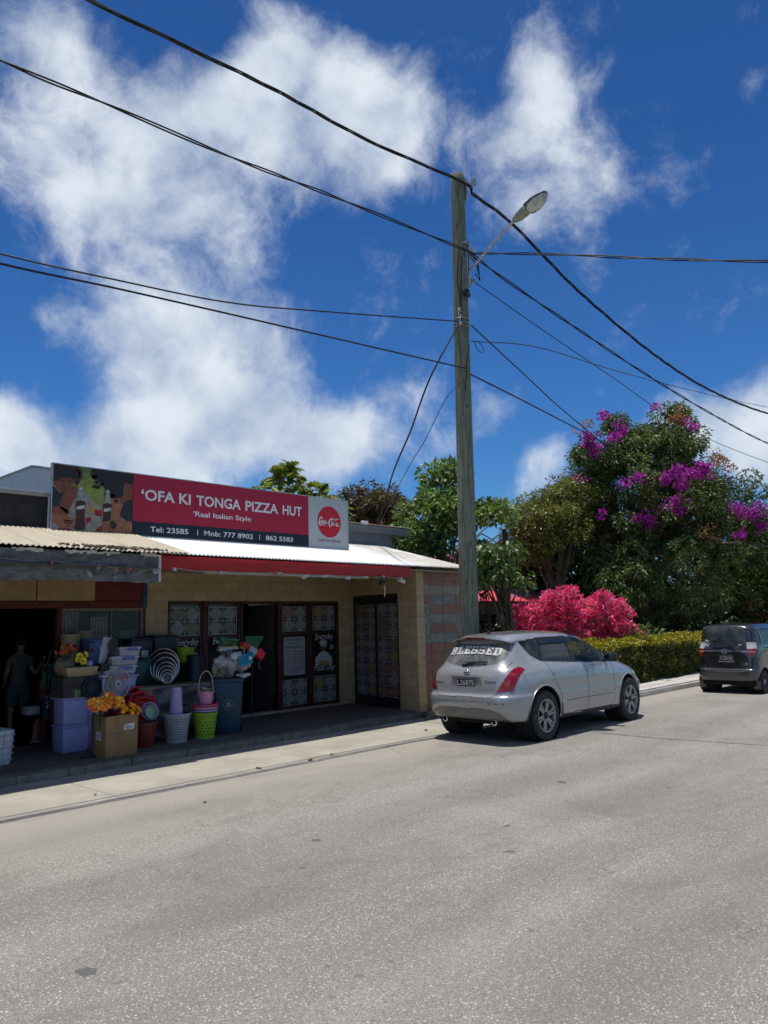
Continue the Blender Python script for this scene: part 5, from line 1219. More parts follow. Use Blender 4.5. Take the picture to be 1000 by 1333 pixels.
def mat_paint(name, c, metal=.55, rough=.34, dust=(.34,.31,.26), damt=.35):
    m, gg, o = new_mat(name); co = gg.n('TexCoord').outputs['Object']
    fl = gg.noise(co, 900, 2, .5); base = gg.mix(gg.math('MULTIPLY', gg.ramp(fl, .4, .7), .12), c, sc3(c, 1.35))
    s = gg.n('SeparateXYZ', i_0=co); lowz = gg.ramp(s.outputs[2], .75, .25); d = gg.math('MULTIPLY', gg.math('ADD', gg.math('MULTIPLY', lowz, .8), gg.math('MULTIPLY', gg.ramp(gg.noise(co, 3, 8, .7), .45, .75), .5)), damt, clamp=True)
    cc = gg.mix(d, base, dust); rr = gg.math('MULTIPLY_ADD', d, .35, rough)
    bk = gg.n('NewGeometry').outputs['Backfacing']; cc = gg.mix(bk, cc, (.012,.012,.012))
    b = finish(gg, o, cc, rr, 0, gg.noise(co, 1.7, 3, .5), .03, .01, .5, 1.0); gg.set(b.inputs['Metallic'], gg.math('MULTIPLY', gg.math('SUBTRACT', 1, d), metal)); b.inputs['Coat Roughness'].default_value = .05; return m
def mat_glass(name, tint, alpha, rough=.06, dust=.0):
    m, gg, o = new_mat(name); co = gg.n('TexCoord').outputs['Object']
    b = gg.n('BsdfPrincipled'); n = gg.noise(co, 5, 8, .7); b.inputs['Specular IOR Level'].default_value = .7
    gg.set(b.inputs['Base Color'], gg.mix(gg.math('MULTIPLY', gg.ramp(n, .35, .7), dust), tint, (.24,.24,.23))); gg.set(b.inputs['Roughness'], gg.math('MULTIPLY_ADD', n, .10+dust*.3, rough))
    t = gg.n('BsdfTransparent', i_0=(.75,.8,.78,1)); mx = gg.n('MixShader', i_Fac=alpha); gg.t.links.new(t.outputs[0], mx.inputs[1]); gg.t.links.new(b.outputs[0], mx.inputs[2]); gg.t.links.new(mx.outputs[0], o.inputs[0]); return m
m_trim = M('car_trim', (.018,.018,.019), .6, var=.3); m_gap = M('panel_gap', (.008,.008,.008), .8, bump=0); m_tyre = M('tyre_rubber', (.028,.027,.026), .85, var=.3, scale=9, dirt=(.10,.09,.075), bump=.3)
m_alloy = M('alloy', (.34,.34,.345), .38, .6, var=.25, scale=14, dirt=(.12,.10,.08), bump=0); m_chrome = M('chrome', (.60,.60,.62), .16, 1.0, var=.05, bump=0); m_rotor = M('brake_dark', (.04,.038,.036), .6, .4)
m_lampred = M('lamp_red', (.24,.002,.008), .12, var=.2, scale=20, bump=0, spec=.7, coat=.6); m_lampamb = M('lamp_amber', (.26,.025,.012), .15, var=.3, scale=25, bump=0, coat=.5); m_lampclr = M('lamp_clear', (.55,.53,.52), .15, var=.2, scale=25, bump=0, coat=.5)
m_badge = M('badge_grey', (.13,.13,.135), .4, .3, bump=0); m_plate = M('plate_black', (.012,.012,.013), .4, bump=0); m_platew = M('plate_white', (.55,.55,.54), .4, bump=0); m_inter = M('car_interior', (.035,.034,.033), .8); m_under = M('car_underside', (.010,.010,.010), .9)
def car_wheel(parent, x, y, r, width, side, rim_r, spokes, alloy, seed=0, dark=False):
    """side -1: outer face towards -y"""
    w = MB(); h = width/2; pr_ = [(rim_r,-h*.82),(rim_r+.02,-h*.98),(r*.90,-h),(r*.965,-h*.88),(r,-h*.62)]
    for k in range(5): c = -h*.5+k*h*.25; pr_ += [(r,c-.012),(r-.008,c-.006),(r-.008,c+.006),(r,c+.012)]
    pr_ += [(r,h*.62),(r*.965,h*.88),(r*.90,h),(rim_r+.02,h*.98),(rim_r,h*.82)]
    w.lathe(pr_, (x,y,r*.985), 56, axis='Y'); tyre = w.build('wheel', m_tyre, parent, sharp=30)
    o_ = side*h; f = lambda d: o_ + (-side)*d
    rb = MB(); c = (x,y,r*.985)
    rb.lathe([(rim_r+.004,f(.004)),(rim_r-.004,f(.0)),(rim_r-.018,f(.006)),(rim_r-.024,f(.03)),(rim_r-.035,f(.11)),(rim_r-.04,f(width-.01))], c, 48, axis='Y')
    bend = .028
    for k in range(spokes):
        a = 2*math.pi*(k+.25)/spokes; d = Vector((math.cos(a),0,math.sin(a))); p = Vector((-math.sin(a),0,math.cos(a))); C0 = Vector(c)
        for (r0, r1, w0, w1) in ((.045, rim_r-.015, .042, .034),):
            def q(rr, s_, dep): return C0 + d*rr + p*s_ + Vector((0, f(dep), 0))
            for sg in (-1, 1) if spokes <= 6 else (0,):
                o0, o1 = sg*.015, sg*.030
                rb.hull8([q(r0,o0-w0*.45,bend+.03),q(r0,o0+w0*.45,bend+.03),q(r1,o1-w1*.5,.045),q(r1,o1+w1*.5,.045),q(r0,o0-w0*.45,bend),q(r0,o0+w0*.45,bend),q(r1,o1-w1*.5,.014),q(r1,o1+w1*.5,.014)])
    rb.lathe([(.001,f(.02)),(.03,f(.02)),(.055,f(.028)),(.07,f(.05)),(.07,f(.09))], c, 24, axis='Y')
    rb.build('rim', alloy, tyre, bevel=.002, seg=1)
    db = MB().lathe([(.001,f(.10)),(rim_r*.74,f(.10)),(rim_r*.74,f(.115)),(rim_r-.03,f(.13))], c, 32, axis='Y'); db.build('brake_disc', m_rotor, tyre)
    hc = MB().lathe([(.001,f(.010)),(.050,f(.011)),(.060,f(.022))], c, 20, axis='Y')
    for k in range(5): a = 2*math.pi*k/5; hc.lathe([(.001,f(.026)),(.010,f(.027)),(.011,f(.04))], (x+.052*math.cos(a), y, r*.985+.052*math.sin(a)), 8, axis='Y')
    hc.build('hub_cap', m_trim if not dark else m_alloy, tyre)
def rear_text(sh, body, y_l, z, w, h, bold, arch=0, off=.006, slant=0, mb=None, serif=False):
    """lettering seen from behind, following the shell; y_l = left end (larger y)"""
    mb = mb or MB(); b = len(mb.v)
    put_text(body, (0,y_l,z), (0,-1,0), UZ, w, h, bold, mb=mb, slant=slant, arch=arch)
    V = np.array(mb.v[b:]); X = sh.rear_x(V[:,1], V[:,2]); 
    for i in range(len(V)): mb.v[b+i] = (X[i]-off, V[i,1], V[i,2])
    return mb
def block_letters(sh, word, yl, z, w, h, arch, off=.006):
    """varsity lettering with slab serifs, bent along an arc, built on the glass"""
    # each glyph as rectangles on a 6x8 grid
    Gs = {'B': [(0,0,2,8),(0,0,5,1.6),(0,3.3,5,4.9),(0,6.4,5,8),(4,.8,6,3.8),(4,4.3,6,7.2),(-.5,0,1,1.4),(-.5,6.6,1,8)], 'L': [(1,0,2.8,8),(0,6.6,4,8),(0,0,6,1.6),(4.6,0,6,3)],
          'E': [(.8,0,2.6,8),(0,0,6,1.6),(0,6.4,6,8),(.8,3.3,4.8,4.8),(4.6,0,6,2.7),(4.6,5.4,6,8)], 'S': [(0.6,0,5.2,1.6),(.4,3.3,5.4,4.9),(.6,6.4,5.2,8),(4.2,.7,6,4.2),(0,4,1.8,7.3),(0,0,1.2,2.7),(4.8,5.4,6,8)],
          'D': [(.8,0,2.6,8),(0,0,4.8,1.6),(0,6.4,4.8,8),(4.2,.9,6,7.1)]}
    mb = MB(); n = len(word); cw = w/n
    for i, ch in enumerate(word):
        for (x0,y0,x1,y1) in Gs[ch]:
            vs = []
            nx = 3
            for a in range(nx+1):
                for bq in (0,1):
                    gx = (x0+(x1-x0)*a/nx)/6; gz = (y1 if bq else y0)/8; xx = i*cw + cw*(.06+.86*gx); u = 2*xx/w-1
                    zz = z + arch*(1-u*u) + h*gz*(1-.12*0); vs.append((xx, zz))
            ys = [yl - v[0] for v in vs]; X = sh.rear_x(np.array(ys), np.array([v[1] for v in vs]))
            mb.add([(X[k]-off-.0003*Gs[ch].index((x0,y0,x1,y1)), ys[k], vs[k][1]) for k in range(len(vs))], [(2*a,2*a+1,2*a+3,2*a+2) for a in range(nx)])
    return mb
def plate(parent, sh, yc, z0, w, h, text, off=.03, name='number_plate'):
    x = float(sh.rear_x([yc], [z0+h/2])[0]) - off
    pb = MB().box(x, x+.012, yc-w/2, yc+w/2, z0, z0+h); p = pb.build(name, m_plate, parent, bevel=.004)
    t = put_text(text, (x-.0015, yc+w/2-.025, z0+.025), (0,-1,0), UZ, w-.05, h-.05, .012); bw = .004
    for (a,b_,c,d) in ((yc-w/2+.006,yc+w/2-.006,z0+.006,z0+.006+bw),(yc-w/2+.006,yc+w/2-.006,z0+h-.006-bw,z0+h-.006),(yc-w/2+.006,yc-w/2+.006+bw,z0+.01,z0+h-.01),(yc+w/2-.006-bw,yc+w/2-.006,z0+.01,z0+h-.01)): t.quad((x-.001,a,c),(x-.001,b_,c),(x-.001,b_,d),(x-.001,a,d))
    t.build('lettering', m_platew, p, recalc=False); return p, x
def seat(parent, x, y, z=.62, w=.48):
    b = MB(); b.box(x-.05, x+.42, y-w/2, y+w/2, z-.12, z+.05); b.hull8([(x-.02,y-w/2,z+.03),(x+.10,y-w/2,z+.03),(x-.02,y+w/2,z+.03),(x+.10,y+w/2,z+.03),(x-.22,y-w/2*.85,z+.62),(x-.12,y-w/2*.85,z+.62),(x-.22,y+w/2*.85,z+.62),(x-.12,y+w/2*.85,z+.62)])
    b.box(x-.235, x-.15, y-.13, y+.13, z+.64, z+.82); return b.build('seat', m_inter, parent, bevel=.03)

_Rm = np.array([list(_r), list(_u), list(_f)])
def photo_px(c, loc):
    """where survey photo points fall on the near half of a shell"""
    p = (c + np.array(loc) - np.array([0,0,EYE])) @ _Rm.T; return 500+1000*p[:,0]/p[:,2], 666.5-1000*p[:,1]/p[:,2]
def zc(ox, oy, k, pts): return [(ox+k*a, oy+k*b) for a, b in pts]
# ------------------------------------------------ silver crossover
car = thing('parked_car', 'silver crossover car parked by the kerb with white lettering across its rear window', 'car', (10.12,7.93,0))
K1 = [ # v, z rear, z mid, z front, x rear, x front, half width, corner exponents
 (0.00,.34,.27,.27,.24,4.76,.80,7,5), (.10,.36,.30,.30,.12,4.84,.905,7,4.8), (.26,.46,.44,.44,.04,4.90,.945,7,4.8), (.50,.66,.64,.64,.00,4.93,.958,7,4.8), (.60,.735,.72,.70,.01,4.92,.958,7,4.6), (.66,.775,.77,.74,.055,4.88,.953,7,4.4),
 (.84,.93,.92,.84,.085,4.82,.950,6.6,4.2), (1.00,1.07,1.05,.94,.12,4.70,.935,6.0,4.0), (1.12,1.14,1.15,1.03,.155,4.42,.905,5.6,3.8), (1.22,1.20,1.225,1.09,.20,4.20,.860,5.2,4.0), (1.31,1.27,1.29,1.13,.25,4.00,.820,5.0,4.2),
 (1.50,1.43,1.45,1.33,.35,3.56,.755,4.6,4.2), (1.68,1.575,1.60,1.52,.46,3.12,.690,4.2,4.2), (1.74,1.635,1.66,1.60,.50,2.93,.655,4,4.0), (1.84,1.69,1.71,1.665,.60,2.72,.56,3.6,3.4), (2.12,1.72,1.745,1.72,.95,2.5,.28,2.6,2.4), (2.40,1.735,1.755,1.735,1.4,2.0,.004,2,2)]
sh = Shell(K1, .0135); c = sh.c; n_ = sh.n; X, Y, Z = c[:,0], c[:,1], c[:,2]
RW, FW, WR = .98, 3.95, .40
darch = np.minimum(np.hypot(X-RW, Z-.42), np.hypot(X-FW, Z-.42)); arch = (darch < .465) & (Y < -.55) & (Z < .95)
side = (np.abs(n_[:,1]) > .42) & (Y < -.4)
PXu, PXv = photo_px(c, (10.12,7.93,0)); Q = lambda pts: in_poly(PXu, PXv, zc(540, 800, .32, pts))
near = side & (n_[:,1] < -.2)
q_glass = Q([(422,112),(497,99),(514,184),(470,158)]) & near
r_glass = Q([(506,101),(596,93),(622,135),(640,187),(520,183)]) & near
f_glass = Q([(616,110),(650,107),(690,121),(722,145),(748,172),(755,187),(655,188)]) & near
dlo = Q([(416,110),(500,92),(600,86),(655,94),(700,111),(745,140),(776,178),(776,192),(640,193),(510,190),(466,164)]) & near
re = (n_[:,0] < -.42) & (X < 1.0)
ay = np.abs(Y)
g_rear = (n_[:,0] < -.25) & (X < 1.0) & Q([(140,124),(387,118),(386,150),(372,180),(338,200),(240,216),(180,218),(120,205),(98,192)])
wsh = (n_[:,0] > .35) & (Z > 1.12) & in_poly(ay, X*0+Z, [(-.1,1.13),(.80,1.10),(.78,1.15),(.60,1.585),(-.1,1.60)]) & (X > 2.4)
tail = Q([(446,224),(440,217),(420,213),(400,222),(372,255),(348,290),(333,317),(400,313),(410,290),(418,268),(430,245)]) & (X < .9)
headl = in_poly(X, Z, smooth_line([(4.15,.92),(4.45,.90),(4.75,.80),(4.8,.70)])+[(4.6,.66),(4.3,.76)]) & (ay > .45)
grille = (n_[:,0] > .5) & in_poly(ay, Z, [(-.1,.50),(.35,.50),(.42,.80),(-.1,.84)])
lowin = (n_[:,0] < -.3) & in_poly(ay, Z, smooth_line([(-.01,.56),(.35,.565),(.55,.545),(.68,.49),(.76,.40)])+[(.76,.30),(-.01,.30)]) & (X < .6)
sill = (Z < .355) & (X > RW+.3) & (X < FW-.3)
side_ = (ay > .55)
gap = np.zeros(len(c), bool); gw_ = .0062
for pts in ([(3.30,1.155),(3.34,1.0),(3.33,.7),(3.30,.42),(3.24,.365)], [(2.27,1.21),(2.36,1.0),(2.37,.75),(2.33,.5),(2.30,.36)], smooth_line([(1.13,1.275),(1.20,1.12),(1.27,.98),(1.36,.85),(1.43,.75),(1.47,.60),(1.49,.45),(1.5,.36)]), [(1.5,.365),(3.24,.365)], smooth_line([(4.0,1.03),(4.3,.96),(4.7,.80)])):
    gap |= (seg_dist(X, Z, pts) < gw_) & side
gap |= (seg_dist(X, Z, [(1.60,.585),(3.25,.575)]) < .0045) & side
# tailgate outline and bumper step on the rear
for pts in (smooth_line([(.0,.735),(.48,.735),(.60,.79),(.74,.95),(.80,1.08)]), [(.655,1.14),(.70,1.30),(.745,1.45)]): gap |= (seg_dist(ay, Z, pts) < gw_*.8) & re
fc_ = np.hypot(X-.70, Z-1.0) < 0
mi = np.zeros(len(c), int); mi[gap] = 1; mi[sill] = 2
gap |= (np.abs(ay-.60+.0*X) < .009) & (Z > 1.655) & (X > .55) & (X < 2.45)
body = ~(arch | dlo | g_rear | wsh | tail | headl | lowin)
m_silver = mat_paint('silver_paint', (.335,.34,.345), .30, .26, damt=.25)
sh.emit('body', body & (Z > .25), [m_silver, m_gap, m_trim], car, mi=mi)
m_gdark = mat_glass('tinted_window', (.010,.012,.013), .90); m_gfront = mat_glass('clear_window', (.02,.024,.024), .35); m_grear = mat_glass('rear_window_glass', (.055,.058,.058), .95, .12, .8)
sh.emit('window_surround', dlo & ~(q_glass|r_glass|f_glass), m_trim, car, -.004)
for s_ in ('right','left'):
    sh.emit('quarter_window', q_glass, m_gdark, car, -.009, side=s_); sh.emit('rear_door_window', r_glass, m_gdark, car, -.009, side=s_); sh.emit('front_door_window', f_glass, m_gfront, car, -.009, side=s_)
rg = sh.emit('rear_window', g_rear, m_grear, car, -.003); sh.emit('windscreen', wsh, m_gfront, car, -.003)
tmi = np.zeros(len(c), int); tmi[(Z < .93) & (Z > .855) & (ay > .66) & (ay < .86)] = 1; tmi[seg_dist(ay, Z, [(.6,.94),(1.0,.94)]) < .006] = 0
for s_ in ('right','left'): 
    sh.emit('tail_light', tail, [m_lampred, m_lampamb], car, .006, mi=tmi, side=s_); sh.emit('headlight', headl, m_lampclr, car, .003, side=s_)
sh.emit('lower_bumper_insert', lowin, mat_paint('bumper_grey', (.075,.072,.068), .1, .5), car, -.012)
# underside, wheel wells, wheels
b = MB(); b.box(.5, 4.6, -.78, .78, .27, .42); 
for wx in (RW, FW):
    for s_ in (-1, 1): b.lathe([(.475,s_*(.93 if wx < 2 else .90)),(.475,s_*.60),(.001,s_*.60)], (wx,0,.42), 40, axis='Y')
und = b.build('underside', m_under, car)
for wx in (RW, FW):
    for s_ in (-1, 1):
        pts = []; lip = MB()
        for k in range(33):
            a = math.pi*(-.06+1.12*k/32); x = wx+.462*math.cos(a); z = .42+.462*math.sin(a)
            if z < .30: continue
            pts.append((x, s_*(abs(sh.side_y(x, max(z,.32)))-.004), z))
        lip.tube(pts, .014, 8); lip.build('wheel_arch_lip', m_silver, car)
for wx in (RW, FW):
    for s_ in (-1, 1): car_wheel(car, wx, s_*.835, WR, .235, s_, .262, 6, m_alloy)
# wheel mud flaps / side strips
b = MB(); 
for s_ in (-1,1): b.box(1.455, 1.475, s_*.945-.012, s_*.945+.012, .37, .56)
b.build('side_strip', m_trim, car)
# spoiler with brake light
b = MB(); N = 24; vs = []; fs = []
for i in range(N+1):
    y = -.61+1.22*i/N; u = abs(y)/.61; xr = .385+.12*u**3; zt = 1.672-.045*u**2-.03*u**6; 
    vs += [(xr, y, zt-.022), (xr+.002, y, zt-.004), (xr+.10, y, zt+.014-.01*u), (xr+.30, y, zt+.036-.01*u), (xr+.30, y, zt-.02), (xr+.12, y, zt-.030)]
for i in range(N):
    for k in range(6): fs.append((i*6+k, i*6+(k+1)%6, (i+1)*6+(k+1)%6, (i+1)*6+k))
fs += [tuple(range(6)), tuple(N*6+k for k in range(6))]
spo = MB().add(vs, fs).build('spoiler', m_silver, car, sharp=50)
b = MB(); b.cbox((.378,0,1.660), (.016,.40,.026)); b.build('brake_light', m_lampred, spo, bevel=.004)
b = MB(); b.tube([(.80,.02,1.735),(.78,.02,1.775),(.70,.02,1.80)], [.02,.014,.006], 8); b.sphere((.80,.02,1.74), .035, 12, 8, sc_=(1.6,1,.6)); b.build('aerial', m_trim, car)
# wiper, badge, lettering, plate and its recess
x = lambda y,z: float(sh.rear_x([y],[z])[0])
b = MB(); b.tube([(x(.12,1.235)-.02,.12,1.225),(x(.02,1.262)-.025,.02,1.262),(x(-.34,1.268)-.022,-.34,1.268)], [.018,.012,.007], 8); b.tube([(x(.12,1.27)-.02,.13,1.275),(x(-.33,1.29)-.012,-.33,1.285)], .006, 6); b.sphere((x(.12,1.23)-.015,.12,1.228), .03, 10, 6, sc_=(.7,1.4,1)); b.build('wiper', m_black, car)
b = MB(); bx_ = x(0,1.105)-.008; RM = Matrix.Rotation(math.pi/2,3,'Y')@Matrix.Rotation(0,3,'Z'); b.torus((bx_,.0,1.105), .050, .008, M=Matrix.Rotation(math.pi/2-.2,3,'Y'), n=32); b.cbox((bx_-.004,0,1.105), (.012,.125,.022)); b.build('badge', m_chrome, car, bevel=.002)
block_letters(sh, 'BLESSED', .52, 1.375, 1.04, .125, .03).build('lettering', m_platew, rg, recalc=False)
p, px_ = plate(car, sh, 0, .885, .385, .135, 'L26875', .012)
b = MB(); b.hull8([(px_+.022,-.30,1.045),(px_+.004,-.30,1.045),(px_+.022,.30,1.045),(px_+.004,.30,1.045),(px_+.022,-.305,1.06),(px_+.0,-.305,1.06),(px_+.022,.305,1.06),(px_+.0,.305,1.06)])
b.box(px_+.002, px_+.02, -.235, .235, .852, .868)
for s_ in (-1,1): b.hull8([(px_+.004,s_*.245,.86),(px_+.02,s_*.245,.86),(px_+.004,s_*.228,.86),(px_+.02,s_*.228,.86),(px_+.004,s_*.30,1.045),(px_+.02,s_*.30,1.045),(px_+.004,s_*.283,1.045),(px_+.02,s_*.283,1.045)])
b.build('plate_surround', m_silver, car, bevel=.004)
b = MB(); b.quad((px_+.013,-.29,1.045),(px_+.013,.29,1.045),(px_+.013,.235,.865),(px_+.013,-.235,.865)); b.build('plate_recess', mat_paint('recess_grey', (.25,.25,.25), .4, .4), car)
rear_text(sh, 'MURANO', .66, .925, .20, .036, .02, off=.004).build('lettering', m_badge, car, recalc=False); rear_text(sh, '300M', -.37, .955, .21, .036, .02, off=.004).build('lettering', m_badge, car, recalc=False)
b = MB()
for y in (-.52,-.62,-.72): b.cbox((x(y,.645)-.002,y,.645), (.006,.07,.012), 0, 0, 0, .1)
b.build('bumper_scratches', M('scratch', (.12,.05,.03), .8), car)
# handles, mirrors, exhausts, mud
for s_ in (-1,1):
    for hx, hz in ((1.34,1.045),(2.47,1.03)):
        yy = s_*abs(sh.side_y(hx, hz)); b = MB(); b.tube([(hx-.10,yy,hz),(hx-.06,yy+s_*.028,hz+.004),(hx+.06,yy+s_*.028,hz+.004),(hx+.10,yy,hz)], [.010,.015,.015,.010], 8); b.sphere((hx+.0,yy-s_*.002,hz), .045, 12, 8, sc_=(1.2,.15,.8)); b.build('door_handle', m_chrome, car)
    b = MB(); b.cbox((3.12,s_*1.02,1.225), (.13,.23,.155), s_*-.15); b.build('wing_mirror', m_black, car, bevel=.035); 
    b = MB(); b.cbox((3.13,s_*.89,1.17), (.08,.12,.04), 0); b.build('mirror_foot', m_black, car, bevel=.01)
    b = MB(); b.cbox((3.055,s_*1.02,1.225), (.012,.19,.115), s_*-.15); b.build('mirror_glass', m_gdark, car, bevel=.004)  # dark glass colour stands in for the mirror's dark reflection
    b = MB(); yy = s_*.50; b.lathe([(.032,.0),(.050,.005),(.050,.10),(.046,.20)], (.13,yy,.34), 20, axis='X'); b.lathe([(.042,.012),(.040,.16)], (.13,yy,.34), 20, axis='X', m=1); b.disc((.25,yy,.34), .042, 20, 'X', m=1); b.build('exhaust', [m_chrome, m_black], car)
    b = MB(); Y1 = lambda xx, zz: s_*(abs(sh.side_y(xx, zz))+.006); Y2 = lambda xx, zz: s_*(abs(sh.side_y(xx, zz))+.022)
    N_ = 8; vs = []
    for k in range(N_+1):
        xx = 1.22+.92*k/N_; vs += [(xx, Y1(xx,1.60), 1.60), (xx, Y2(xx,1.54), 1.535)]
    b.add(vs, [(2*k,2*k+1,2*k+3,2*k+2) for k in range(N_)]); b.build('rain_deflector', m_gdark, car)
b = MB().box(.22, .5, -.55, .55, .30, .40); b.build('silencer', m_under, car)
for yy in (-.36,.36): seat(car, 2.35, yy); 
seat(car, 1.45, -.36, .64, .6); seat(car, 1.45, .36, .64, .6)
MB().box(3.0, 3.45, -.70, .70, .85, 1.10).build('dashboard', m_inter, car, bevel=.05); b = MB().torus((2.88,-.36,1.08), .18, .016, M=Matrix.Rotation(1.1,3,'Y')); b.build('steering_wheel', m_inter, car)
MB().box(.6, 3.3, -.72, .72, .42, .50).build('floor', m_inter, car)

# ------------------------------------------------ black microvan farther along
van = thing('parked_van', 'dusty black boxy minivan parked beside the hedge at the right edge', 'van', (19.78,7.27,0))
K2 = [(0,.30,.28,.28,.10,3.30,.64,5,5),(.08,.32,.30,.30,.04,3.36,.72,8,5),(.22,.44,.44,.44,.0,3.40,.750,9,6),(.36,.575,.575,.57,.0,3.40,.755,9,6),(.40,.61,.61,.60,.035,3.39,.750,9,6),(.60,.80,.80,.78,.05,3.36,.748,9,6),(.80,1.0,1.0,.92,.065,3.25,.742,8.5,5.5),
 (.92,1.09,1.10,1.02,.08,3.08,.735,8,5),(1.02,1.16,1.19,1.09,.10,2.92,.722,7.5,4.6),(1.20,1.33,1.35,1.32,.125,2.72,.700,7,4.2),(1.42,1.53,1.55,1.52,.16,2.48,.672,6.5,4),(1.50,1.60,1.62,1.58,.19,2.38,.648,6,3.8),(1.60,1.655,1.675,1.64,.25,2.25,.57,5,3.4),(1.9,1.69,1.71,1.68,.7,1.95,.25,2.6,2.5),(2.15,1.70,1.715,1.69,1.2,1.6,.004,2,2)]
v = Shell(K2, .016); c = v.c; n_ = v.n; X, Y, Z = c[:,0], c[:,1], c[:,2]; ay = np.abs(Y)
RW, FW = .53, 2.93; darch = np.minimum(np.hypot(X-RW, Z-.29), np.hypot(X-FW, Z-.29)); arch = (darch < .335) & (ay > .45) & (Z < .7)
side = (np.abs(n_[:,1]) > .5) & (ay > .3); re = (n_[:,0] < -.5) & (X < .6)
g1_ = in_poly(X, Z, [(.27,1.55),(.52,1.565),(.57,1.17),(.33,1.17)]) & side; g2_ = in_poly(X, Z, [(.60,1.565),(1.32,1.57),(1.34,1.17),(.66,1.17)]) & side; g3_ = in_poly(X, Z, [(1.42,1.57),(2.15,1.55),(2.55,1.17),(1.42,1.17)]) & side
VU, VV = photo_px(c, (19.78,7.27,0)); QV = lambda pts: in_poly(VU, VV, zc(780, 760, .22, pts))
gr_ = (n_[:,0] < -.3) & (X < .6) & QV([(600,262),(860,254),(868,300),(872,360),(590,368),(585,300)]); ws_ = (n_[:,0] > .35) & (Z > 1.13) & (Z < 1.55) & (ay < .60) & (X > 2.2)
tl = QV([(870,346),(928,347),(932,385),(922,430),(886,440),(877,400)]) & (X < .6); hl_ = (X > 2.95) & (Z > .72) & (Z < .92) & (ay > .40)
gap = np.zeros(len(c), bool)
for pts in ([(.62,1.15),(.70,.95),(.78,.75),(.9,.62),(.95,.36)],[(1.38,1.6),(1.38,.36)],[(2.45,1.1),(2.5,.36)],[(.95,.36),(2.5,.36)],[(.62,1.09),(1.38,1.09)]): gap |= (seg_dist(X, Z, pts) < .008) & side
for pts in ([(-.01,.615),(.60,.615),(.635,.9),(.64,1.2)],): gap |= (seg_dist(ay, Z, pts) < .009) & re
mi = np.zeros(len(c), int); mi[gap] = 1; mi[(Z > .585) & (Z < .598) & re & (ay < .55)] = 2; mi[(seg_dist(ay, Z, [(.0,.55),(.46,.55),(.50,.585)]) < .006) & re] = 3; mi[(Z > .455) & (Z < .466) & re & (ay < .70)] = 3
m_vpaint = mat_paint('black_paint', (.014,.015,.017), .1, .26, (.16,.15,.135), .45)
v.emit('body', ~(arch|g1_|g2_|g3_|gr_|ws_|tl|hl_) & (Z > .24), [m_vpaint, m_gap, m_trim, M('dusty_trim', (.30,.30,.30), .6)], van, mi=mi)
for s_ in ('right','left'):
    v.emit('quarter_window', g1_, m_gdark, van, -.008, side=s_); v.emit('rear_door_window', g2_, m_gdark, van, -.008, side=s_); v.emit('front_door_window', g3_, m_gfront, van, -.008, side=s_)
    tm = np.zeros(len(c), int); tm[Z > 1.085] = 1; tm[(Z > .985) & (Z < 1.035)] = 2
    v.emit('tail_light', tl, [m_lampred, m_lampclr, M('lamp_pink', (.50,.16,.14), .2, bump=0)], van, .008, mi=tm, side=s_); v.emit('headlight', hl_, m_lampclr, van, .002, side=s_)
m_gv = mat_glass('van_rear_glass', (.022,.025,.025), .93, .08, .30); vrw = v.emit('rear_window', gr_, m_gv, van, -.003); v.emit('windscreen', ws_, m_gfront, van, -.003)
b = MB(); b.box(.15, 3.2, -.64, .64, .20, .36)
for wx in (RW, FW):
    for s_ in (-1,1): b.lathe([(.34,s_*.745),(.34,s_*.42),(.001,s_*.42)], (wx,0,.29), 32, axis='Y')
b.build('underside', m_under, van)
for wx in (RW, FW):
    for s_ in (-1,1): car_wheel(van, wx, s_*.655, .285, .165, s_, .185, 8, M('dark_alloy', (.05,.05,.052), .45, .5, bump=0), dark=True)
for wx in (RW,):
    for s_ in (-1,1): MB().box(wx-.36, wx-.35, s_*.66-.08, s_*.66+.08, .12, .32).build('mud_flap', M('muddy_rubber', (.14,.12,.10), .9), van)
x = lambda y,z: float(v.rear_x([y],[z])[0])
b = MB(); b.hull8([(x(0,1.10)-.02,-.26,1.07),(x(0,1.1)+.02,-.26,1.07),(x(0,1.10)-.02,.30,1.10),(x(0,1.1)+.02,.30,1.10),(x(0,1.10)-.02,-.20,1.15),(x(0,1.1)+.02,-.20,1.15),(x(0,1.10)-.02,.32,1.125),(x(0,1.1)+.02,.32,1.125)]); b.tube([(x(-.2,1.14)-.03,-.17,1.13),(x(-.3,1.05)-.02,-.29,1.05)], .016, 6); b.build('wiper', m_black, van)
b = MB(); b.tube([(x(0,1.06)-.006,.60,1.03),(x(0,1.04)-.006,-.60,1.03)], .008, 6); b.build('garnish', M('dusty_chrome', (.30,.30,.30), .4, .6), van)
b = MB(); bx_ = x(0,1.02)-.018; 
for pts in ([(.045,1.045),(.04,1.01),(.03,.975)],[(-.045,1.045),(-.04,1.01),(-.03,.975)],[(.04,1.01),(-.04,1.01)],[(.06,1.06),(.045,1.075),(-.045,1.075),(-.06,1.06),(-.05,.965),(.05,.965),(.06,1.06)]): b.tube([(bx_,p[0]+.02,p[1]) for p in pts], .007, 6)
b.build('badge', m_chrome, van)
plate(van, v, -.02, .80, .335, .125, 'C23121', .02)
b = MB(); px2 = x(0,.85)-.012; b.tube([(px2-.012,.17,.80),(px2-.012,.15,.775),(px2-.012,-.20,.775),(px2-.012,-.215,.80)], .007, 6); b.build('plate_frame', m_chrome, van)
rear_text(v, 'SPORT', -.40, .995, .15, .025, .02, off=.006).build('lettering', m_chrome, van, recalc=False)
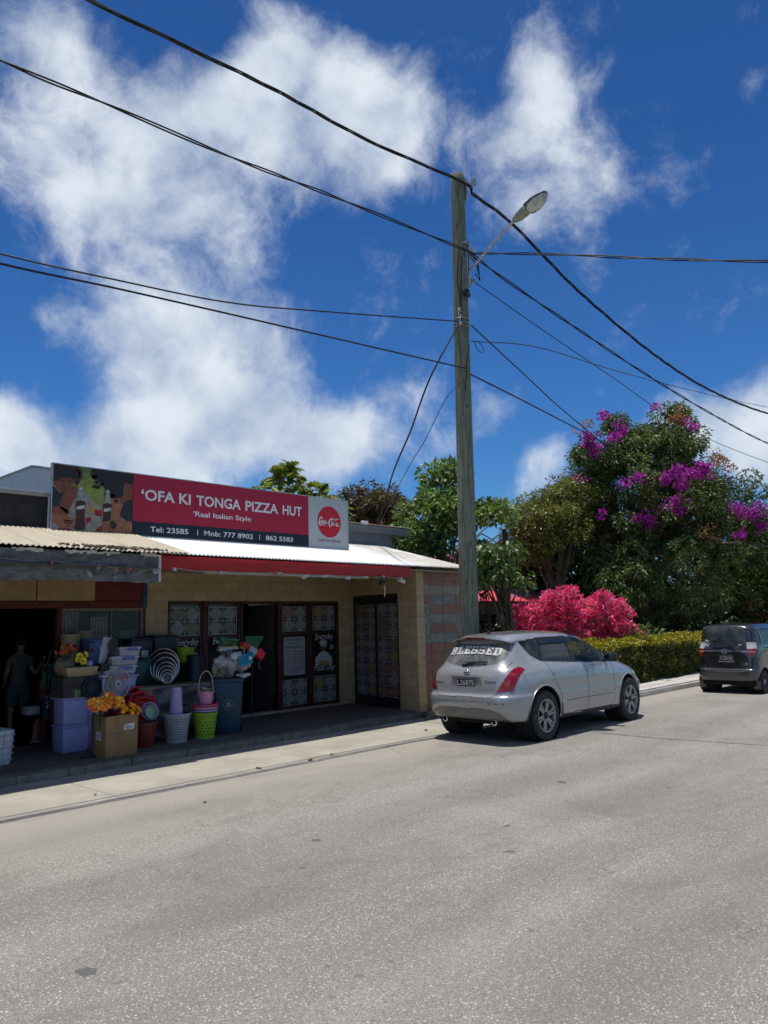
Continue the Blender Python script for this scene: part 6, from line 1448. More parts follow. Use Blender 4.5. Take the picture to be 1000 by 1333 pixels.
# stickers: half-wheel shaped white decal low left on the glass, small ones right
b = MB(); cy_, cz_ = .47, 1.175; xx = lambda y,z: x(y,z)-.008
def arc(r0, r1, a0, a1):
    n = 10; vs = []
    for k in range(n+1):
        a = a0+(a1-a0)*k/n
        for r in (r0, r1): y, z = cy_+r*math.cos(a), cz_+r*math.sin(a); vs.append((xx(y,z), y, z))
    b.add(vs, [(2*k,2*k+1,2*k+3,2*k+2) for k in range(n)])
arc(.075,.095,.1,1.2); arc(.075,.095,1.5,2.1); arc(.075,.095,2.4,3.05); arc(.0,.045,0,3.14)
for (y,z,w,h) in ((.49,1.275,.05,.03),(.43,1.265,.03,.03),(.56,1.19,.04,.05),(.52,1.15,.12,.02),(-.31,1.19-.02,.08,.022),(-.50,1.20,.04,.02)): b.quad((xx(y,z),y,z),(xx(y-w,z),y-w,z),(xx(y-w,z+h),y-w,z+h),(xx(y,z+h),y,z+h))
b.build('decal', m_platew, vrw, recalc=False)
for s_ in (-1,1):
    b = MB(); b.cbox((2.52,s_*.80,1.12), (.10,.16,.13)); b.build('wing_mirror', m_black, van, bevel=.03)
    for hx in (.86,1.62): b = MB(); yy = s_*abs(v.side_y(hx,1.0)); b.tube([(hx-.08,yy,1.0),(hx-.05,yy+s_*.025,1.0),(hx+.05,yy+s_*.025,1.0),(hx+.08,yy,1.0)], .013, 8); b.build('door_handle', m_chrome, van)
    b = MB(); b.hull8([(.62,s_*.675,1.53),(2.1,s_*.675,1.51),(.62,s_*.68,1.53),(2.1,s_*.68,1.51),(.62,s_*.62,1.60),(2.1,s_*.62,1.58),(.62,s_*.625,1.605),(2.1,s_*.625,1.585)]); b.build('rain_deflector', m_gdark, van)
for yy in (-.3,.3): seat(van, 1.75, yy, .62, .42); seat(van, .95, yy, .62, .42)
MB().box(.3, 2.6, -.6, .6, .36, .42).build('floor', m_inter, van)
# ================================================================ goods on the pavement
G0 = .108
def pl(name, c, **k): return M(name, c, k.pop('rough', .42), var=k.pop('var', .12), scale=k.pop('scale', 7), bump=.05, **k)
m_lilac = pl('lilac_plastic', (.30,.31,.56)); m_lilac2 = pl('light_lilac_plastic', (.42,.36,.62)); m_bluep = pl('blue_plastic', (.10,.15,.40)); m_navyp = pl('navy_plastic', (.012,.022,.045)); m_redp = pl('red_plastic', (.55,.012,.026)); m_marp = pl('maroon_plastic', (.14,.016,.014))
m_greyp = pl('grey_plastic', (.33,.35,.37)); m_limep = pl('lime_plastic', (.24,.42,.03)); m_pinkp = pl('pink_plastic', (.60,.26,.42)); m_pinkd = pl('deep_pink_plastic', (.55,.07,.20)); m_binb = pl('bin_blue', (.012,.045,.085), rough=.5); m_tealp = pl('teal_plastic', (.01,.06,.07)); m_clear = pl('cloudy_plastic', (.36,.37,.42), rough=.3); m_whitep = pl('white_plastic', (.60,.60,.62)); m_tanp = pl('tan_plastic', (.40,.31,.17))
m_alu = M('aluminium', (.48,.52,.58), .30, .9, var=.2, scale=4, bump=.02); m_aluin = M('aluminium_inside', (.10,.11,.115), .4, .5, var=.4, scale=5)
m_card = M('cardboard', (.27,.165,.075), .8, var=.12, scale=4, dirt=(.20,.12,.055), fine=90); m_paper = M('label_paper', (.62,.61,.58), .6, var=.05); m_stamp = M('stamp_red', (.24,.06,.04), .8, var=.4, scale=30)
m_petal_o = M('petal_orange', (.98,.24,.012), .5, var=.35, scale=25); m_petal_y = M('petal_yellow', (.95,.70,.05), .5, var=.2, scale=25); m_petal_r = M('petal_red', (.95,.08,.015), .5, var=.3); m_petal_d = M('petal_dark_red', (.13,.006,.010), .5); m_green_s = M('stem_green', (.04,.09,.025), .6)
def tub(name, label, cat, x, y, z, w, d, h, mat, lidmat=None, rz=0, group=None, taper=.88, lid=True, clips=None, lip=.02):
    t = thing(name, label, cat, (x,y,z), rz, group); b = MB(); a, c = w/2*taper, d/2*taper; A_, C_ = w/2, d/2
    hb = h-(.03 if lid else 0)
    b.hull8([(-a,-c,0),(a,-c,0),(-a,c,0),(a,c,0),(-A_+.012,-C_+.012,hb),(A_-.012,-C_+.012,hb),(-A_+.012,C_-.012,hb),(A_-.012,C_-.012,hb)])
    b.build('body', mat, t, bevel=.018)
    if lid:
        b = MB(); b.box(-A_-lip+.012, A_+lip-.012, -C_-lip+.012, C_+lip-.012, hb+.001, hb+.022); b.box(-A_+.02, A_-.02, -C_+.02, C_-.02, hb+.022, hb+.032); b.build('lid', lidmat or mat, t, bevel=.008)
    else:
        b = MB(); 
        for (x0,x1,y0,y1) in ((-A_-.01,A_+.01,-C_-.01,-C_+.02),(-A_-.01,A_+.01,C_-.02,C_+.01),(-A_-.01,-A_+.02,-C_+.02,C_-.02),(A_-.02,A_+.01,-C_+.02,C_-.02)): b.box(x0,x1,y0,y1,hb-.02,hb+.006)
        b.build('rim', mat, t, bevel=.006)
    if clips:
        b = MB(); b.box(-w*.16+w*.08, w*.24+w*.08, -C_-.018, -C_-.004, hb-.035, hb+.018); b.build('clip', clips, t, bevel=.004)
    return t
# lilac storage tubs, two stacked plus one behind under the clear boxes
tub('storage_tub', 'lower lilac storage tub of the stack left of the cardboard box', 'tub', 5.50, 12.05, G0, .44, .42, .41, m_lilac, group='lilac storage tubs')
tub('storage_tub', 'upper lilac storage tub of the stack left of the cardboard box', 'tub', 5.49, 12.05, G0+.415, .42, .40, .40, m_lilac, lid=False, group='lilac storage tubs')
tb_ = thing('low_table', 'low grey timber table draped with clear plastic sheet behind the bins and buckets', 'table', (7.3,12.1,G0))
b = MB(); b.box(-.75,.85,-.22,.35,.84,.88); b.build('table_top', M('old_timber', (.16,.13,.10), .8, var=.4, scale=8), tb_, bevel=.006)
for (x,y) in ((-.7,-.17),(.8,-.17),(-.7,.3),(.8,.3)): MB().box(x-.03,x+.03,y-.03,y+.03,0,.84).build('leg', MATS['old_timber'], tb_)
# draped plastic sheet, wrinkled, thing of its own
m, gg, o = new_mat('clear_sheet'); co = gg.n('TexCoord').outputs['Object']; bb = gg.n('BsdfPrincipled'); bb.inputs['Roughness'].default_value = .22; gg.set(bb.inputs['Base Color'], (.30,.32,.35)); tt_ = gg.n('BsdfTransparent'); mx = gg.n('MixShader', i_Fac=gg.math('MULTIPLY_ADD', gg.ramp(gg.noise(co, 4, 6, .7), .35, .7), .45, .2)); gg.t.links.new(tt_.outputs[0], mx.inputs[1]); gg.t.links.new(bb.outputs[0], mx.inputs[2]); gg.t.links.new(mx.outputs[0], o.inputs[0]); m_sheet = m
rs = np.random.RandomState(3); nx, nz = 60, 40; V = []; 
for j in range(nz+1):
    for i in range(nx+1):
        u, w = i/nx, j/nz; x = 6.62+1.5*u; z = .985-.86*w*(.8+.2*math.sin(u*5)); y = 11.86-.03*math.sin(u*17+w*3)-.025*math.sin(u*31-w*5)-.05*w*math.sin(u*8+1)-.02*math.sin(w*19+u*7)
        V.append((x,y,z))
F = [(j*(nx+1)+i, j*(nx+1)+i+1, (j+1)*(nx+1)+i+1, (j+1)*(nx+1)+i) for j in range(nz) for i in range(nx)]
tag(np_mesh('plastic_sheet', V, F, m_sheet), 'crumpled clear plastic sheet hanging over the front of the low table', 'plastic sheet')
# boxes / crates under and behind
tub('storage_tub', 'wide lilac tub with red clip under the clear containers behind the fan', 'tub', 6.12, 12.22, .90, .96, .45, .31, m_lilac, clips=m_redp, group='lilac storage tubs')
tub('storage_tub', 'lilac tub at the bottom of the stack behind the fan', 'tub', 6.15, 12.22, G0, .90, .42, .785, m_lilac, group='lilac storage tubs', lid=False)
for (x, z, w, lab) in ((6.31,1.215,.60,'bottom clear container with blue clip, on the wide lilac tub'),(6.385,1.365,.51,'middle clear container with blue clip, second of the three stacked'),(6.47,1.512,.40,'smallest clear container with blue clip, topmost of its stack')):
    tub('clear_container', lab, 'container', x, 12.22, z, w, .36, .145, m_clear, m_whitep, group='stacked clear containers', clips=m_bluep, lip=.012)
t_ = tub('blue_container', 'tall blue translucent container left of the stacked clear containers', 'container', 6.18, 12.62, 1.02, .46, .34, .78, m_bluep, group=None); 
MB().box(-.05,.10,-.176,-.172,.60,.66).build('label', m_paper, t_)
MB().box(5.9, 6.5, 12.42, 12.9, G0, 1.01).build('crate_tmp', m_navyp)
o = bpy.data.objects['crate_tmp']; o.name = 'dark_crate'; tag(o, 'dark crate supporting the tall blue container behind the fan', 'crate')
b = MB().hull8([(0,0,0),(.02,0,0),(0,.012,0),(.02,.012,0),(.0,0,.6),(.34,0,.6),(0,.012,.6),(.34,.012,.6)]); b.v = [(x_+z_*.18,y_,z_) for x_,y_,z_ in b.v]; 
b = MB(); b.prism([(0,0),(.06,0),(.30,.58),(.11,.60)], 0, .012); o = b.build('plastic_board', m_clear, bevel=.003); o.location = (5.86,12.0,1.24); tag(o, 'pale clear plastic sheet standing upright left of the blue container', 'board')
# black scoop / racket shape
b = MB(); b.tube([(0,0,0),(.03,0,.10),(.07,0,.2)], [.018,.015,.03], 8); b.lathe([(.001,-.012),(.07,-.010),(.078,0),(.07,.010),(.001,.012)], (.12,0,.31), 24, axis='Y', M=Matrix.Rotation(.35,3,'Y')@Matrix.Diagonal(Vector((1,1,1.5)))); b.box(-.12,.04,-.05,.05,-.10,.02)
o = b.build('black_scoop', m_black, bevel=0); o.location = (6.0,11.95,1.40); tag(o, 'black long-handled scoop leaning against the pale plastic sheet', 'scoop')
# tan planter tray with sunflowers, vases
pt = thing('planter_tray', 'tan rectangular planter tray with yellow sunflowers beside the vases', 'planter', (5.58,11.98,1.24)); b = MB().hull8([(-.22,-.09,0),(.22,-.09,0),(-.22,.09,0),(.22,.09,0),(-.27,-.11,.145),(.27,-.11,.145),(-.27,.11,.145),(.27,.11,.145)]); b.build('body', m_tanp, pt, bevel=.01)
MB().box(5.28, 5.84, 11.86, 12.3, .93, 1.235).build('carton', M('old_carton', (.06,.05,.05), .8)); tag(bpy.data.objects['carton'], 'dark carton holding up the tan planter tray above the lilac tubs', 'carton')
def vase(x, y, z, r, h, mat, label, grp='tan vases in the store window', prof=None):
    prof = prof or [(.001,0),(.62,0),(.80,.12),(.86,.45),(.92,.8),(1,.97),(1,1),(.93,1),(.8,.5),(.001,.2)]
    o = MB().lathe([(a*r, b_*h) for a, b_ in prof], n=28).build('vase', mat); o.location = (x,y,z); return tag(o, label, 'vase', grp)
m_vase = M('vase_cream', (.30,.22,.14), .35, var=.15, scale=5)
vase(5.80, 12.82, 1.36, .17, .53, m_vase, 'left one of two tall straight cream vases behind the sunflowers'); vase(6.08, 12.95, 1.36, .16, .58, m_vase, 'right and taller of two tall straight cream vases behind the sunflowers')
vase(5.50, 12.35, 1.24, .16, .30, m_vase, 'squat rounded cream vase holding the orange and white blooms', prof=[(.001,0),(.55,0),(.9,.25),(1,.55),(.75,.85),(.6,.95),(.68,1),(.55,1),(.001,.8)])
b = MB(); b.box(5.4,6.3,12.55,13.05,1.30,1.355); b.box(5.45,5.5,12.6,12.65,G0,1.3); b.box(6.2,6.25,12.6,12.65,G0,1.3); b.box(5.45,5.5,12.95,13.0,G0,1.3); b.box(6.2,6.25,12.95,13.0,G0,1.3); tag(b.build('display_shelf', M('dark_shelf', (.05,.04,.035), .7), bevel=.004), 'dark shelf carrying the tall cream vases before the window', 'shelf')
def petals(b, c, n, r, w, tilt, m, az0=0, N=None, curl=.2):
    c = Vector(c); N = (N or Vector((0,-1,.25))).normalized(); U = N.cross(Vector((1,0,.1))).normalized(); W_ = N.cross(U)
    for k in range(n):
        a = az0+2*math.pi*k/n; d = U*math.cos(a)+W_*math.sin(a); s = N.cross(d); up = N*tilt
        p = [c+d*r*.12, c+d*r*.55+s*w+up*r*.5, c+d*r+up*r*(1-curl), c+d*r*.55-s*w+up*r*.5, c+d*r*.55+up*r*.35]
        b.add(p, [(0,1,4),(1,2,4),(2,3,4),(3,0,4)], m)
def flower_thing(name, label, cat, loc, heads, mats, group=None):
    """heads: (offset, petals, radius, width, tilt, material, layers)"""
    t = thing(name, label, cat, loc, 0, group); st_ = MB()
    for (off, n, r, w, tilt, m, layers, N) in heads:
        b = MB()
        for l in range(layers): petals(b, off, n, r*(1-.2*l), w*(1-.12*l), tilt+.35*l, m, .3*l, Vector(N))
        b.sphere(Vector(off)+Vector(N).normalized()*.012, r*.17, 8, 6, m=len(mats)-1); b.build('flower_head', mats, t, recalc=False)
        st_.tube([off, (off[0]*.6,off[1]*.6+.03,off[2]*.45), (off[0]*.25, off[1]*.25+.03, -.02)], .006, 5)
    st_.build('stem', m_green_s, t); return t
fm = [m_petal_y, m_petal_o, m_petal_r, m_petal_d, M('flower_heart', (.06,.03,.012), .7)]
flower_thing('sunflower_bunch', 'bunch of bright yellow sunflowers in the tan planter tray', 'flowers', (5.58,11.88,1.38), [((-.02,-.04,.10),13,.075,.016,.25,0,2,(.2,-1,.3)),((-.06,-.02,.17),12,.065,.015,.4,0,2,(-.4,-1,.5)),((.02,-.03,.19),12,.06,.014,.5,0,2,(.5,-1,.5)),((-.08,-.03,.12),10,.055,.014,.6,0,2,(-.8,-.8,.2))], fm)
rs2 = random.Random(5); hs = [((rs2.uniform(-.15,.16), rs2.uniform(-.06,.06), rs2.uniform(.12,.30)), 7, rs2.uniform(.028,.045), .012, .5, rs2.choice([1,2,3]), 1, (rs2.uniform(-.6,.6),-1,rs2.uniform(0,.8))) for _ in range(16)]
flower_thing('mixed_blooms', 'dull orange, red and white artificial blooms in the squat cream vase', 'flowers', (5.46,12.22,1.46), hs, fm)
hs = [((rs2.uniform(-.05,.07), rs2.uniform(-.06,.06), rs2.uniform(.10,.40)), 7, rs2.uniform(.025,.04), .011, .5, 3, 1, (rs2.uniform(-.6,.6),-1,rs2.uniform(0,.8))) for _ in range(9)]
flower_thing('dark_red_blooms', 'dark pink spray of artificial blooms right of the tall cream vases', 'flowers', (5.98,12.5,1.36), hs, [m_petal_y,m_petal_o,m_petal_r,M('petal_plum', (.20,.02,.05), .5),fm[4]])
# desk fan
fan = thing('desk_fan', 'round pale plastic fan with wire guard standing before the clear containers', 'fan', (6.03,11.66,G0)); fc = Vector((0,0,.995)); FM = Matrix.Rotation(.15,3,'Z')
m_fanp = M('fan_grey', (.42,.42,.43), .4, var=.1)
b = MB(); RMx = FM@Matrix.Rotation(math.pi/2,3,'X')
for R__ in (.25,.24,.17,.11): b.torus(fc+FM@Vector((0,-.04*(1-(R__/.23)**2)-.02,0)), R__, .006 if R__ > .2 else .0035, M=RMx, n=48, k=6)
for k in range(48):
    a = 2*math.pi*k/48; b.tube([fc+FM@Vector((.06*math.cos(a),-.065,.06*math.sin(a))), fc+FM@Vector((.15*math.cos(a),-.06,.15*math.sin(a))), fc+FM@Vector((.247*math.cos(a),-.02,.247*math.sin(a)))], .002, 4, cap=False)
b.build('guard', m_fanp, fan)
b = MB()
for k in range(5):
    a0 = 2*math.pi*k/5; vs = []
    for i in range(6):
        r = .04+.16*i/5
        for sgn in (-1,1): a = a0+sgn*(.25+.14*i/5)+.12*i/5; vs.append(fc+FM@Vector((r*math.cos(a), sgn*.015, r*math.sin(a))))
    b.add(vs, [(2*i,2*i+1,2*i+3,2*i+2) for i in range(5)])
b.build('blades', M('fan_blade', (.28,.29,.31), .3), fan)
b = MB(); b.lathe([(.001,-.085),(.04,-.08),(.055,-.07),(.055,-.06)], fc, 24, axis='Y'); b.lathe([(.001,-.0),(.07,.0),(.08,.04),(.06,.14),(.001,.15)], fc, 24, axis='Y'); b.build('motor', m_fanp, fan)
MB().lathe([(.001,-.092),(.018,-.09),(.022,-.084)], fc, 16, axis='Y').build('badge', m_black, fan)
b = MB(); b.tube([(0,.06,.97),(0,.06,.05)], .018, 10); b.lathe([(.001,.05),(.03,.05),(.18,.025),(.19,0),(.001,0)], (0,.06,0), 32); b.build('stand', m_fanp, fan)
# black base and pole of another stand fan left of the carton; dark disc; two white balls
b = MB(); b.lathe([(.001,.04),(.10,.03),(.13,0),(.001,0)], (0,0,0), 28); b.tube([(.09,.02,.02),(.09,.02,.62)], .022, 10); o = b.build('stand_base', m_navyp); o.location = (5.40,11.25,G0); tag(o, 'dark blue upright stand with round foot left of the cardboard box', 'stand')
b = MB(); b.torus((0,0,0), .15, .022, M=Matrix.Rotation(math.pi/2,3,'X'), n=40); b.torus((0,0,0), .10, .012, M=Matrix.Rotation(math.pi/2,3,'X'), n=36); b.disc((0,.01,0), .14, 32); o = b.build('black_ring_pan', m_navyp); o.location = (5.72,11.80,1.06); tag(o, 'dark round pan behind the red and yellow flowers left of the fan', 'pan')
for (x, lab) in ((5.56,'left one of the two pale blue domed brush heads above the lilac tubs'),(5.67,'right one of the two pale blue domed brush heads above the lilac tubs')):
    t = thing('toilet_brush', lab, 'brush', (x,11.98,.93), 0, 'pale blue domed brushes'); MB().sphere((0,0,.31), .055, 16, 10, sc_=(1,1,.85)).build('dome', m_lilac, t); b = MB().tube([(0,0,0),(0,0,.27)], .012, 8); b.box(-.05,.05,-.03,.03,.255,.27); b.build('handle', m_black, t)
for (x, lab) in ((5.455,'left one of two slim white-topped jars under the planter tray'),(5.50,'right one of two slim white-topped jars under the planter tray')):
    t = thing('slim_jar', lab, 'jar', (x,12.02,.93), 0, 'slim jars'); MB().lathe([(.001,0),(.018,0),(.018,.24),(.001,.24)], n=14).build('body', m_aluin, t); MB().lathe([(.021,.241),(.021,.29),(.001,.292)], n=14).build('cap', m_whitep, t)
o = MB().sphere((0,0,0), .055, 14, 10).build('small_ball', m_lilac); o.location = (5.72,11.95,1.43); tag(o, 'small pale lilac ball beside the sunflowers on the planter tray', 'ball')
o = MB().lathe([(.001,0),(.07,0),(.09,.12),(.085,.12),(.06,.02),(.001,.02)], n=24).build('glass_bowl', M('green_glass', (.12,.16,.09), .15)); o.location = (5.50,11.90,.93); tag(o, 'greenish glass bowl on top of the upper lilac tub', 'bowl')
# the cardboard box with artificial flowers standing in it
cb_ = thing('cardboard_box', 'brown cardboard carton with a white label, full of artificial flowers, at the kerb', 'box', (5.745,11.12,G0), .03)
b = MB(); w, d, h, t = .255, .215, .595, .006
b.box(-w,w,-d,-d+t,0,h); b.box(-w,w,d-t,d,0,h); b.box(-w,-w+t,-d+t,d-t,0,h); b.box(w-t,w,-d+t,d-t,0,h); b.box(-w+t,w-t,-d+t,d-t,0,t)
for i in range(len(b.v)):
    x, y, z = b.v[i]; b.v[i] = (x*(1+.03*(z/h)*(1 if x > 0 else .6)), y*(1+.02*z/h), z + .01*math.sin(x*9)*z/h)
b.build('carton', m_card, cb_, bevel=.004)
b = MB(); b.hull8([(-w,-d-.001,h-.004),(w,-d-.001,h-.004),(-w,-d+.004,h),(w,-d+.004,h),(-w-.005,-d-.035,h-.10),(w-.02,-d-.028,h-.09),(-w-.005,-d-.030,h-.10),(w-.02,-d-.023,h-.09)]); 
lb = MB(); yy = -d-.006; lb.add([(.02,yy,.37),(.185,yy,.375),(.205,yy,.46),(.045,yy,.46)], [(0,1,2,3)]); lb.add([(-w*1.02-.004,-.10,.24),(-w*1.02-.004,.05,.25),(-w*1.02-.004,.05,.37),(-w*1.02-.004,-.10,.36)][::-1], [(0,1,2,3)]); lo = lb.build('label', m_paper, cb_, recalc=False)
sb = MB(); 
put_text('FM', (.06,yy-.002,.437), RX, UZ, .03, .014, .02, sb)
for k in range(4): sb.quad((.05,yy-.002,.425-.013*k),(.17-.02*(k%2),yy-.002,.425-.013*k),(.17-.02*(k%2),yy-.002,.430-.013*k),(.05,yy-.002,.430-.013*k))
for k in range(4): sb.quad((-w*1.02-.006,-.08,.27+.02*k),(-w*1.02-.006,.03,.27+.02*k),(-w*1.02-.006,.03,.277+.02*k),(-w*1.02-.006,-.08,.277+.02*k))
sb.build('print', m_ink, lo, recalc=False)
rb = MB(); 
for (x0,x1,z0,z1) in ((-.14,-.135,.43,.55),(-.05,-.045,.43,.55),(-.14,-.045,.545,.55),(-.14,-.045,.43,.435)): rb.quad((x0,yy,z0),(x1,yy,z0),(x1,yy,z1),(x0,yy,z1))
rb.tube([(-.115,yy,.53),(-.0925,yy,.50),(-.07,yy,.53)], .003, 4); rb.tube([(-.0925,yy,.50),(-.0925,yy,.455)], .003, 4); rb.quad((-.115,yy,.45),(-.07,yy,.45),(-.07,yy,.455),(-.115,yy,.455))
rb.build('stamp', m_stamp, cb_, recalc=False)
kb = MB(); put_text('51x31x62', (-.12,yy,.33), RX, UZ, .12, .018, .01, kb); kb.build('print', M('print_brown', (.06,.035,.02), .8), cb_, recalc=False)
rs2 = random.Random(7); hs = []
for _ in range(30):
    a = rs2.uniform(-1,1); e = rs2.uniform(-.1,1); hs.append(((a*.235-.02, -.05-.10*math.sqrt(max(0,1-a*a))*rs2.uniform(.2,1), .10+.15*e*math.sqrt(max(.05,1-a*a*.8))), 6, rs2.uniform(.065,.085), .034, .8, rs2.choice([1,2,1,2]), 1, (a*.9,-1,e*1.1)))
def bicolour_bouquet(name, label, loc, heads):
    t = thing(name, label, 'flowers', loc, 0, 'flowers in the carton'); rr = random.Random(3); st_ = MB()
    for (off, n, r, w, tilt, m, layers, N) in heads:
        b = MB(); N = Vector(N).normalized(); U = N.cross(Vector((.3,0,1))).normalized(); W_ = N.cross(U); c = Vector(off)
        for k in range(n):
            a = 2*math.pi*k/n+rr.uniform(-.3,.3); d = U*math.cos(a)+W_*math.sin(a); s = N.cross(d)
            P = lambda f, q, h_: c+d*r*f+s*w*q+N*r*h_
            pts = [P(.05,0,0),P(.5,1,.30),P(.85,.75,.42),P(1.1,0,.40),P(.85,-.75,.42),P(.5,-1,.30),P(.55,.45,.34),P(.85,.3,.46),P(.85,-.3,.46),P(.55,-.45,.34)]
            b.add(pts, [(0,1,6),(1,2,7,6),(2,3,7),(3,4,8),(7,3,8),(4,5,9,8),(5,0,9)], m); b.add([p+N*.001 for p in (pts[0],pts[6],pts[7],pts[8],pts[9])], [(0,1,2,3,4)], 0 if rr.random() < .75 else m)
        b.build('flower_head', fm, t, recalc=False); st_.tube([off,(off[0]*.5,off[1]*.4,.0),(off[0]*.3,0,-.3)], .005, 5)
    st_.build('stem', m_green_s, t); return t
bicolour_bouquet('artificial_bouquet', 'big red-orange and yellow artificial bouquet at the left in the cardboard carton', (5.575,11.06,.745), hs)
hs = []
for _ in range(26):
    a = rs2.uniform(-1,1); e = rs2.uniform(0,1); hs.append(((a*.145, -.04-.07*rs2.random(), .02+.13*e*math.sqrt(max(.1,1-a*a*.7))-.02*a), 6, rs2.uniform(.032,.042), .018, .55, 1, 2, (a*.7,-1,e)))
m_or2 = M('petal_light_orange', (1.0,.36,.02), .5, var=.25, scale=30); t = flower_thing('artificial_bouquet', 'smaller plain orange artificial bouquet at the right in the cardboard carton', 'flowers', (5.875,10.97,.70), hs, [m_petal_y, m_or2, m_petal_r, m_petal_d, m_petal_y], 'flowers in the carton')
hs = [((rs2.uniform(-.16,.16), rs2.uniform(-.06,.02), rs2.uniform(-.02,.07)), 7, rs2.uniform(.04,.06), .024, .5, 3, 2, (rs2.uniform(-.6,.6),-1,rs2.uniform(.2,.8))) for _ in range(16)]
flower_thing('artificial_bouquet', 'dark red artificial roses low in the cardboard carton under the orange bouquets', 'flowers', (5.66,11.0,.70), hs, fm, 'flowers in the carton')
# red basins leaning behind a maroon planter
def bucket_prof(r0, r1, h, t=.006, lip=.012): return [(.001,0),(r0,0),(r1,h),(r1+lip,h),(r1+lip,h-.012),(r1+lip-.004,h-.012)], [(r1,h+.0005),(r0-t,t),(.001,t)]
def bucket(name, label, cat, loc, r0, r1, h, mat, group=None, n=40, ribs=0, parent_only=False, rz=0, inner=None):
    t = thing(name, label, cat, loc, rz, group); b = MB(); o_, i_ = bucket_prof(r0, r1, h)
    if ribs:
        prof = [(.001,0),(r0,0),(r1,h)]; vs = []; k = n*2
        b.lathe([(.001,0),(r0,0)], n=k); st0 = len(b.v)
        for lvl in range(2):
            for j in range(k): a = 2*math.pi*j/k; rr = (r0,r1)[lvl]*(1+(.025 if (j//2) % 2 else 0)); b.v.append((rr*math.cos(a), rr*math.sin(a), (0,h)[lvl]))
        for j in range(k): b.f.append((st0+j, st0+(j+1)%k, st0+k+(j+1)%k, st0+k+j)); b.m.append(0)
        b.lathe([(r1,h),(r1+.018,h),(r1+.018,h-.035),(r1,h-.035)], n=k)
    else: b.lathe(o_, n=n)
    b.lathe(i_, n=n); b.build('body', mat, t, sharp=30); return t
bucket('planter_pot', 'dark maroon ribbed planter pot below the red basins', 'pot', (6.42,11.47,G0), .145, .205, .38, m_marp, ribs=1)
def leaning_basin(label, c, R, depth, mat, tilt, group, rz=0, rim=.03):
    """round basin standing on its rim, open side towards the street"""
    Mx = Matrix.Rotation(rz,3,'Z')@Matrix.Rotation(math.pi/2-tilt,3,'X'); b = MB()
    b.lathe([(.001,-depth),(R*.72,-depth),(R*.80,-depth*.9),(R*.94,0),(R,.004),(R,-.014),(R-.008,-.016),(R*.90,-.02),(R*.76,-depth*1.02),(.001,-depth*1.05)], (0,0,0), 56, M=Mx)
    o = b.build('basin', mat); o.location = c; return tag(o, label, 'basin', group)
bz = 'basins leaning in front of the table'
leaning_basin('largest red basin, rearmost of the leaning pile above the maroon pot', (6.56,11.86,.72), .305, .12, m_redp, .25, bz)
leaning_basin('second red basin, in front of the largest red one', (6.555,11.76,.69), .262, .10, m_redp, .28, bz)
leaning_basin('third red basin around the pale lilac one', (6.565,11.68,.645), .215, .08, m_redp, .30, bz)
leaning_basin('small lilac basin nested inside the red basins', (6.60,11.60,.63), .150, .09, m_lilac2, .30, bz)
leaning_basin('smallest basin, pale green, innermost in front of the lilac one', (6.60,11.55,.62), .112, .07, M('pale_green_plastic', (.30,.42,.33), .4), .30, bz)
# nested aluminium basins on the table
ab = 'nested aluminium basins'
for i, (R, cx_, cz_, y, lab) in enumerate([(.300,7.34,1.30,12.46,'largest aluminium basin, rearmost of the nested row on the table'),(.270,7.305,1.262,12.36,'second largest aluminium basin of the nested row'),(.224,7.265,1.225,12.27,'third aluminium basin of the nested row'),(.184,7.235,1.185,12.19,'fourth aluminium basin, middle of the nested row'),(.154,7.20,1.155,12.12,'fifth aluminium basin of the nested row'),(.118,7.165,1.125,12.05,'sixth aluminium basin, last but one towards the street'),(.088,7.135,1.10,11.99,'smallest aluminium basin at the front of the nested row')]):
    Mx = Matrix.Rotation(-.15,3,'Z')@Matrix.Rotation(math.pi/2-.10,3,'X'); t = thing('metal_basin', lab, 'basin', (cx_,y,cz_), 0, ab)
    b = MB(); b.lathe([(.001,-R*.30),(R*.62,-R*.30),(R*.80,-R*.22),(R*.93,-.004)], (0,0,0), 56, M=Mx); b.build('bowl', m_aluin, t)
    b = MB(); b.torus((0,0,0), R*.965, .011, M=Mx, n=60, k=8); b.build('rim', m_alu, t)
# grey woven laundry basket with lilac cup stack and black bag inside
wb_ = thing('laundry_basket', 'grey woven-pattern plastic basket between the maroon pot and the green basket', 'basket', (7.0,11.45,G0))
def lattice(name, t, r0, r1, h, mat, nu, nv, solid_bands=(), slit=.55, z0=.0, th=.006):
    b = MB(); k = nu*4; rows = nv*4; g_ = {}
    def P(i, j, inn=0): 
        a = 2*math.pi*i/k; z = z0+h*j/rows; r = r0+(r1-r0)*(z/(h+z0)) - inn; return (r*math.cos(a), r*math.sin(a), z)
    for inn in (0, th):
        for j in range(rows+1):
            for i in range(k): g_[(i,j,inn)] = len(b.v); b.v.append(P(i,j,inn))
    for j in range(rows):
        for i in range(k):
            off = 2 if (j//4) % 2 else 0; hole = ((i+off) % 4 in (1,2)) and (j % 4 in (1,2)) and not any(a <= j/rows < c for a, c in solid_bands)
            if not hole:
                for inn in (0, th): b.f.append((g_[(i,j,inn)], g_[((i+1)%k,j,inn)], g_[((i+1)%k,j+1,inn)], g_[(i,j+1,inn)])); b.m.append(0)
    return b.build(name, mat, t)
lattice('lattice', wb_, .165, .215, .43, m_greyp, 26, 11, ((0,.10),(.9,1.01)))
MB().lathe([(.001,0),(.166,0),(.168,.03)], n=40).build('base', m_greyp, wb_); b = MB(); b.lathe([(.205,.43),(.232,.43),(.235,.455),(.205,.46),(.205,.43)], n=48); b.build('rim', m_greyp, wb_)
MB().lathe([(.001,.02),(.150,.02),(.195,.42),(.001,.42)], n=30).build('liner', m_black, wb_)
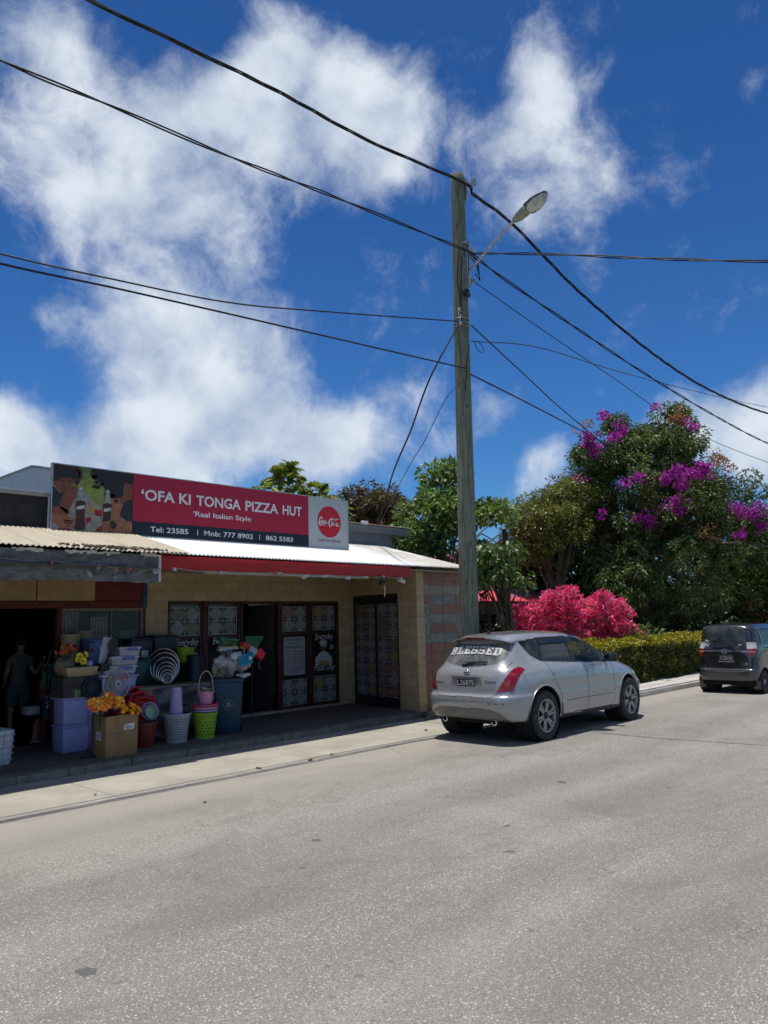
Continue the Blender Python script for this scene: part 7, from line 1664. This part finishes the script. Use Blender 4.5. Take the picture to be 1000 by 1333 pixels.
cs_ = thing('cup_stack', 'tall inverted stack of lilac plastic pots standing in the grey basket', 'pots', (6.975,11.43,G0+.43)); b = MB()
prof = []
for k in range(22): z = k*.019; r = .110-.03*(k/22); prof += [(r,z),(r+.002,z+.012),(r-.004,z+.014)]
prof += [(.082,.43),(.078,.445),(.001,.446)]; b.lathe(prof, n=32); b.build('pots', m_lilac2, cs_, sharp=25)
b = MB(); rs2 = random.Random(1); b.sphere((0,0,0), .10, 16, 12); b.v = [(x*(1+.25*math.sin(9*z+5*x)), y*(1+.2*math.sin(7*x)), z*(1.1+.2*math.sin(11*x+3*y))) for x,y,z in b.v]; o = b.build('black_bag', m_black, sharp=60); o.location = (7.13,11.45,.60); tag(o, 'crumpled black bag in the grey basket beside the lilac pots', 'bag')
# lime basket stack, pink bucket with handle
gb = thing('lime_basket', 'lime green slotted basket at the bottom of its stack beside the wheeled bin', 'basket', (7.52,11.42,G0))
lattice('lattice', gb, .155, .205, .40, m_limep, 18, 8, ((0,.10),(.22,.27),(.48,.53),(.74,.79),(.93,1.01)))
MB().lathe([(.001,0),(.156,0),(.157,.02)], n=40).build('base', m_limep, gb); b = MB(); b.lathe([(.198,.40),(.216,.40),(.220,.425),(.198,.43),(.198,.40)], n=48); b.build('rim', m_limep, gb); MB().lathe([(.001,.02),(.140,.02),(.185,.40),(.001,.40)], n=30).build('liner', M('lime_inner', (.06,.10,.02), .6), gb)
for (z, r, mt, lab) in ((.541,.205,m_lilac,'blue-lilac basket rim showing just above the lime basket'),(.585,.210,m_pinkp,'pale pink basket rim in the middle of the stack on the lime basket'),(.628,.216,m_pinkd,'deep pink basket rim on top of the stack on the lime basket')):
    t = thing('nested_basket', lab, 'basket', (7.52,11.42,z), 0, 'nested basket rims'); MB().lathe([(.001,.0),(r-.02,.0),(r-.004,.012),(r+.008,.014),(r+.012,.040),(r-.004,.042),(r-.008,.02),(.001,.018)], n=48).build('rim', mt, t)
pk = bucket('pink_bucket', 'small pink bucket with raised wire handle on top of the basket stack', 'bucket', (7.52,11.40,.672), .095, .135, .205, m_pinkp)
b = MB(); pts = [(-.14+.0,0,.19)]+[(-.145*math.cos(math.pi*k/20), 0, .20+.34*math.sin(math.pi*k/20)**.8) for k in range(1,20)]+[(.14,0,.19)]; b.tube(pts, .010, 8); b.build('handle', m_tanp, pk)
b = MB(); pts = [(-.118*math.cos(math.pi*k/16), -.02-.11*math.sin(math.pi*k/16), .16-.10*math.sin(math.pi*k/16)) for k in range(17)]; b.tube(pts, .005, 6); b.build('bail', m_pinkp, pk)
b = MB(); rr = random.Random(2)
for k in range(7): b.torus((rr.uniform(-.06,.06),rr.uniform(-.05,.05),.0+.012*k), rr.uniform(.035,.055), .006, M=Matrix.Rotation(rr.uniform(-.5,.5),3,'X'), n=20, k=5)
o = b.build('rope_coils', M('rope', (.42,.38,.28), .7)); o.location = (7.52,11.40,.86); tag(o, 'tangle of pale rope coils inside the pink bucket', 'rope')
# blue wheeled bin with mops and brushes
wbn = thing('wheeled_bin', 'tall dark blue wheeled rubbish bin filled with mops and brushes', 'bin', (8.14,11.66,G0), -.55)
b = MB(); b.hull8([(-.205,-.21,0),(.205,-.21,0),(-.205,.21,0),(.205,.21,0),(-.255,-.27,.88),(.255,-.27,.88),(-.255,.27,.88),(.255,.27,.88)]); b.build('body', m_binb, wbn, bevel=.03)
b = MB(); b.box(-.275,.275,-.29,.30,.882,.935); b.box(-.18,.18,.30,.34,.90,.93); b.build('rim', m_binb, wbn, bevel=.012)
MB().box(-.245,.245,-.26,.26,.86,.94).build('opening', m_black, wbn)
for s_ in (-1,1): b = MB().lathe([(.001,-.025),(.085,-.025),(.10,-.015),(.10,.015),(.085,.025),(.001,.025)], (s_*.245,.24,.10), 28, axis='X'); b.build('wheel', m_black, wbn)
m_stamp2 = M('bin_crest', (.30,.36,.36), .6); b = MB(); yb = -.262
Rr = Matrix.Rotation(math.pi/2-.055,3,'X')
b.torus((0,yb-.006,.50), .085, .0022, M=Rr, n=40, k=4); b.torus((0,yb-.006,.50), .075, .0014, M=Rr, n=40, k=4)
for (x0,x1,z0,z1) in ((-.035,-.02,.47,.53),(-.012,.004,.47,.545),(.012,.028,.47,.535),(-.04,.035,.462,.468),(-.03,-.01,.535,.54),(.03,.04,.47,.51)): b.quad((x0,yb-.008,z0),(x1,yb-.008,z0),(x1,yb-.012,z1),(x0,yb-.012,z1))
b.build('crest', m_stamp2, wbn, recalc=False)
m_bagclear = M('bag_clear', (.42,.42,.41), .25, var=.35, scale=16, bump=.5); m_cyan = M('mop_cyan', (.02,.26,.42), .5, var=.3, scale=12)
def lump(name, label, c, s, mat, seed, cat, amp=.25, rot=0, grp='mops and brushes in the wheeled bin', stick=None, mstick=None, rz=0):
    t = thing(name, label, cat, c, rz, grp); b = MB().sphere((0,0,0), 1, 22, 14); rr = random.Random(seed); a, p, q = rr.uniform(3,6), rr.uniform(0,6), rr.uniform(2,5); out = []
    for (x,y,z) in b.v:
        k = 1+amp*math.sin(a*x+p)*math.sin(q*z+1+p)+amp*.5*math.sin(11*y+p)+amp*.35*math.sin(17*x+13*z)
        v_ = Matrix.Rotation(rot,3,'Y')@Vector((x*k*s[0], y*k*s[1], z*k*s[2])); out.append(tuple(v_))
    b.v = out; b.build('head', mat, t, sharp=70)
    if stick: MB().tube([(0,0,0), stick], .013, 8).build('handle', mstick or m_tanp, t)
    return t
X0, Y0 = 8.30, 11.62
lump('mop', 'white bagged mop head at the left of the wheeled bin', (8.07,11.74,1.31), (.13,.09,.11), m_bagclear, 1, 'mop', stick=(.04,0,-.42))
lump('mop', 'white bagged mop head in the middle of the wheeled bin behind the cyan pack', (8.26,11.70,1.27), (.12,.09,.15), m_bagclear, 2, 'mop', stick=(.0,0,-.40), mstick=M('wood_handle', (.25,.12,.05), .6))
lump('mop', 'white bagged mop head at the right side of the wheeled bin', (8.52,11.72,1.26), (.14,.09,.12), m_bagclear, 3, 'mop', stick=(-.12,0,-.38), mstick=MATS['wood_handle'])
lump('cloth_pack', 'folded white cloth on top of the mop heads in the wheeled bin', (8.28,11.60,1.43), (.13,.07,.07), M('cloth_white', (.50,.52,.56), .8, var=.2, scale=20), 4, 'cloth', .1, -.2)
b = MB(); 
for i in range(9):
    for j in range(7):
        b.v.append((-.16+.32*i/8, -.03*math.sin(i*.8)-.03*math.sin(j*1.3+i*.4), -.10+.20*j/6+.05*i/8))
b.f = [(j+7*i, j+7*i+1, j+7*i+8, j+7*i+7) for i in range(8) for j in range(6)]; b.m = [0]*len(b.f); o = b.build('cyan_pack', m_cyan, recalc=False); o.location = (8.44,11.52,1.34); tag(o, 'bright cyan packet on top of the mops in the wheeled bin', 'packet', 'mops and brushes in the wheeled bin'); MB().disc((.05,-.06,.04), .03, 14, sx=1.1).build('mark', m_whitep, o, recalc=False)
br_ = thing('broom', 'pale blue flat broom with its head up in the wheeled bin', 'broom', (8.18,11.72,1.04), 0, 'mops and brushes in the wheeled bin'); MB().cbox((0,0,.51), (.42,.09,.035), 0, 0, 0, -.05).build('brush_head', M('broom_blue', (.25,.36,.48), .5), br_, bevel=.008); MB().cbox((0,0,.535), (.38,.07,.04), 0, 0, 0, -.05).build('bristles', m_tanp, br_); MB().tube([(0,0,-.05),(0,0,.49)], .012, 8).build('handle', m_bluep, br_)
hb_ = thing('green_broom', 'dark green bagged broom head at the top of the wheeled bin', 'broom', (8.24,11.76,1.70), 0, 'mops and brushes in the wheeled bin')
b = MB(); b.hull8([(-.14,-.04,-.09),(.14,-.04,-.11),(-.14,.04,-.09),(.14,.04,-.11),(-.24,-.05,.08),(.22,-.05,.02),(-.24,.05,.08),(.22,.05,.02)]); b.build('brush_head', M('green_bag', (.015,.10,.035), .25, var=.5, scale=14, bump=.5), hb_, bevel=.03); MB().tube([(0,0,-.10),(-.02,0,-.75)], .012, 8).build('handle', m_tanp, hb_)
db_ = thing('dustpan', 'red and grey dustpan brush slanting at the right of the wheeled bin', 'dustpan', (8.62,11.66,1.52), 0, 'mops and brushes in the wheeled bin'); MB().cbox((-.08,0,.07), (.20,.07,.08), 0, 0, 0, .55).build('grip', m_redp, db_, bevel=.01); MB().cbox((.06,0,-.02), (.18,.09,.12), 0, 0, 0, .5).build('grey_band', m_greyp, db_, bevel=.01); MB().cbox((.22,0,-.09), (.17,.12,.16), 0, 0, 0, .7).build('pan', m_redp, db_, bevel=.015); MB().tube([(-.1,0,.08),(-.2,0,-.5)], .012, 8).build('handle', m_greyp, db_)
yb_ = MB().cbox((0,0,0), (.10,.05,.13), 0, 0, 0, .3).build('yellow_brush', M('brush_yellow', (.42,.30,.03), .6), bevel=.015); yb_.location = (8.50,11.70,1.60); tag(yb_, 'small yellow brush between the green broom and red dustpan', 'brush', 'mops and brushes in the wheeled bin')
gf = thing('green_cone_flag', 'green triangular pennant-shaped broom hanging in the dark doorway', 'broom', (9.33,12.5,1.50)); b = MB(); b.prism([(-.14,.0),(-.22,.26),(.27,.24),(.06,-.03)], -.02, .02); b.build('brush_head', M('broom_green', (.012,.13,.06), .5, var=.3, scale=12), gf, bevel=.01); MB().tube([(-.02,0,0),(-.03,0,-1.38)], .010, 8).build('handle', m_navyp, gf)
lump('bag_scraps', 'crumpled clear plastic wrap on the rim of the wheeled bin', (8.36,11.48,1.08), (.14,.05,.04), m_bagclear, 9, 'plastic wrap')
# dark bins, green bucket, black bin behind the aluminium basins
rk = thing('display_rack', 'dark rack holding up the navy bins behind the aluminium basins', 'rack', (7.3,12.95,G0)); MB().box(-.5,.95,-.2,.18,0,1.20).build('carcass', m_black, rk)
b = tub('navy_bin', 'left navy storage bin with a pale label on the rack', 'bin', 7.08, 12.93, 1.312, .46, .36, .47, m_navyp, group='navy storage bins'); MB().box(-.02,.11,-.19,-.178,.12,.25).build('label', m_paper, b)
b = tub('navy_bin', 'right and taller navy storage bin on the rack', 'bin', 7.56, 12.93, 1.312, .48, .36, .51, m_navyp, group='navy storage bins'); MB().box(-.02,.10,-.19,-.178,.10,.14).build('label', m_paper, b)
tub('teal_box', 'dark teal plastic box squeezed between the clear containers and the aluminium basins', 'box', 6.93, 12.55, .99, .36, .34, .43, m_tealp)
t = bucket('green_bucket', 'small lime green bucket right of the aluminium basins', 'bucket', (7.93,12.72,1.312), .13, .175, .27, m_limep)
bk_ = thing('black_planter', 'black inverted planter bucket right of the aluminium basins', 'planter', (7.98,12.42,.99)); MB().lathe([(.001,.46),(.15,.46),(.165,.44),(.20,.0),(.001,0)], n=36).build('body', m_navyp, bk_, sharp=30)
MB().box(7.75, 8.22, 12.3, 12.6, G0, .985).build('stack_base', m_black); tag(bpy.data.objects['stack_base'], 'black crate under the inverted black planter', 'crate')
# white folded basket at the left edge
wbk = thing('white_basket', 'white woven plastic bag-basket cut off by the left edge of the pavement', 'basket', (4.12,11.75,G0), .1); b = MB(); b.hull8([(-.30,-.2,0),(.30,-.2,0),(-.30,.2,0),(.30,.2,0),(-.33,-.24,.45),(.33,-.24,.49),(-.33,.22,.46),(.33,.22,.50)]); b.build('body', M('white_weave', (.48,.51,.54), .6, var=.25, scale=9, bump=.5), wbk, bevel=.03)
b = MB()
for k in range(5): z = .07+.085*k; b.tube([(-.335,-.205-.08*z,z),(.325,-.205-.08*z,z+.01)], .006, 5); b.tube([(.305+.06*z,-.2-.08*z,z),(.305+.06*z,.2,z+.01)], .006, 5)
for k in range(6): x = -.27+.108*k; b.tube([(x,-.203,.02),(x*1.1,-.242,.46)], .006, 5)
b.build('weave_band', m_greyp, wbk)
# rolled mat beside the post, hanging goods in the doorway, stool
o = MB().tube([(5.63,12.60,G0),(5.62,12.62,.90)], .055, 16).build('rolled_mat', M('roll_tan', (.26,.21,.15), .8)); tag(o, 'tall tan rolled mat standing left of the lilac tubs', 'mat')
def hanging(name, label, x, y, z0, z1, w0, w1, mat, cat, seed, folds=4, strap=None):
    t = thing(name, label, cat, (x,y,z0)); rr = random.Random(seed); nx, nz = 26, 14; vs = []
    for side_ in (0,1):
        for j in range(nz+1):
            for i in range(nx+1):
                u, w = i/nx, j/nz; ww = w0+(w1-w0)*w; xx = (u-.5)*ww; yy = .035*math.sin(u*folds*6.28+seed)*(.3+w) + .02*math.sin(w*7+u*5) + side_*.03; zz = (z1-z0)*(1-w)+.02*math.sin(u*9+seed)*w; vs.append((xx,yy,zz))
    k = (nx+1)*(nz+1); fs = [(s*k+j*(nx+1)+i, s*k+j*(nx+1)+i+1, s*k+(j+1)*(nx+1)+i+1, s*k+(j+1)*(nx+1)+i) for s in (0,1) for j in range(nz) for i in range(nx)]
    MB().add(vs, fs).build('cloth', mat, t, recalc=False)
    if strap: MB().tube([(-w0*.35,0,z1-z0),(-.02,0,z1-z0+strap),(.02,0,z1-z0+strap),(w0*.35,0,z1-z0)], .012, 6).build('strap', mat, t)
    return t
def mat_print(name, a, b_, sc__):
    m, gg, o = new_mat(name); co = gg.n('TexCoord').outputs['Object']; n = gg.noise(co, sc__, 5, .7, 2.0); finish(gg, o, gg.mix(gg.ramp(n, .56, .60), a, b_), .8); return m
hanging('green_bag', 'green and teal shopping bag hanging at the right of the dark doorway', 5.56, 12.93, 1.02, 1.42, .26, .32, mat_print('green_print', (.012,.075,.045), (.02,.14,.20), 8), 'bag', 2, strap=.22)
hanging('red_bag', 'dark red cloth bag hanging below the green bag', 5.53, 13.0, .80, 1.15, .34, .36, mat_print('red_print', (.13,.008,.015), (.10,.01,.02), 8), 'bag', 5)
hanging('printed_cloth', 'navy cloth with white scroll print hanging beside the door post', 5.60, 12.86, .52, .95, .36, .36, mat_print('navy_print', (.012,.014,.045), (.45,.45,.48), 13), 'cloth', 7, 6)
hanging('red_cloth', 'long dark red cloth hanging against the door post', 5.70, 12.82, .45, 1.42, .13, .16, mat_print('red_print2', (.16,.008,.02), (.03,.04,.12), 5), 'cloth', 9, 3)
hanging('navy_cloth', 'narrow dark navy garment hanging in front of the red cloth', 5.76, 12.80, .50, 1.36, .09, .12, mat_print('navy_print2', (.02,.03,.08), (.04,.05,.12), 5), 'cloth', 12, 2)
stl = thing('red_stool', 'dark red plastic stool stack just inside the doorway', 'stool', (5.50,13.35,G0)); MB().lathe([(.001,.42),(.16,.42),(.17,.40),(.20,.06),(.205,.05)], n=32).build('seat', m_marp, stl, sharp=30); MB().torus((0,0,.045), .205, .009, n=40).build('rim', m_greyp, stl)
MB().cbox((0,0,0), (.20,.16,.14), .1).build('tin', m_greyp, bevel=.01); o = bpy.data.objects['tin']; o.location = (5.38,13.25,.66); tag(o, 'grey metal tin on the stack inside the doorway', 'tin')
o = MB().box(5.22,5.56,13.2,13.5,G0,.585).build('dark_stack', m_dark); tag(o, 'dark stack of goods under the grey tin', 'goods')
# ================================================================ person inside the doorway
m_skin = M('skin', (.22,.115,.075), .55, var=.1); m_shirt = M('olive_shirt', (.075,.075,.060), .85, var=.15, scale=8); m_short = M('teal_shorts', (.030,.060,.068), .85, var=.15, scale=8); m_hair = M('hair_dark', (.012,.009,.008), .6, var=.3, scale=60, bump=.8)
def skin(name, V, E, R, mat, parent, sub=2, root=0):
    me = bpy.data.meshes.new(name); me.from_pydata(V, E, []); o = bpy.data.objects.new(name, me); COL.objects.link(o)
    md = o.modifiers.new('s', 'SKIN'); md.use_smooth_shade = True; o.modifiers.new('b', 'SUBSURF').levels = sub; o.modifiers['b'].render_levels = sub
    for i, r in enumerate(R):
        d = me.skin_vertices[0].data[i]; d.radius = r if isinstance(r, tuple) else (r, r); d.use_root = (i == root)
    bpy.context.view_layer.update(); m2 = bpy.data.meshes.new_from_object(o.evaluated_get(bpy.context.evaluated_depsgraph_get())); bpy.data.objects.remove(o); bpy.data.meshes.remove(me)
    m2.name = name; m2.materials.clear(); m2.materials.append(mat); o = bpy.data.objects.new(name, m2); COL.objects.link(o); o.parent = parent; return o
pp = thing('person', 'person in dark olive T-shirt and knee-length shorts, back turned, looking down at a yellow packet', 'person', (5.44,13.98,G0))
# facing +Y / slightly +X, head bowed to the right; z from the floor
V = [(0,0,.93),(0,.01,1.10),(0,.0,1.26),(0,-.01,1.38),(.005,.01,1.47),(.02,.04,1.53),(.035,.065,1.60),(.05,.09,1.68),   # 0-7 pelvis..crown
     (.10,0,.88),(.105,.02,.50),(.09,-.03,.10),(.10,.05,.035),(.105,.12,.025),       # 8-12 right leg
     (-.10,0,.88),(-.12,.0,.50),(-.14,-.05,.10),(-.14,.03,.035),(-.145,.10,.025),    # 13-17 left leg
     (.15,-.01,1.38),(.20,-.06,1.18),(.225,-.13,1.12),(.24,-.26,1.24),(.25,-.31,1.29),   # 18-22 right arm (raised to the doorway side)
     (-.15,-.01,1.38),(-.215,.0,1.12),(-.19,.14,.98),(-.16,.20,.95)]                  # 23-26 left arm
E_ = [(0,1),(1,2),(2,3),(3,4),(4,5),(5,6),(6,7),(0,8),(8,9),(9,10),(10,11),(11,12),(0,13),(13,14),(14,15),(15,16),(16,17),(3,18),(18,19),(19,20),(20,21),(21,22),(3,23),(23,24),(24,25),(25,26)]
Rr_ = [(.13,.10),(.115,.09),(.13,.095),(.12,.085),.055,.055,.085,.075, .085,.058,.035,.034,.028,.085,.058,.035,.034,.028, .052,.042,.038,.028,.030,.052,.042,.028,.030]
nb_ = len(V)
for (hx,hy,hz, dx,dy,dz) in ((.25,-.31,1.29,.0,-.6,.5),(-.16,.20,.95,.1,.6,-.4)):     # five fingers on each hand
    wi = 22 if hx > 0 else 26; d = Vector((dx,dy,dz)).normalized(); s = d.cross(Vector((0,0,1))).normalized()
    for k, L_ in enumerate((.055,.075,.082,.076,.06)):
        o_ = s*(.034-.017*k); b0 = Vector((hx,hy,hz))+o_*.9+d*.02; mid_ = b0+(d+o_*(6 if k == 0 else 1)).normalized()*L_*.55; tip_ = mid_+(d*.8+Vector((0,0,-.5)))*L_*.5
        i0 = len(V); V += [tuple(b0), tuple(mid_), tuple(tip_)]; E_ += [(wi,i0),(i0,i0+1),(i0+1,i0+2)]; Rr_ += [.010,.009,.008]
body_ = skin('body', V, E_, Rr_, m_skin, pp)
b = MB().sphere((.05,.085,1.655), .088, 18, 14, sc_=(.95,1.1,1.2)); b.lathe([(.001,0),(.018,.0),(.001,.03)], (.085,.185,1.62), 10, axis='Y'); 
for s_ in (-1,1): b.sphere((.05+s_*.088,.08,1.645), .022, 8, 6, sc_=(.4,.8,1.2))
for s_ in (-1,1): b.sphere((.06+s_*.035,.168,1.665), .012, 8, 6)
b.box(.045,.085,.170,.178,1.595,1.602); b.build('head', m_skin, pp, sharp=80)
b = MB().sphere((.045,.055,1.685), .100, 18, 14, sc_=(1,1.0,1.02)); b.sphere((.03,-.03,1.66), .055, 12, 8); b.v = [(x,y,z+.004*math.sin(x*90)*math.sin(y*80)) for x,y,z in b.v]; b.build('hair', m_hair, pp, sharp=80)
skin('shirt', [(0,0,.80),(0,.01,1.10),(0,0,1.26),(0,-.01,1.38),(0,.0,1.425),(.15,-.01,1.385),(.195,-.05,1.22),(-.15,-.01,1.385),(-.20,-.0,1.22)], [(0,1),(1,2),(2,3),(3,4),(3,5),(5,6),(3,7),(7,8)], [(.175,.14),(.155,.125),(.15,.112),(.135,.10),.075,.068,.066,.068,.066], m_shirt, pp)
skin('shorts', [(0,0,1.04),(0,0,.88),(.10,0,.80),(.108,.01,.55),(-.10,0,.80),(-.118,.0,.55)], [(0,1),(1,2),(2,3),(1,4),(4,5)], [(.15,.12),(.16,.13),.115,.100,.115,.100], m_short, pp)
for s_, (x,y) in ((1,(.10,.05)),(-1,(-.14,.03))): MB().cbox((x,y,.008), (.09,.25,.016), .05*s_).build('sandal', m_black, pp, bevel=.006)
o = MB().cbox((0,0,0), (.07,.02,.05), .4, 0, 0, -.4).build('yellow_packet', M('packet_yellow', (.40,.28,.02), .5), bevel=.004); o.location = (5.70,13.58,1.50); tag(o, 'small yellow packet held up by the person in the doorway', 'packet')
